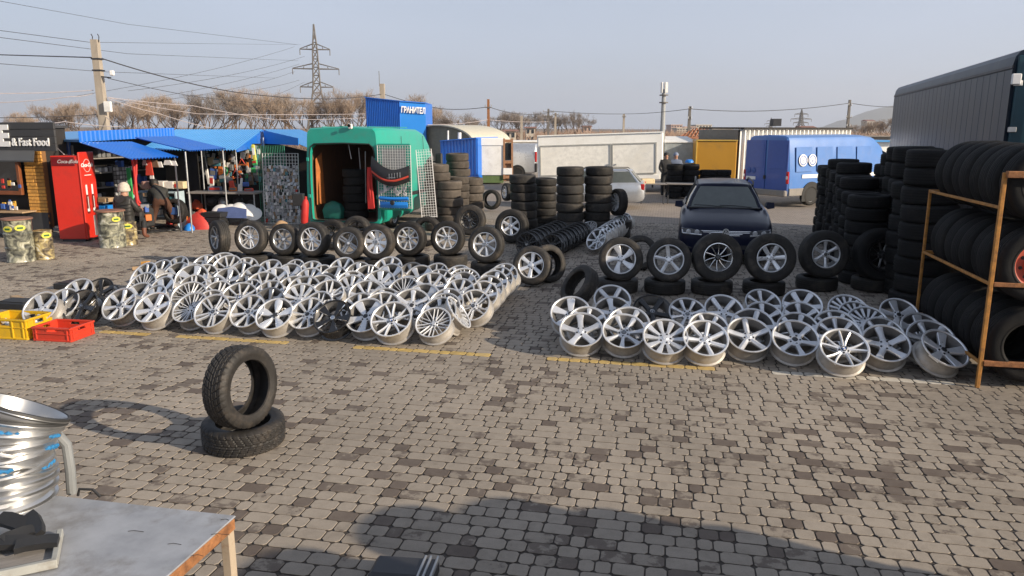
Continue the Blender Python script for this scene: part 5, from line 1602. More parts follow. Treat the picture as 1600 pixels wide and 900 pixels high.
def add_hand(J, E_, Rd, wrist, d, side, curl, pre):
    """palm plus five bent fingers; d: direction the hand points, side: thumb side, curl: bend direction"""
    d, side, curl = Vector(d).normalized(), Vector(side).normalized(), Vector(curl).normalized()
    p = Vector(J[wrist])
    J[pre + 'palm'] = p + d * .05; Rd[pre + 'palm'] = (.034, .02); E_.append((wrist, pre + 'palm'))
    for k, ln in enumerate((.062, .072, .068, .052)):
        b = p + d * .095 + side * (.027 - .018 * k)
        J[pre + 'k%d' % k] = b; Rd[pre + 'k%d' % k] = .0095; E_.append((pre + 'palm', pre + 'k%d' % k))
        m_ = b + d * ln * .5 + curl * .012; e_ = m_ + d * ln * .35 + curl * .03
        J[pre + 'm%d' % k] = m_; Rd[pre + 'm%d' % k] = .0085; E_.append((pre + 'k%d' % k, pre + 'm%d' % k))
        J[pre + 'e%d' % k] = e_; Rd[pre + 'e%d' % k] = .007; E_.append((pre + 'm%d' % k, pre + 'e%d' % k))
    t = p + d * .035 + side * .035
    J[pre + 't0'] = t; Rd[pre + 't0'] = .011; E_.append((pre + 'palm', pre + 't0'))
    J[pre + 't1'] = t + d * .04 + side * .02 + curl * .01; Rd[pre + 't1'] = .009; E_.append((pre + 't0', pre + 't1'))
M['skin'] = mat('skin', (.45, .24, .16), .55, var=.06)
M['jacket_d'] = mat('padded_jacket', (.028, .026, .024), .55, var=.25, sc=14, bump=.3, bsc=25)
M['trouser_d'] = mat('dark_trousers', (.02, .021, .024), .8, var=.2)
M['jacket_g'] = mat('charcoal_jacket', (.035, .036, .034), .75, var=.2, sc=10, bump=.2, bsc=30)
M['trouser_b'] = mat('brown_trousers', (.085, .036, .02), .85, var=.2, sc=10, bump=.2, bsc=30)
M['knit'] = mat('cream_knit', (.55, .48, .40), .9, var=.15, sc=30, bump=.5, bsc=60)
M['boot'] = mat('brown_boot', (.16, .06, .035), .55)
M['hair_d'] = mat('dark_hair', (.02, .017, .015), .6)
# seated person seen from behind, facing the stall
P1 = dn(gr(190, 378)) + EY * .15
f = Vector((.10, 1, 0)).normalized(); r = Vector((f.y, -f.x, 0))
def q1(a, b, z): return P1 + r * a + f * b + Vector((0, 0, z))
J = {'pelvis': q1(0, 0, .46), 'waist': q1(0, .02, .62), 'chest': q1(0, .06, .84), 'neckb': q1(0, .08, .98), 'neck': q1(0, .10, 1.05), 'head': q1(0, .13, 1.14), 'crown': q1(0, .13, 1.22),
     'shL': q1(-.17, .06, .93), 'elL': q1(-.25, .12, .68), 'wrL': q1(-.14, .34, .62), 'shR': q1(.17, .06, .93), 'elR': q1(.26, .14, .68), 'wrR': q1(.18, .38, .66),
     'hipL': q1(-.10, .03, .45), 'knL': q1(-.16, .44, .48), 'anL': q1(-.15, .46, .09), 'toL': q1(-.17, .60, .05),
     'hipR': q1(.11, .02, .45), 'knR': q1(.24, .36, .47), 'anR': q1(.26, .30, .09), 'toR': q1(.29, .44, .05)}
E_ = [('pelvis', 'waist'), ('waist', 'chest'), ('chest', 'neckb'), ('neckb', 'neck'), ('neck', 'head'), ('head', 'crown'), ('chest', 'shL'), ('shL', 'elL'), ('elL', 'wrL'), ('chest', 'shR'), ('shR', 'elR'), ('elR', 'wrR'),
      ('pelvis', 'hipL'), ('hipL', 'knL'), ('knL', 'anL'), ('anL', 'toL'), ('pelvis', 'hipR'), ('hipR', 'knR'), ('knR', 'anR'), ('anR', 'toR')]
Rd = {'pelvis': (.19, .15), 'waist': (.19, .14), 'chest': (.19, .14), 'neckb': (.11, .09), 'neck': .06, 'head': (.095, .105), 'crown': .06, 'shL': .09, 'elL': .066, 'wrL': .045, 'shR': .09, 'elR': .066, 'wrR': .045,
      'hipL': .11, 'knL': .075, 'anL': .05, 'toL': .04, 'hipR': .11, 'knR': .075, 'anR': .05, 'toR': .04}
add_hand(J, E_, Rd, 'wrL', f * .8 + r * .4 + Vector((0, 0, -.2)), Vector((0, 0, 1)), r, 'l')
add_hand(J, E_, Rd, 'wrR', f - r * .1, Vector((0, 0, 1)), -r, 'r')
WL, WR = J['wrL'], J['wrR']
def z1(c):
    if c.z > 1.01: return 2
    if (c - WL).length < .02 + .16 and (c - WL).dot(f) > .02 or (c - WR).dot(f) > .02 and (c - WR).length < .18: return 2
    if c.z > .44 and (c - P1).dot(f) < .40 and (c.z > .60 or (c - P1).dot(f) < .16): return 0
    if c.z < .26: return 3
    return 1
p1 = person('seated person from behind in dark padded jacket and cream knit hat', J, E_, Rd, z1, [M['jacket_d'], M['trouser_d'], M['skin'], M['boot']])
q = MB(); hc = q1(0, .12, 1.14)
q.lathe([(.118, -.02), (.122, .03), (.112, .10), (.08, .15), (.035, .175), (.001, .18)], 24, M=Matrix.Translation(hc)); q.lathe([(.124, -.03), (.130, -.01), (.128, .03), (.12, .035)], 24, M=Matrix.Translation(hc))
q.build('knit_hat', M['knit'], p1, ang=60)
q = MB(); hd_ = [[q1(a * 1.0, b, z) for a, b, z in ((-.15 * s, -.02 - .05 * s, 1.0 - .02), (-.08 * s, -.06 - .05 * s, .90), (0, -.08 - .05 * s, .86), (.08 * s, -.06 - .05 * s, .90), (.15 * s, -.02 - .05 * s, .98), (0, .02, 1.04))] for s in (.7, 1.0)]
q.loft(hd_); q.build('hood', M['jacket_d'], p1, ang=60)
for z in (.60, .68, .76, .84):
    q = MB(); q.tube([q1(.205 * math.cos(a), .03 + .155 * math.sin(a), z + .0) for a in [2 * math.pi * k / 20 for k in range(21)]], .012, 5); q.build('jacket_seam', M['jacket_d'], p1)
sc_ = thing('stool', 'low stool under the seated person by the red machine', 'stool', TM(P1, 0))
q = MB(); q.box((0, .02, .30), (.34, .3, .05), ch=.01); q.build('seat', M['wood'], sc_)
for a in (-1, 1):
    for b in (-1, 1):
        q = MB(); q.tube([(a * .14, .02 + b * .12, 0), (a * .12, .02 + b * .1, .28)], .018, 6); q.build('leg', M['wood'], sc_)
# person bending over the goods, back to the camera
P2 = dn(gr(256, 360))
f = Vector((-.25, 1, 0)).normalized(); r = Vector((f.y, -f.x, 0))
def q2(a, b, z): return P2 + r * a + f * b + Vector((0, 0, z))
J = {'pelvis': q2(.02, -.02, .74), 'waist': q2(-.03, .06, .86), 'chest': q2(-.10, .18, 1.0), 'neckb': q2(-.15, .26, 1.07), 'neck': q2(-.17, .30, 1.10), 'head': q2(-.20, .34, 1.14), 'crown': q2(-.21, .38, 1.20),
     'shL': q2(-.28, .22, .97), 'elL': q2(-.34, .36, .74), 'wrL': q2(-.30, .52, .57), 'shR': q2(.07, .24, .97), 'elR': q2(.11, .40, .75), 'wrR': q2(.04, .58, .58),
     'hipL': q2(-.11, -.02, .71), 'knL': q2(-.20, .07, .40), 'anL': q2(-.27, -.02, .09), 'toL': q2(-.30, .13, .05),
     'hipR': q2(.13, -.02, .71), 'knR': q2(.22, .07, .40), 'anR': q2(.29, -.02, .09), 'toR': q2(.32, .13, .05)}
Rd = {'pelvis': (.165, .13), 'waist': (.165, .125), 'chest': (.19, .135), 'neckb': (.09, .08), 'neck': .06, 'head': (.085, .10), 'crown': .07, 'shL': .085, 'elL': .06, 'wrL': .042, 'shR': .085, 'elR': .06, 'wrR': .042,
      'hipL': .105, 'knL': .078, 'anL': .055, 'toL': .045, 'hipR': .105, 'knR': .078, 'anR': .055, 'toR': .045}
E_ = E_[:20]
add_hand(J, E_, Rd, 'wrL', f * .5 + Vector((0, 0, -.8)), r, f, 'l')
add_hand(J, E_, Rd, 'wrR', f * .6 + Vector((0, 0, -.7)), -r, f, 'r')
WL, WR = J['wrL'], J['wrR']
def z2(c):
    d = (c - P2).dot(f)
    if min((c - WL).length, (c - WR).length) < .17 and c.z < min(WL.z, WR.z) + .02: return 2
    if c.z > 1.075 and d > .24: return 2
    if c.z > .80 or d > .16 and c.z > .48: return 0
    if c.z < .11: return 3
    return 1
p2 = person('person bending forward over goods in charcoal jacket and brown trousers', J, E_, Rd, z2, [M['jacket_g'], M['trouser_b'], M['skin'], M['trouser_d']])
q = MB(); q.lathe([(.001, .125), (.05, .118), (.095, .07), (.112, .01), (.108, -.04), (.09, -.06)], 20, M=Matrix.Translation(J['head'] + Vector((0, .02, .01))) @ axis_matrix(Vector((-.05, -.25, 1))))
q.build('hair', M['hair_d'], p2, ang=60)
# people far behind among the tables
for i, (px, py, dk, lb) in enumerate([(1041, 246, M['jacket_d'], 'person in black standing beside the white trailer end'), (1056, 248, colmat('jacket_bluegrey', (.12, .15, .22)), 'person in blue grey behind the far dark tyre stacks')]):
    pb = at(px, 250, 29.3); pb.z = 0
    def q3(a, b, z): return pb + Vector((a, b, z))
    J = {'pelvis': q3(0, 0, .82), 'waist': q3(0, 0, .98), 'chest': q3(0, 0, 1.2), 'neckb': q3(0, 0, 1.36), 'neck': q3(0, -.01, 1.42), 'head': q3(0, -.02, 1.51), 'crown': q3(0, -.01, 1.58), 'shL': q3(-.18, 0, 1.30), 'elL': q3(-.24, -.02, 1.03), 'wrL': q3(-.2, -.2, .92), 'shR': q3(.18, 0, 1.30), 'elR': q3(.25, .02, 1.03), 'wrR': q3(.26, -.08, .80),
         'hipL': q3(-.1, 0, .80), 'knL': q3(-.11, -.02, .44), 'anL': q3(-.12, 0, .08), 'toL': q3(-.13, -.13, .04), 'hipR': q3(.1, 0, .80), 'knR': q3(.11, -.02, .44), 'anR': q3(.13, 0, .08), 'toR': q3(.14, -.13, .04)}
    E_ = E_[:20]; Rd2 = dict(Rd)
    Rd2 = {k: Rd2[k] for k in J}
    add_hand(J, E_, Rd2, 'wrL', (0, -.8, -.3), (0, 0, 1), (1, 0, 0), 'l'); add_hand(J, E_, Rd2, 'wrR', (0, -.2, -1), (0, -1, 0), (-1, 0, 0), 'r')
    w1 = J['wrL'].copy(); w2 = J['wrR'].copy()
    pp = person(lb, J, E_, Rd2, lambda c: 2 if c.z > 1.39 or min((c - w1).length, (c - w2).length) < .03 else 0 if c.z > .84 else 1, [dk, M['trouser_d'], M['skin']])
    q = MB(); q.lathe([(.001, .115), (.06, .10), (.098, .05), (.105, 0), (.09, -.03)], 18, M=Matrix.Translation(q3(0, .01, 1.53))); q.build('hair' if i == 0 else 'cap', M['hair_d'] if i == 0 else colmat('cap_bluegrey', (.2, .24, .33)), pp, ang=60)
# ---------------------------------------------------------------- crates
def crate(name, label, o, ax, L, Wd, H, mt, wall=.02, style='tray'):
    ang = math.atan2(ax.y, ax.x)
    t = thing(name, label, 'crate', TM(o, ang), 'plastic crates at the field corner')
    q = MB(); q.box((L / 2, Wd / 2, .012), (L - .02, Wd - .02, .02)); q.build('floor_panel', M[mt], t)
    for nm, c, ln, rz in (('end_wall', (L / 2, wall / 2, 0), L, 0), ('end_wall', (L / 2, Wd - wall / 2, 0), L, 180), ('side_wall', (wall / 2, Wd / 2, 0), Wd, 270), ('side_wall', (L - wall / 2, Wd / 2, 0), Wd, 90)):
        q = MB()
        hz0, hz1, hw = H * .66, H * .86, .065 if style == 'tray' else .08
        q.box((0, 0, hz0 / 2), (ln, wall * .6, hz0)); q.box((0, 0, (hz1 + H) / 2), (ln, wall * .6, H - hz1))
        q.box((-(ln / 2 + hw) / 2, 0, (hz0 + hz1) / 2), (ln / 2 - hw, wall * .6, hz1 - hz0)); q.box(((ln / 2 + hw) / 2, 0, (hz0 + hz1) / 2), (ln / 2 - hw, wall * .6, hz1 - hz0))
        q.box((0, -.006, H - .012), (ln + .012, wall + .012, .024), ch=.004); q.box((0, -.006, hz0 - .02), (ln - .01, wall, .012), ch=.003); q.box((0, -.006, .012), (ln, wall, .024), ch=.004)
        for k in ((-1, 1) if style == 'tray' else (-1, -.45, .45, 1)):
            q.box((k * (ln / 2 - .045), -.008, H / 2), (.018, wall * .9, H - .03), ch=.003)
        if style == 'tray':
            for k in range(4): q.box((-ln * .38 + k * ln * .25, -.007, H * .80), (.014, wall * .7, H * .10))
        q.build(nm, M[mt], t, TM(c, R(rz)))
    return t
M['red_plastic'] = mat('red_crate_plastic', (.55, .045, .02), .42, var=.07, sc=5, dirt=((.35, .06, .04), .5, 6))
M['yellow_plastic'] = mat('yellow_crate_plastic', (.66, .40, .012), .42, var=.08, sc=5, dirt=((.4, .26, .05), .5, 6))
a, b_c = gr(52.5, 532.3), gr(115.5, 535.4)
crate('plastic_crate', 'empty red plastic crate at the front corner of the rims', a, b_c - a, .50, .40, .17, 'red_plastic')
yc = gr(47, 531.7)
ya = (yc - gr(-6, 529)).normalized()
yo = yc - ya * .60 + Vector((-.03, 0, 0))
cr_ = crate('plastic_crate', 'yellow plastic crate holding small metal parts behind the red crate', yo, ya, .60, .42, .25, 'yellow_plastic', style='bin')
q = MB()
for i in range(26): q.box(yo + ya * random.uniform(.08, .52) + Vector((-ya.y, ya.x, 0)) * random.uniform(.06, .36) + Vector((0, 0, random.uniform(.05, .16))), (random.uniform(.04, .10), random.uniform(.03, .08), random.uniform(.03, .06)), m=random.randrange(3), M=Euler((random.random(), random.random(), random.random())).to_matrix(), ch=.008)
tag(q.build('metal_parts', [M['galv'], M['goods_brown'] if 'goods_brown' in M else M['rust'], M['white_paint']]), 'loose metal parts lying in the yellow crate', 'parts', kind='stuff')
# ---------------------------------------------------------------- foreground table and stacked rims
TO = W(-.12, -5.12)
tbl = thing('work_table', 'worn grey metal topped table with rusty angle iron edge in front', 'table', TM(TO, GA))
TL, TD, TH = 2.1, 1.5, .85
M['table_metal'] = mat('worn_table_top', (.34, .35, .37), .48, .15, var=.22, sc=5, dirt=((.19, .175, .155), .75, 4), bump=.10, bsc=9)
q = MB(); q.box((-TL / 2, -TD / 2, TH - .004), (TL, TD, .008), ch=.003); q.build('table_top', M['table_metal'], tbl)
for c, d in (((-.012, -TD / 2, TH - .033), (.024, TD - .02, .048)), ((-TL / 2, -.012, TH - .033), (TL - .06, .024, .048))):
    q = MB(); q.box(c, d, ch=.003); q.build('edge_iron', M['rust'], tbl)
M['leg_cream'] = mat('chipped_cream_paint', (.42, .34, .25), .6, var=.12, dirt=((.25, .11, .05), .85, 9))
for x, y in ((-.028, -.03), (-.028, -TD + .03), (-TL + .03, -.03), (-TL + .03, -TD + .03)):
    q = MB(); q.box((x, y, (TH - .06) / 2), (.042, .042, TH - .06), ch=.004); q.build('leg', M['leg_cream'], tbl)
for i, (px, py, an) in enumerate(((345, 812, .3), (300, 868, -.5), (262, 850, .2), (200, 830, .6), (330, 835, 0))):
    p = gr(px, py, TH + .0015); q = MB(); q.tube([p, p + Vector((.02, .006, 0)), p + Vector((.035 + .01 * i, -.004, 0))], .0012, 4)
    tag(q.build('metal_swarf', M['black_plastic']), 'tiny dark metal curl on the table top, %s' % ('by the far corner', 'near the right edge', 'in the middle', 'by the tray', 'close to the corner post')[i], 'swarf', 'metal curls on the table')
M['blue_mark'] = mat('blue_chalk', (.02, .17, .38), .8, var=.2)
M['brushed'] = mat('brushed_barrel', (.54, .54, .535), .32, .9, var=.03, sc=6, dirt=((.35, .33, .3), .12, 7), rvar=.04)
def big_barrel(i, pos, n, label):
    t = thing('alloy_rim', label, 'rim', Matrix.Translation(pos) @ axis_matrix(n, .4) @ Matrix.Diagonal((.89, .89, .93, 1)), 'rims piled on the front table')
    q = MB(); q.lathe([(.216, .10), (.232, .095), (.234, .085), (.220, .075), (.214, .05), (.204, .02), (.196, -.04), (.200, -.07), (.212, -.085), (.228, -.09), (.229, -.1), (.214, -.1), (.19, -.06), (.186, 0), (.196, .04), (.206, .08)], 64, closed=True)
    q.build('barrel', M['brushed'], t, ang=30)
    q = MB(); q.lathe([(.2185, .1005), (.2305, .0985), (.2345, .090), (.236, .0905), (.232, .1015), (.219, .1035)], 64, closed=True); q.build('lip', M['goods_black'] if 'goods_black' in M else M['black_plastic'], t) if i in (5, 4) else None
    q = MB()
    for a0, a1, z in ((-1.9, -1.2, .045), (-.6, -.1, .015))[(0 if i in (1, 4) else 1):(2 if i % 2 else 1)]:
        pts = [(.2165 * math.cos(a0 + (a1 - a0) * k / 12), .2165 * math.sin(a0 + (a1 - a0) * k / 12), z + .004 * math.sin(k * 2.3 + i)) for k in range(13)]
        q.tube(pts, [.004] + [.010 - .004 * ((k + i) % 3 == 0) for k in range(11)] + [.003], 6)
    q.build('chalk_mark', M['blue_mark'], t)
    for k in range(5):
        link('spoke', DESIGNS['wide5']['spoke'], t, Matrix.Rotation(R(180), 4, 'X') @ Matrix.Translation((0, 0, .07)) @ Matrix.Rotation(2 * math.pi * k / 5, 4, 'Z') @ Matrix.Diagonal((.93, .93, .8, 1)))
bc0 = gr(22, 790, TH + .02); tilt = [(.0, -.04), (.02, -.10), (.05, -.16), (.12, -.24), (.22, -.33), (.36, -.42)]
z = TH + .085
for i in range(6):
    n_ = Vector((tilt[i][0] * 1.0, -.02 - tilt[i][1], 1)).normalized()
    big_barrel(i, Vector((bc0.x - .105 + .006 * i, bc0.y + .10 + .012 * i, z)), n_, 'brushed rim with blue chalk mark, %s from the bottom of the table pile' % ORD[i])
    z += (.058, .046, .044, .042, .042, 0)[i]
tr_ = thing('parts_tray', 'grey cardboard tray with dark brake parts on the table', 'tray', TM(gr(95, 838, TH + .004), R(26)))
q = MB(); q.box((-.30, -.12, .006), (.62, .26, .010)); q.build('tray_base', M['grey_wood'], tr_)
q = MB(); q.box((-.30, -.245, .018), (.62, .022, .034), ch=.003); q.box((.0, -.12, .018), (.022, .24, .030), ch=.003); q.build('tray_rim', colmat('pale_strip', (.36, .36, .33), dirt=((.2, .17, .13), .7, 8)), tr_)
for i, (px, py, L_, an, tl) in enumerate(((50, 822, .16, -.85, .5), (20, 818, .15, -.3, .35), (10, 850, .18, .2, .15), (58, 850, .14, .4, .1), (30, 838, .12, 1.0, .2))):
    p = gr(px, py, TH + .05)
    q = MB(); q.loft([[Vector((a * L_ / 2, b * .03 + .02 * (1 - (a * a)), z)) for a, b in ((-1, -1), (-.5, -1.2), (.5, -1.2), (1, -1), (1, 1), (.5, .8), (-.5, .8), (-1, 1))] for z in (-.012, .012)])
    tag(q.build('brake_pad', M['black_plastic'], None, Matrix.Translation(p) @ Euler((tl, .3 * tl, an)).to_matrix().to_4x4()), 'black brake pad on the table tray, %s' % ('leaning upright in front', 'behind the upright one', 'at the picture edge', 'flat on the printed paper', 'under the upright one')[i], 'brake pad', 'brake pads on the table')
pp_ = thing('printed_paper', 'printed paper with bold letters under the brake pads', 'paper', TM(gr(20, 855, TH + .013), R(24)))
q = MB(); q.box((0, 0, .001), (.24, .10, .002)); q.build('sheet', M['white_print'], pp_)
text('OVAX', .05, M['goods_black'], pp_, TM((-.02, -.015, .0025)), ext=.0006, off=.001)
q = MB(); p = gr(100, 772, .80); q.tube([p + Vector((-.06, .06, .28)), p + Vector((-.03, .055, .27)), p + Vector((.01, .05, .22)), p + Vector((.012, .05, .1)), p + Vector((.005, .05, -.02))], .022, 10)
tag(q.build('pipe_handle', mat('grey_pvc', (.22, .23, .235), .55)), 'bent grey pipe end behind the table, beside the rim pile', 'pipe')
q = MB(); p = gr(140, 768, .84); q.tube([p + Vector((-.055, 0, -.02)), p + Vector((-.045, 0, .012)), p + Vector((.02, -.005, .012)), p + Vector((.05, -.01, -.02))], .006, 8)
tag(q.build('wire_loop', M['black_plastic']), 'black bent rod at the far edge of the table', 'rod')
bx = thing('cable_box', 'dark metal box with cable clamps at the bottom picture edge', 'box', TM(gr(632, 905), GA * .6))
q = MB(); q.box((0, 0, .04), (.36, .2, .09), ch=.02); q.build('case', M['dark_metal'], bx)
for x in (.10, .13, .17): q = MB(); q.box((x, .0, .045), (.014, .21, .10), ch=.004); q.build('clamp', M['galv'], bx)
# ---------------------------------------------------------------- clutter round the stalls
def put(nm, label, cat, q, mts, Mx=None, group=None, ang=35, kind=None):
    return tag(q.build(nm, mts, None, Mx, ang), label, cat, group, kind)
def boxitem(nm, label, cat, px, py, Y, d, mt, rz=GA, group=None):
    q = MB(); q.box((0, 0, 0), d, ch=min(d) * .08); return put(nm, label, cat, q, mt, TM(at(px, py, Y), rz), group)
# unit with cartons by the bending person
un = thing('shelf_unit', 'pale blue shelf unit under the row of cartons', 'shelf', TM(dn(at(250, 330, 19.3)), GA * .6))
for z in (.32, .62, .92):
    q = MB(); q.box((0, 0, z), (1.15, .4, .03)); q.build('shelf', colmat('pale_blue', (.4, .5, .55)), un)
for x in (-.57, .57): q = MB(); q.box((x, 0, .47), (.03, .4, .94)); q.build('side_panel', colmat('pale_blue', (.4, .5, .55)), un)
q = MB()
for i in range(26): q.box((random.uniform(-.5, .5), random.uniform(-.15, .05), random.choice((.42, .72))), (.1, .1, random.uniform(.1, .18)), m=random.randrange(4), ch=.01)
tag(q.build('bottles', [M['pk_white'], colmat('pk_teal', (.06, .2, .24)), M['pk_blue'], M['goods_grey']], un), kind='stuff')
for i, (px, c, w_) in enumerate(((232, 'cream_red', .26), (250, 'white', .34), (268, 'white', .24), (283, 'cream', .26))):
    mt = {'cream_red': colmat('carton_red', (.6, .35, .28)), 'white': colmat('carton_white', (.68, .64, .58)), 'cream': colmat('carton_cream', (.62, .5, .3))}[c]
    boxitem('carton', {0: 'reddish cream carton at the left end of carton row', 1: 'white carton beside the bending person head', 2: 'white carton with red mark in carton row', 3: 'cream carton at the right end of carton row'}[i], 'carton', px, 289, 19.25, (w_, .25, .18 + .02 * (i == 1)), mt, GA * .6, 'cartons on the shelf unit')
boxitem('carton_mark', 'red printed square on a white carton', 'mark', 275, 290, 19.1, (.10, .01, .09), M['pk_red'], GA * .6)
# red strap, green board, magazine board
q = MB(); q.tube([at(208, 246, 17.6), at(211, 275, 17.55), at(213, 300, 17.5), at(216, 322, 17.4)], [.05, .035, .035, .05], 7); q.tube([at(213, 246, 17.6), at(213, 272, 17.55), at(209, 300, 17.5), at(219, 318, 17.4)], .025, 6)
put('red_belt', 'long red belt hanging from the first blue awning', 'belt', q, M['strap_red'], ang=60)
boxitem('green_board', 'narrow bright green upright board in the first stall', 'board', 203, 288, 18.7, (.10, .04, .80), colmat('board_green', (.05, .42, .12)), GA)
bd = thing('card_board', 'board covered with small grey packets left of the green board', 'board', TM(at(192, 283, 18.8), GA + R(50)))
q = MB(); q.box((0, 0, 0), (.42, .02, .70)); q.build('board', M['goods_black'], bd)
q = MB()
for i in range(6):
    for j in range(7): q.box((-.165 + .066 * i, -.016, -.30 + .10 * j), (.055, .012, .08), m=random.randrange(3), ch=.004)
tag(q.build('packets', [M['pk_grey'], M['pk_silver'], M['goods_grey']], bd), kind='stuff')
for i, (px, py, w_, h_, c) in enumerate(((226, 254, .06, .12, 'pk_grey'), (233, 262, .10, .35, 'bumper_red'), (242, 256, .10, .16, 'goods_brown'), (249, 257, .09, .13, 'pk_white'), (262, 254, .11, .11, 'pk_white'), (271, 255, .10, .11, 'pk_white'), (237, 272, .05, .22, 'pk_white'))):
    q = MB(); q.loft([[Vector((a * w_, b * .012, z)) for a, b in ((-1, -1), (1, -1), (1, 1), (-1, 1))] for z, k in ((-h_ / 2, 1),)] + [[Vector((a * w_ * .6, b * .012, h_ / 2)) for a, b in ((-1, -1), (1, -1), (1, 1), (-1, 1))]])
    put('hanging_tag', ('small grey', 'long red and white', 'brown', 'white pointed', 'white round', 'cream round', 'long thin white')[i] + ' packet hanging under the first blue awning', 'packet', q, M[c], TM(at(px, py, 17.9), GA), 'packets hanging under the first awning')
boxitem('wood_counter', 'light wooden counter board beside the seated person', 'counter', 157, 312, 18.2, (.55, .35, .10), M['wood'])
boxitem('blue_box', 'blue plastic box under the wooden counter board', 'box', 158, 325, 18.2, (.50, .35, .14), M['blue_flat'])
boxitem('goods_bench', 'dark low bench with goods behind the seated person', 'bench', 214, 340, 18.2, (.62, .5, .45), M['goods_black'], GA)
for i, (px, py, d, c, lb) in enumerate(((211, 318, (.16, .12, .08), 'pk_white', 'white packet'), (218, 325, (.14, .14, .10), 'goods_brown', 'brown pouch'), (226, 322, (.18, .1, .08), 'pk_silver', 'silver tin'), (207, 333, (.12, .12, .12), 'carton_white', 'cream jar'), (221, 330, (.12, .12, .12), 'bumper_red', 'red orange tin'), (231, 340, (.14, .12, .15), 'lamp_orange', 'orange box'), (228, 327, (.10, .1, .14), 'pk_blue', 'blue and white can'))):
    boxitem('goods_item', lb + ' on the dark bench by the seated person', 'goods', px, py, 18.05, d, colmat('lamp_orange', (.6, .16, .03)) if c == 'lamp_orange' else M[c], GA + .2 * i, 'goods on the dark bench')
tyre('car', at(274, 330, 18.9), (-.3, -.92, .1), 'black tyre standing right of the bending person with blue cloth inside')
q = MB(); q.box((0, 0, 0), (.2, .05, .2), ch=.03); put('blue_cloth', 'blue cloth stuffed inside the standing tyre at the stall', 'cloth', q, colmat('cloth_blue', (.04, .10, .28)), TM(at(272, 330, 18.85), 0))
for i in range(16):
    px = 222 + (i % 8) * 10; py = 357 + (i // 8) * 6 - (i % 8) * .9
    q = MB(); q.tube([(.14 * math.cos(a), .11 * math.sin(a), 0) for a in [2 * math.pi * k / 12 for k in range(13)]], .025, 6); q.box((0, 0, .01), (.2, .03, .02))
    put('rubber_mat', 'black rubber ring on the ground, %s in the %s line' % (ORD[i % 8], 'front' if i > 7 else 'back'), 'rubber ring', q, M['black_plastic'], TM(gr(px, py, .03), i), 'black rubber rings on the ground')
def lump(px, py, z, d, mt, nm, lb, cat, rz=0, seed=1, group=None):
    rg = random.Random(seed); q = MB(); rings = []
    for k in range(5):
        t = k / 4; s = math.sqrt(max(.05, 1 - t * t)); rings.append([Vector((d[0] / 2 * s * math.cos(a) * rg.uniform(.8, 1.1), d[1] / 2 * s * math.sin(a) * rg.uniform(.8, 1.1), d[2] * t * rg.uniform(.92, 1.05))) for a in [2 * math.pi * j / 12 for j in range(12)]])
    q.loft(rings); return put(nm, lb, cat, q, mt, TM(gr(px, py, z), rz), group, ang=50)
lump(290, 352, 0, (.55, .4, .24), colmat('lamp_orange', (.6, .16, .03)), 'orange_bag', 'orange bag on the ground beside the bending person', 'bag', seed=2)
lump(314, 357, 0, (.75, .5, .42), M['pk_red'], 'red_tarp', 'heap of red tarpaulin left of the sideways turned wheel', 'tarpaulin', seed=3)
lump(296, 360, 0, (.28, .25, .18), M['blue_flat'], 'blue_pouch', 'small blue pouch before the red tarpaulin heap', 'pouch', seed=4)
lump(268, 352, 0, (.3, .3, .45), M['pk_red'], 'red_bag', 'red bag between the legs of the bending person', 'bag', seed=6)
lump(308, 326, .35, (.35, .3, .25), colmat('bumper_orange', (.6, .09, .03)), 'red_helmet', 'orange red cap shaped cover on the pile by the table', 'cover', seed=7)
lump(316, 338, .25, (.32, .3, .2), colmat('bumper_orange', (.6, .09, .03)), 'red_cover', 'orange red cover lower in the pile by the table', 'cover', seed=8)
lump(300, 345, 0, (.5, .5, .55), M['goods_black'], 'black_sack', 'black sack behind the orange covers', 'sack', seed=9)
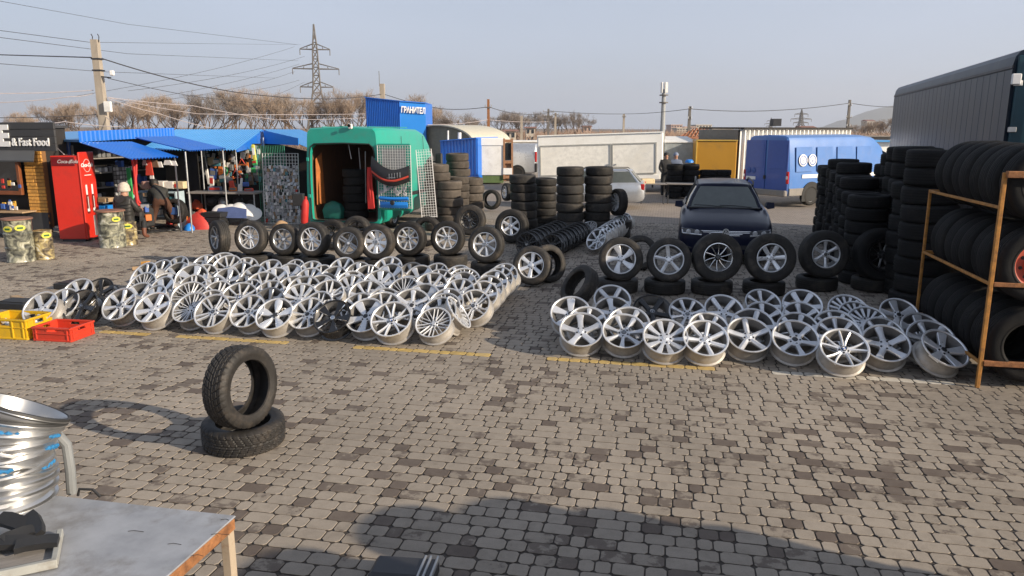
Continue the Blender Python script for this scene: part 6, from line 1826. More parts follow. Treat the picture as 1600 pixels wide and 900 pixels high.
# things on and round the goods table
rg = random.Random(3)
for i, (px, py, h, w_, c, lb) in enumerate(((322, 262, .95, .09, 'pk_white', 'tall strip of white packets'), (330, 252, .22, .2, 'carton_cream', 'cream pouch'), (338, 254, .22, .24, 'pk_teal', 'teal pouch'), (346, 246, .32, .12, 'carton_cream', 'cream bottle card'), (350, 252, .5, .07, 'pk_white', 'white stick card'), (333, 272, .30, .2, 'pk_blue', 'blue pouch'), (345, 268, .28, .16, 'lamp_orange', 'orange pouch'), (353, 267, .22, .12, 'board_green', 'green pouch'), (347, 278, .25, .2, 'pk_teal', 'sea green pouch'), (331, 285, .4, .14, 'pk_white', 'white box'), (358, 281, .18, .2, 'pk_silver', 'silver pouch'), (361, 262, .18, .14, 'goods_grey', 'grey pouch'), (385, 275, .12, .1, 'board_green', 'small green disc pack'), (392, 281, .3, .14, 'goods_brown', 'brown card'), (377, 290, .4, .06, 'pk_white', 'white tube'), (384, 288, .12, .18, 'pk_blue', 'light blue pouch'), (336, 296, .16, .4, 'jacket_bluegrey', 'blue grey folded cover'), (364, 296, .14, .22, 'lamp_orange', 'orange tins'), (374, 295, .26, .08, 'carton_white', 'cream bottle'), (389, 297, .1, .25, 'bumper_red', 'red rag'), (397, 240, .5, .1, 'lab_y', 'yellow white poster card'), (398, 254, .16, .16, 'board_green', 'pale green round pack'), (396, 266, .14, .14, 'board_green', 'lime round pack'), (362, 288, .2, .14, 'bumper_red', 'red bottle'), (351, 290, .3, .05, 'grey_wood', 'wooden handle'))):
    Y = 21.5 if py < 287 else 20.5
    q = MB(); q.box((0, 0, 0), (w_, .05, h), ch=min(.02, w_ * .2)); q.box((0, -.03, h * .12), (w_ * .7, .012, h * .4), m=1, ch=.003)
    put('goods_item', lb + (' hung' if Y > 21 else ' lying') + (' on the back wall of the goods stall' if Y > 21 else ' on the long stall table'), 'goods', q, [M[c], M[rg.choice(['pk_white', 'goods_grey', 'pk_red', c])]], TM(at(px, py, Y), GA * .4 + rg.uniform(-.1, .1)) @ Matrix.Rotation(rg.uniform(-.15, .15), 4, 'Y'), 'goods of the stall facing the square')
q = MB()
for i in range(200): q.box((rg.uniform(-1.05, 1.05), rg.uniform(-.05, .05), rg.uniform(.95, 1.95)), (rg.uniform(.05, .14), .04, rg.uniform(.06, .2)), m=rg.randrange(9), M=Matrix.Rotation(rg.gauss(0, .2), 3, 'Y'), ch=.006)
put('hung_goods', 'many small dark packets hung across the back wall of the goods stall', 'goods', q, [M['goods_black'], M['goods_grey'], M['goods_brown'], M['pk_grey'], M['pk_teal'], M['pk_silver'], M['pk_white'], M['carton_cream'], M['lamp_orange']], TM(dn(at(352, 300, 21.75)), 0), kind='stuff')
def triangle(px, py, Y, s, lb, mt):
    q = MB(); pts = [Vector((s * math.sin(a), 0, s * math.cos(a))) for a in (0, 2.094, 4.189)]
    q.tube(pts + [pts[0], pts[1]], s * .13, 6); put('warning_triangle', lb, 'warning triangle', q, mt, TM(at(px, py, Y), 0), 'warning triangles')
triangle(369, 273, 20.9, .16, 'large red warning triangle hung in the goods stall', M['bumper_red'])
triangle(378, 255, 21.2, .12, 'smaller red warning triangle above the large one', M['bumper_red'])
q = MB(); q.box((0, 0, 0), (.24, .03, .04), ch=.008); put('orange_bar', 'short orange bar over the upper warning triangle', 'bar', q, M['lamp_orange'], TM(at(378, 257.5, 21.1), 0))
for i, (px, py, s) in enumerate(((344, 329, .22), (358, 328, .2), (372, 326, .22), (386, 330, .25), (396, 334, .22))):
    q = MB(); q.lathe([(.001, .05), (.09, .045), (.16, .03), (.20, .0), (.19, -.01)], 24, M=Matrix.Diagonal((s / .2, s / .2, 1, 1)))
    put('hubcap', 'white plastic hubcap, %s from the left in the pile under the table' % ORD[i], 'hubcap', q, M['white_print'], Matrix.Translation(at(px, py, 19.9)) @ axis_matrix((random.uniform(-.3, .3), -.7, .7)), 'white hubcaps under the table')
hb = MB(); hb.loft([[Vector((a, b * .5, z + .1 * math.cos(a * 2.2))) for a, b in ((-.45, 0), (-.2, -.04), (.2, -.04), (.45, 0), (.4, .5), (0, .58), (-.4, .5))] for z in (0, .02)])
put('mud_flap', 'blue and silver moulded plastic part below the white hubcaps', 'car part', hb, colmat('part_blue', (.10, .14, .3), coat=.4), Matrix.Translation(at(362, 342, 19.3)) @ Euler((R(60), 0, GA)).to_matrix().to_4x4(), ang=50)
for i in range(3):
    boxitem('black_crate', 'black slotted plastic crate, %s up beside the hubcaps' % ORD[i], 'crate', 336, 351 - 8 * i, 19.2, (.55, .4, .12), M['black_plastic'], GA, 'black crates by the hubcaps')
for i, (px, py) in enumerate(((349, 316), (372, 313), (330, 314), (392, 320))):
    q = MB(); q.lathe([(.001, .11), (.08, .10), (.13, .05), (.135, -.05), (.08, -.1), (.001, -.11)], 18); put('air_filter', 'dark round metal can under the long table, %s from the wire panel' % ORD[3 - i], 'can', q, M['dark_metal'] if i else M['galv'], Matrix.Translation(at(px, py, 20.6)) @ axis_matrix((.3, -.8, .4)), 'round cans under the table')
boxitem('black_bag', 'black bag hanging between the packet panel and green van', 'bag', 467, 312, 18.9, (.28, .18, .30), M['black_plastic'], 0)
lump(440, 357, .0, (.45, .35, .2), M['card'], 'cardboard_box', 'brown cardboard behind the third wheel of the left row', 'cardboard', seed=11)
# bits round the rim fields
for i, (px, py, lb) in enumerate(((222, 421, 'torn yellow wood piece'), (228, 417, 'reddish wood piece'), (28, 470, 'flat wooden board'))):
    q = MB(); q.box((0, 0, .03), (.32 if i != 1 else .12, .12, .06 if i != 1 else .14), ch=.01); put('wood_piece', lb + (' behind the far corner of left field' if i < 2 else ' behind the yellow crate'), 'wood', q, M['wood'] if i != 1 else M['brick_y'], TM(gr(px, py), .4 + i))
for i, (px, py, w_) in enumerate(((280, 413, .7), (118, 450, .5), (30, 480, .5))):
    q = MB(); q.box((0, 0, .05), (w_, .35, .09), ch=.01); q.box((0, 0, .1), (w_ * .8, .25, .015)); put('black_tray', 'flat black plastic tray %s' % ('before the first flat tyre of the row', 'at the outer edge of left field', 'at the picture edge behind the crates')[i], 'tray', q, M['black_plastic'], TM(gr(px, py), GA), 'black trays round the left field')
# unseen tyre heap added on the right, placed to cast the foreground shadow
for i, (x, y) in enumerate(((2.53, 1.86), (3.03, 2.36), (3.67, 2.46), (4.31, 2.31), (4.94, 2.11), (5.5, 1.76), (3.2, 1.66), (4.0, 1.66), (2.02, 1.46))):
    stack((x, y), 'car', 8, '%s stack of the added shadow heap beside the camera' % ORD[i], 'added shadow casting tyre heap beside the camera', .02)
# ---------------------------------------------------------------- middle distance: trailers, sheds, containers
tk = thing('market_trailer', 'white sales trailer with two closed shutters, slightly tilted', 'trailer', None)
c_r, c_l = at(1036, 296, 31.0), at(841, 296, 31.6)
c_r.z = c_l.z = 0
TLn = (c_r - c_l).length
tk.matrix_basis = Matrix.Translation(c_l) @ Matrix.Rotation(math.atan2(c_r.y - c_l.y, c_r.x - c_l.x), 4, 'Z') @ Matrix.Rotation(R(-1.8), 4, 'Y')
M['trailer_white'] = mat('trailer_white', (.86, .85, .81), .5, var=.04, sc=1.2, dirt=((.66, .63, .56), .4, 1.6))
q = MB(); q.box((TLn / 2, 1.1, 1.28), (TLn, 2.2, 1.92), ch=.05); q.build('box_body', M['trailer_white'], tk)
q = MB(); q.box((TLn / 2, -.03, 2.235), (TLn - .02, .06, .05), ch=.01); q.build('roof_trim', M['trailer_white'], tk)
for k in range(2):
    x0, x1 = ((.12, TLn * .585), (TLn * .60, TLn - .30))[k]
    q = MB(); q.box(((x0 + x1) / 2, -.02, 1.22), (x1 - x0, .03, 1.18), ch=.006); sh = q.build('shutter', colmat('shutter_panel', (.80, .78, .72), dirt=((.6, .56, .47), .4, 1.5)), tk)
    q = MB()
    for c, d in ((((x0 + x1) / 2, -.045, 1.82), (x1 - x0 + .06, .03, .05)), (((x0 + x1) / 2, -.045, .62), (x1 - x0 + .06, .03, .04)), ((x0, -.045, 1.22), (.05, .03, 1.15)), ((x1, -.045, 1.22), (.05, .03, 1.15))): q.box(c, d)
    q.build('shutter_frame', colmat('frame_grey', (.36, .36, .34)), sh)
    q = MB(); q.box(((x0 + .12) if k else (x1 - .1), -.06, 1.0), (.08, .03, .05)); q.build('handle', M['galv'], sh)
q = MB(); q.box((TLn / 2, -.015, .45), (TLn - .3, .05, .18)); q.build('skirt', M['trailer_white'], tk)
for x in (.4, TLn - .4): q = MB(); q.tube([(x, .4, 0), (x, .4, .33)], .04, 6); q.build('jack_leg', M['dark_metal'], tk)
for y in (.15, 2.05): road_wheel(tk, (TLn * .5, y, .30), .30, .2, 'steel', -1 if y < 1 else 1)
def shed(name, label, cat, p0, p1, dep, h0, h1, mt, n, rd=.025, roof_mt=None, group=None):
    """ribbed box; p0-p1 is its front bottom edge left to right, h0/h1 the eaves there"""
    p0, p1 = dn(p0), dn(p1)
    back = Vector((-(p1 - p0).normalized().y, (p1 - p0).normalized().x, 0)) * dep
    t = thing(name, label, cat, None, group)
    q = MB(); q.slab(p0 + back * .0 + Vector((0, 0, .02)), p1 + Vector((0, 0, .02)), p1 + Vector((0, 0, h1)), p0 + Vector((0, 0, h0)), .03)
    for a, b, ha, hb in ((p0, p0 + back, h0, h0), (p1 + back, p1, h1, h1), (p0 + back, p1 + back, h0, h1)):
        q.slab(a, b, b + Vector((0, 0, hb)), a + Vector((0, 0, ha)), .03)
    q.build('wall', mt, t)
    q = MB(); L = (p1 - p0).length; dx = (p1 - p0).normalized(); nn = dx.cross(Vector((0, 0, 1)))
    for i in range(n):
        u0, u1 = (i + .5) / n, (i + .86) / n
        q.loft([[p0 + dx * L * u0 + nn * .002, p0 + dx * L * u1 + nn * .002, p0 + dx * L * u1 + nn * rd, p0 + dx * L * u0 + nn * rd], [v + Vector((0, 0, h0 + (h1 - h0) * (u0 + u1) / 2 - .01)) for v in (p0 + dx * L * u0 + nn * .002, p0 + dx * L * u1 + nn * .002, p0 + dx * L * u1 + nn * rd, p0 + dx * L * u0 + nn * rd)]])
    q.build('wall_rib', mt, t)
    o = nn * .12
    q = MB(); q.slab(p0 + o + Vector((0, 0, h0 + .05)), p1 + o + Vector((0, 0, h1 + .05)), p1 + back + Vector((0, 0, h1 + .06)), p0 + back + Vector((0, 0, h0 + .06)), .05); q.build('roof', roof_mt or mt, t)
    return t
M['rib_white'] = mat('ribbed_white', (.80, .79, .75), .5, var=.06, sc=1.5, dirt=((.58, .55, .49), .4, 2))
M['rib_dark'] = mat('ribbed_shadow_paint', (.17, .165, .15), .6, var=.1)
cc = thing('storage_container', 'cream ribbed container standing behind the blue van', 'container', None)
p0, p1 = dn(at(1151, 305, 30.5)), dn(at(1318, 305, 33.5)); dx = (p1 - p0)
q = MB(); q.corr(p0 + Vector((0, 0, .1)), dx, Vector((0, 0, 2.42)), 27, .11); q.build('side_wall', M['rib_white'], cc, ang=0)
bk = Vector((-dx.normalized().y, dx.normalized().x, 0)) * 2.4
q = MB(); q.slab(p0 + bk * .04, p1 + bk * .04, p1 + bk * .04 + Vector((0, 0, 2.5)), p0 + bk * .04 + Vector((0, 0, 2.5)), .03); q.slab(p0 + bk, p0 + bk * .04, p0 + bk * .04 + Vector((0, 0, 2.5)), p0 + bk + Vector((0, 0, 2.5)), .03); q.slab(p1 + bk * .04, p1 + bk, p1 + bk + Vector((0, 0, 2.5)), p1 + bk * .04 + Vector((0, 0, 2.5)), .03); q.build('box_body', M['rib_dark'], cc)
q = MB(); q.slab(p0 - bk * .08 + Vector((0, 0, 2.58)), p1 - bk * .08 + Vector((0, 0, 2.58)), p1 + bk + Vector((0, 0, 2.6)), p0 + bk + Vector((0, 0, 2.6)), .07); q.build('roof', M['dark_in'], cc)
q = MB(); q.box(p0.lerp(p1, .42) + bk * .3 + Vector((0, 0, 2.79)), (.34, .4, .30)); put('roof_tank', 'dark square tank on the roof of the cream ribbed container', 'tank', q, M['dark_metal'])
yb = thing('box_truck', 'yellow ochre truck body behind the far dark tyre stacks', 'truck', TM(dn(at(1084, 300, 30.5)), R(-8)))
M['ochre'] = mat('ochre_panel', (.48, .24, .02), .5, var=.05, sc=1, dirt=((.32, .18, .04), .5, 1.5))
q = MB(); q.box((.80, 1.5, 1.22), (1.58, 3.0, 1.75), ch=.03); q.build('box_body', M['ochre'], yb)
q = MB(); q.box((.80, -.02, 2.07), (1.60, .05, .05), ch=.01); q.box((.02, -.02, 1.2), (.05, .05, 1.7), ch=.01); q.build('edge_trim', colmat('trim_yellow', (.55, .36, .06)), yb)
for x in (.4, 1.4): q = MB(); q.box((x, 1.2, .17), (.2, .6, .34)); q.build('wheel_block', M['black_plastic'], yb)
gb = thing('box_truck', 'grey metal truck body between white trailer and ochre body', 'truck', TM(dn(at(1035, 300, 32)), R(-8)))
q = MB(); q.box((.68, 1.2, 1.2), (1.34, 2.4, 1.55), ch=.03); q.build('box_body', colmat('grey_sheet', (.33, .36, .37), var=.2, dirt=((.25, .24, .2), .5, 2)), gb)
q = MB(); q.slab((.0, -.05, 1.99), (1.36, -.05, 1.99), (1.0, 1.2, 2.22), (.1, 1.2, 2.22), .03); q.build('roof', M['white_paint'], gb)
q = MB(); q.box((.68, .8, .2), (1.2, .5, .4)); q.build('wheel_block', M['black_plastic'], gb)
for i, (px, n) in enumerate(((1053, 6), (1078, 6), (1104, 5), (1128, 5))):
    stack(at(px, 300, 28.4), 'car_shaded', n, '%s far stack before the ochre truck body' % ORD[i], 'far dark tyre stacks', .02)
q = MB(); q.lathe([(.001, .12), (.1, .11), (.15, .06), (.16, 0)], 18); put('sheet_cover', 'small blue cover lying on the second far tyre stack', 'cover', q, M['blue_flat'], TM(at(1077, 254, 28.4)))
for i, (px, py, ln) in enumerate(((1020, 289, .95), (1068, 287, 1.25))):
    t = thing('trestle_table', 'grey plank trestle table %s' % ('beside the white trailer corner', 'behind the roof of the blue car')[i], 'table', TM(dn(at(px, 300, 26.2)), GA), 'plank tables behind the blue car')
    for k in range(5):
        q = MB(); q.box((0, -.3 + .15 * k, .66), (ln, .142, .03), ch=.005); q.build('plank', M['grey_wood'], t)
    for sx in (-1, 1):
        for sy in (-1, 1):
            q = MB(); q.tube([(sx * (ln / 2 - .1), sy * .28, 0), (sx * (ln / 2 - .1), -sy * .2, .64)], .025, 6); q.build('leg', M['dark_metal'], t)
q = MB(); q.box((0, 0, .1), (.5, .35, .2), ch=.04); put('white_sack', 'pale sack lying on the left plank table', 'sack', q, M['carton_cream'], TM(at(1010, 288, 26.2) , .2))
# blue and white sheds left of the white trailer
t = shed('blue_shed', 'small blue ribbed shed behind the brown tyre stacks', 'shed', at(690, 283, 36.5), at(746, 283, 35.8), 2.5, 1.95, 2.10, M['blue_sheet'], 11, .04)
wk = thing('white_kiosk', 'white kiosk with wooden framed end beside the blue shed', 'kiosk', TM(dn(at(747, 283, 36.2)), R(2)))
q = MB(); q.box((.60, 1.1, 1.25), (1.20, 2.2, 1.75), ch=.02); q.build('wall', M['white_paint'], wk)
q = MB(); q.box((.60, 1.1, .2), (1.22, 2.1, .36)); q.build('base', colmat('moss_green', (.10, .15, .05)), wk)
q = MB(); q.box((.6, -.02, 1.93), (1.22, .05, .32), ch=.01); q.build('fascia', M['white_print'], wk)
wdn = MB()
for x in (1.24, 1.62): wdn.box((x, .0, 1.15), (.09, .1, 1.9))
for z in (.3, 1.0, 1.98): wdn.box((1.43, .0, z), (.42, .08, .14))
wdn.build('wood_frame', mat('kiosk_wood', (.33, .17, .09), .7, var=.2), wk)
q = MB(); q.box((1.43, .04, 1.48), (.34, .02, .80)); q.build('pane', M['glass_dark'], wk)
q = MB(); q.slab((1.2, .08, .1), (1.62, .08, .1), (1.62, .08, 1.05), (1.2, .08, 1.05), .03); q.build('wood_panel', mat('kiosk_wood_panel', (.30, .16, .09), .7, var=.2), wk)
q = MB(); q.slab((1.2, -.06, .42), (1.62, -.06, .42), (1.62, -.06, .72), (1.2, -.06, .72), .02); q.build('white_board', M['white_print'], wk)
for px, py0, py1, r_ in ((700, 204, 226, .045), (718, 207, 221, .09)):
    q = MB(); q.tube([at(px, py1 + 8, 37), at(px, py0, 37)], r_, 8); put('stove_pipe', 'white stove pipe on the blue shed roof, %s' % ('thin' if r_ < .05 else 'thick'), 'pipe', q, M['white_paint'], None, 'stove pipes')
# arched pavilion
hg = thing('arched_pavilion', 'grey arched roof pavilion behind the blue shed', 'pavilion', TM(dn(at(700, 230, 46)), R(-38)))
q = MB(); ar = [(2.9 * math.cos(a), 1.75 + 1.05 * math.sin(a)) for a in [math.pi * k / 20 for k in range(21)]]
pr = ar + [(x * .97, z - .06) for x, z in ar[::-1]]
q.loft([[Vector((x, y, z)) for x, z in pr] for y in (-1.0, 2.4)]); q.build('roof', mat('pavilion_roof', (.55, .52, .42), .6, var=.08), hg, ang=25)
q = MB(); q.add([(x * .96, -.8, z - .05) for x, z in ar] + [(-2.75, -.8, 0), (2.75, -.8, 0)], [tuple(range(23))]); q.add([(x * .96, 2.2, z - .05) for x, z in ar] + [(-2.75, 2.2, 0), (2.75, 2.2, 0)], [tuple(range(23))]); q.build('gable', mat('pavilion_gable', (.20, .19, .14), .7), hg)
for sx in (-1, 1): q = MB(); q.box((sx * 2.7, .7, .87), (.06, 3.0, 1.74)); q.build('side_wall', M['rib_white'], hg)
# long low pale awning roofs and pale walls behind
for i, (x0, x1, y0, Y, h, c, lb) in enumerate(((790, 845, 222, 46, .45, 'trailer_white', 'pale flat roofed stall left of the white trailer'), (1310, 1400, 222, 40, 2.0, 'trailer_white', 'long pale wall with blue roof right of the blue van'), (485, 500, 214, 30, 2.0, 'white_paint', 'white shed edge behind the green van'), (1340, 1396, 214, 60, 2.0, 'grey_wood', 'weathered board wall under the far trees'))):
    a, b = at(x0, y0, Y), at(x1, y0, Y); t = thing('low_shed', lb, 'shed', None)
    q = MB(); q.loft([[Vector((a.x, Y, 0)), Vector((b.x, Y, 0)), Vector((b.x, Y + 2.5, 0)), Vector((a.x, Y + 2.5, 0))], [Vector((a.x, Y, a.z)), Vector((b.x, Y, b.z)), Vector((b.x, Y + 2.5, b.z)), Vector((a.x, Y + 2.5, a.z))]]); q.build('wall', M[c], t)
    q = MB(); q.box(((a.x + b.x) / 2, Y + 1.2, a.z + .05), (b.x - a.x + .3, 3.0, .08)); q.build('roof', M['blue_roof'] if i == 1 else M[c], t)
# blue sign tower
bt = thing('sign_tower', 'tall blue sheet metal tower with white lettering above green van', 'tower', None)
A0, A1, A2 = at(571, 152, 46), at(625, 158, 45.2), at(664.5, 161, 45.6)
for k, (a, b, n, mt) in enumerate(((A0, A1, 19, 'blue_sheet'), (A1, A2, 1, 'blue_flat'))):
    a0, b0 = dn(a), dn(b)
    hz = min(a.z, b.z)
    q = MB()
    if n > 1:
        q.corr(a0, b0 - a0, Vector((0, 0, 1)), n, .05)
        q.v = [Vector((v[0], v[1], (a.z + (b.z - a.z) * ((Vector(v) - a0).dot(b0 - a0) / (b0 - a0).length_squared)) if v[2] > .5 else 0)) for v in q.v]
    else:
        q.slab(a0, b0, b, a, .05)
    q.build('side_wall' if k == 0 else 'sign_panel', M[mt], bt, ang=0)
bkv = Vector((.15, 2.4, 0))
q = MB(); q.slab(dn(A2), dn(A2) + bkv, A2 + bkv, A2, .05); q.slab(dn(A0) + bkv, dn(A0), A0, A0 + bkv, .05); q.slab(dn(A2) + bkv, dn(A0) + bkv, A0 + bkv, A2 + bkv, .05); q.build('back_wall', M['blue_sheet'], bt)
q = MB(); q.slab(A0 + Vector((-.05, -.08, .03)), A1 + Vector((0, -.08, .03)), A2 + bkv, A0 + bkv, .05); q.slab(A1 + Vector((0, -.08, .03)), A2 + Vector((.05, -.08, .03)), A2 + bkv, A1 + bkv * .9, .05); q.build('roof', M['blue_sheet'], bt)
dA = (dn(A2) - dn(A1)); an = math.atan2(dA.y, dA.x)
text('ГРАНИТЕЛ', .46, M['white_print'], bt, Matrix.Translation(A1.lerp(A2, .52) + Vector((.0, -.10, -.62))) @ Matrix.Rotation(an, 4, 'Z') @ Matrix.Rotation(R(90), 4, 'X') @ Matrix.Rotation(R(-3), 4, 'Z'), ext=.03, off=.016, sx=.58)
# ---------------------------------------------------------------- poles, masts and wires
M['concrete'] = mat('pole_concrete', (.36, .31, .25), .9, var=.2, sc=4, bump=.3, bsc=20, stretch=(1, 1, .4))
M['wire_dark'] = mat('cable_dark', (.05, .05, .055), .7)
M['wire_pale'] = mat('cable_pale', (.45, .40, .40), .7)
M['far_steel'] = mat('lattice_steel', (.16, .145, .13), .7, .2)
def upole(label, px, ytop, Y, w0, w1, mt='concrete', arms=(), lean=0):
    tp = at(px, ytop, Y); t = thing('utility_pole', label, 'pole', TM((tp.x, Y, 0)), 'utility poles')
    q = MB(); q.loft([[Vector((a * w0 / 2, b * w0 / 2, 0)) for a, b in ((-1, -1), (1, -1), (1, 1), (-1, 1))], [Vector((a * w1 / 2 + lean, b * w1 / 2, tp.z)) for a, b in ((-1, -1), (1, -1), (1, 1), (-1, 1))]]); q.build('pole', M[mt], t, ang=0)
    for k, (dz, ln) in enumerate(arms):
        q = MB(); q.box((lean, -.05 - w1 / 2, tp.z - dz), (ln, .06, .07)); q.build('cross_arm', M['far_steel'], t)
        for sx in (-1, 1): q = MB(); q.tube([(sx * ln * .45 + lean, -.05 - w1 / 2, tp.z - dz + .03), (sx * ln * .45 + lean, -.05 - w1 / 2, tp.z - dz + .2)], .035, 6); q.build('insulator', M['galv'], t)
    return t, tp
up, utop = upole('grey concrete pole with lamp arm and meter box by blue stalls', 150, 62, 32, .34, .26, lean=-.05)
q = MB(); q.tube([(.1, -.1, utop.z - 1.45), (.55, -.2, utop.z - 1.5)], .025, 6); q.build('lamp_arm', M['dark_metal'], up)
q = MB(); q.box((.62, -.22, utop.z - 1.32), (.18, .12, .2), ch=.03); q.build('lamp', M['white_print'], up)
q = MB(); q.box((.32, -.24, utop.z - 2.65), (.30, .14, .42), ch=.02); q.build('meter_box', M['white_paint'], up)
for z in (.75, 1.2): q = MB(); q.box((-.03, 0, utop.z - z), (.36, .34, .05)); q.build('clamp_band', M['dark_metal'], up)
for x in (-.16, .1): q = MB(); q.tube([(x, 0, utop.z - .1), (x + .03, 0, utop.z + .12), (x - .02, 0, utop.z + .22)], .018, 5); q.build('hook', M['dark_metal'], up)
upole('concrete pole stub with thin rod behind the blue sign tower', 597, 131, 60, .38, .36)
q = MB(); q.tube([at(593, 135, 59.6), at(592, 111, 59.6)], .025, 5); put('antenna_rod', 'thin rod on the pole behind the blue sign tower', 'rod', q, M['far_steel'])
for lb, px, yt, Y, arms in (('rusty brown pole behind the arched pavilion', 763, 155, 58, ((.6, .5),)), ('dark transformer pole beyond the white trailer roof', 857, 170, 75, ((.3, 1.1), (.7, .9))), ('short grey pole before the pale far buildings', 975, 178, 80, ((.3, .4),)), ('thin dark pole by the timber roof', 1078, 166, 62, ((.2, .3), (1.0, .25))), ('dark pole standing right above the blue van', 1328, 156, 72, ((.5, .3), (1.6, .5), (2.4, .3))), ('very thin pale pole left of the white trailer', 815, 181, 60, ()), ('grey pole stub by the white trailer left corner', 868, 176, 76, ((.2, .6),))):
    upole(lb, px, yt, Y, .26, .18, 'concrete' if 'grey' in lb or 'pale' in lb else 'rust' if 'rusty' in lb else 'far_steel', arms)
# mobile mast
mp_ = at(1038, 131, 150); ms = thing('phone_mast', 'grey phone mast with panel antennas above the white trailer', 'mast', TM((mp_.x, 150, 0)))
q = MB(); q.tube([(0, 0, 0), (0, 0, mp_.z - 1)], [.5, .36], 10); q.build('mast_tube', colmat('mast_grey', (.32, .33, .33)), ms)
for k in range(5):
    a = k * 1.257; q = MB(); q.box((.55 * math.cos(a), .55 * math.sin(a), mp_.z - .7), (.3, .25, 2.0), M=Matrix.Rotation(a, 3, 'Z'), ch=.04); q.build('panel_antenna', M['white_paint'], ms)
for z in (2.0, 3.4): q = MB(); q.lathe([(.3, mp_.z - z - .2), (.85, mp_.z - z - .2), (.85, mp_.z - z), (.3, mp_.z - z)], 14, closed=True); q.build('platform', M['far_steel'], ms)
# lattice pylon
def pylon(label, px, ytop, Y, base, H_, arms, group, tk_=.14):
    tp = at(px, ytop, Y); t = thing('lattice_pylon', label, 'pylon', TM((tp.x, Y, 0), R(12)), group)
    Ht = tp.z
    def wd(z):
        k = z / Ht
        return base / 2 * (1 - k / .45) + .9 * k / .45 if k < .45 else .9 - (.9 - .55) * (k - .45) / .35 if k < .80 else max(.05, .55 * (1 - (k - .80) / .2))
    q = MB(); lv = [Ht * k for k in (0, .12, .23, .33, .42, .50, .57, .64, .71, .78, .85, .92, 1)]
    cor = ((-1, -1), (1, -1), (1, 1), (-1, 1))
    for (sx, sy) in cor:
        q.tube([(sx * wd(z), sy * wd(z), z) for z in lv], tk_, 4)
    q.build('tower_leg', M['far_steel'], t)
    q = MB()
    for a, b in zip(lv[:-1], lv[1:]):
        for i in range(4):
            (x0, y0), (x1, y1) = cor[i], cor[(i + 1) % 4]
            wa, wb = wd(a), wd(b)
            q.tube([(x0 * wa, y0 * wa, a), (x1 * wb, y1 * wb, b)], tk_ * .6, 4, caps=False); q.tube([(x1 * wa, y1 * wa, a), (x0 * wb, y0 * wb, b)], tk_ * .6, 4, caps=False)
            q.tube([(x0 * wb, y0 * wb, b), (x1 * wb, y1 * wb, b)], tk_ * .6, 4, caps=False)
    q.build('brace', M['far_steel'], t)
    for z, hl in arms:
        z *= Ht
        for sx in (-1, 1):
            q = MB(); w0 = wd(z)
            for sy in (-1, 1): q.tube([(sx * w0, sy * w0, z), (sx * hl, 0, z)], tk_ * .8, 4); q.tube([(sx * w0, sy * w0, z + Ht * .045), (sx * hl, 0, z + .1)], tk_ * .6, 4)
            q.tube([(sx * hl * .55, 0, z), (sx * hl * .5, 0, z + Ht * .02)], tk_ * .6, 4)
            a_ = q.build('cross_arm', M['far_steel'], t)
            q = MB(); q.tube([(sx * hl, 0, z), (sx * hl, 0, z - 1.4)], tk_ * .7, 5); q.build('insulator', M['far_steel'], a_)
    return t, tp
py_, ptop = pylon('tall dark lattice pylon with three cross arms behind the stalls', 490, 38, 195, 6.6, 28, ((.79, 3.6), (.625, 5.6), (.47, 4.0)), None, .15)
pylon('far pylon above the cream ribbed container', 1253, 170, 420, 9, 30, ((.80, 4), (.62, 6.2), (.48, 4.5)), None, .17)
pylon('farthest faint pylon left of the far pylon', 1205, 184, 700, 10, 28, ((.80, 4), (.62, 6.2), (.48, 4.5)), None, .22)
wi = [0]
def wire(label, pts, r, mt='wire_dark', sag=.0):
    P_ = [at(*p) for p in pts]
    out = []
    for a, b in zip(P_[:-1], P_[1:]):
        n = 12
        for k in range(n + (b is P_[-1])):
            t = k / n; p = a.lerp(b, t); p.z -= sag * 4 * t * (1 - t); out.append(p)
    q = MB(); q.tube(out, r, 4); put('overhead_wire', label, 'wire', q, M[mt], None, 'overhead wires', ang=60)
ux, uy = 150, 90
wire('thick dark cable running left from the concrete pole', [(-20, 85, 36), (149, 90, 32)], .022)
wire('thick dark cable sagging right from the concrete pole to sign tower', [(155, 90, 32), (420, 150, 45), (597, 147, 60)], .024, sag=.25)
wire('upper thin cable passing the concrete pole top', [(-20, 45, 60), (140, 66, 62), (470, 70, 190)], .02)
wire('long high wire reaching the pylon top arm', [(-20, -2, 110), (200, 38, 140), (466, 70, 193)], .03)
wire('second high wire reaching the pylon top arm', [(-20, 56, 60), (200, 84, 90), (466, 95, 193)], .022)
wire('third thin wire below the thick cable', [(-20, 98, 60), (160, 112, 80), (430, 122, 193)], .022)
for k, (y0, y1) in enumerate(((150, 73), (165, 100), (142, 88), (158, 112), (150, 125), (178, 128))):
    wire('thin power line falling left from pylon arm, %s' % ORD[k], [(120 + 40 * k, y0, 120), (460 + 8 * (k % 3), y1, 194)], .03, sag=.8)
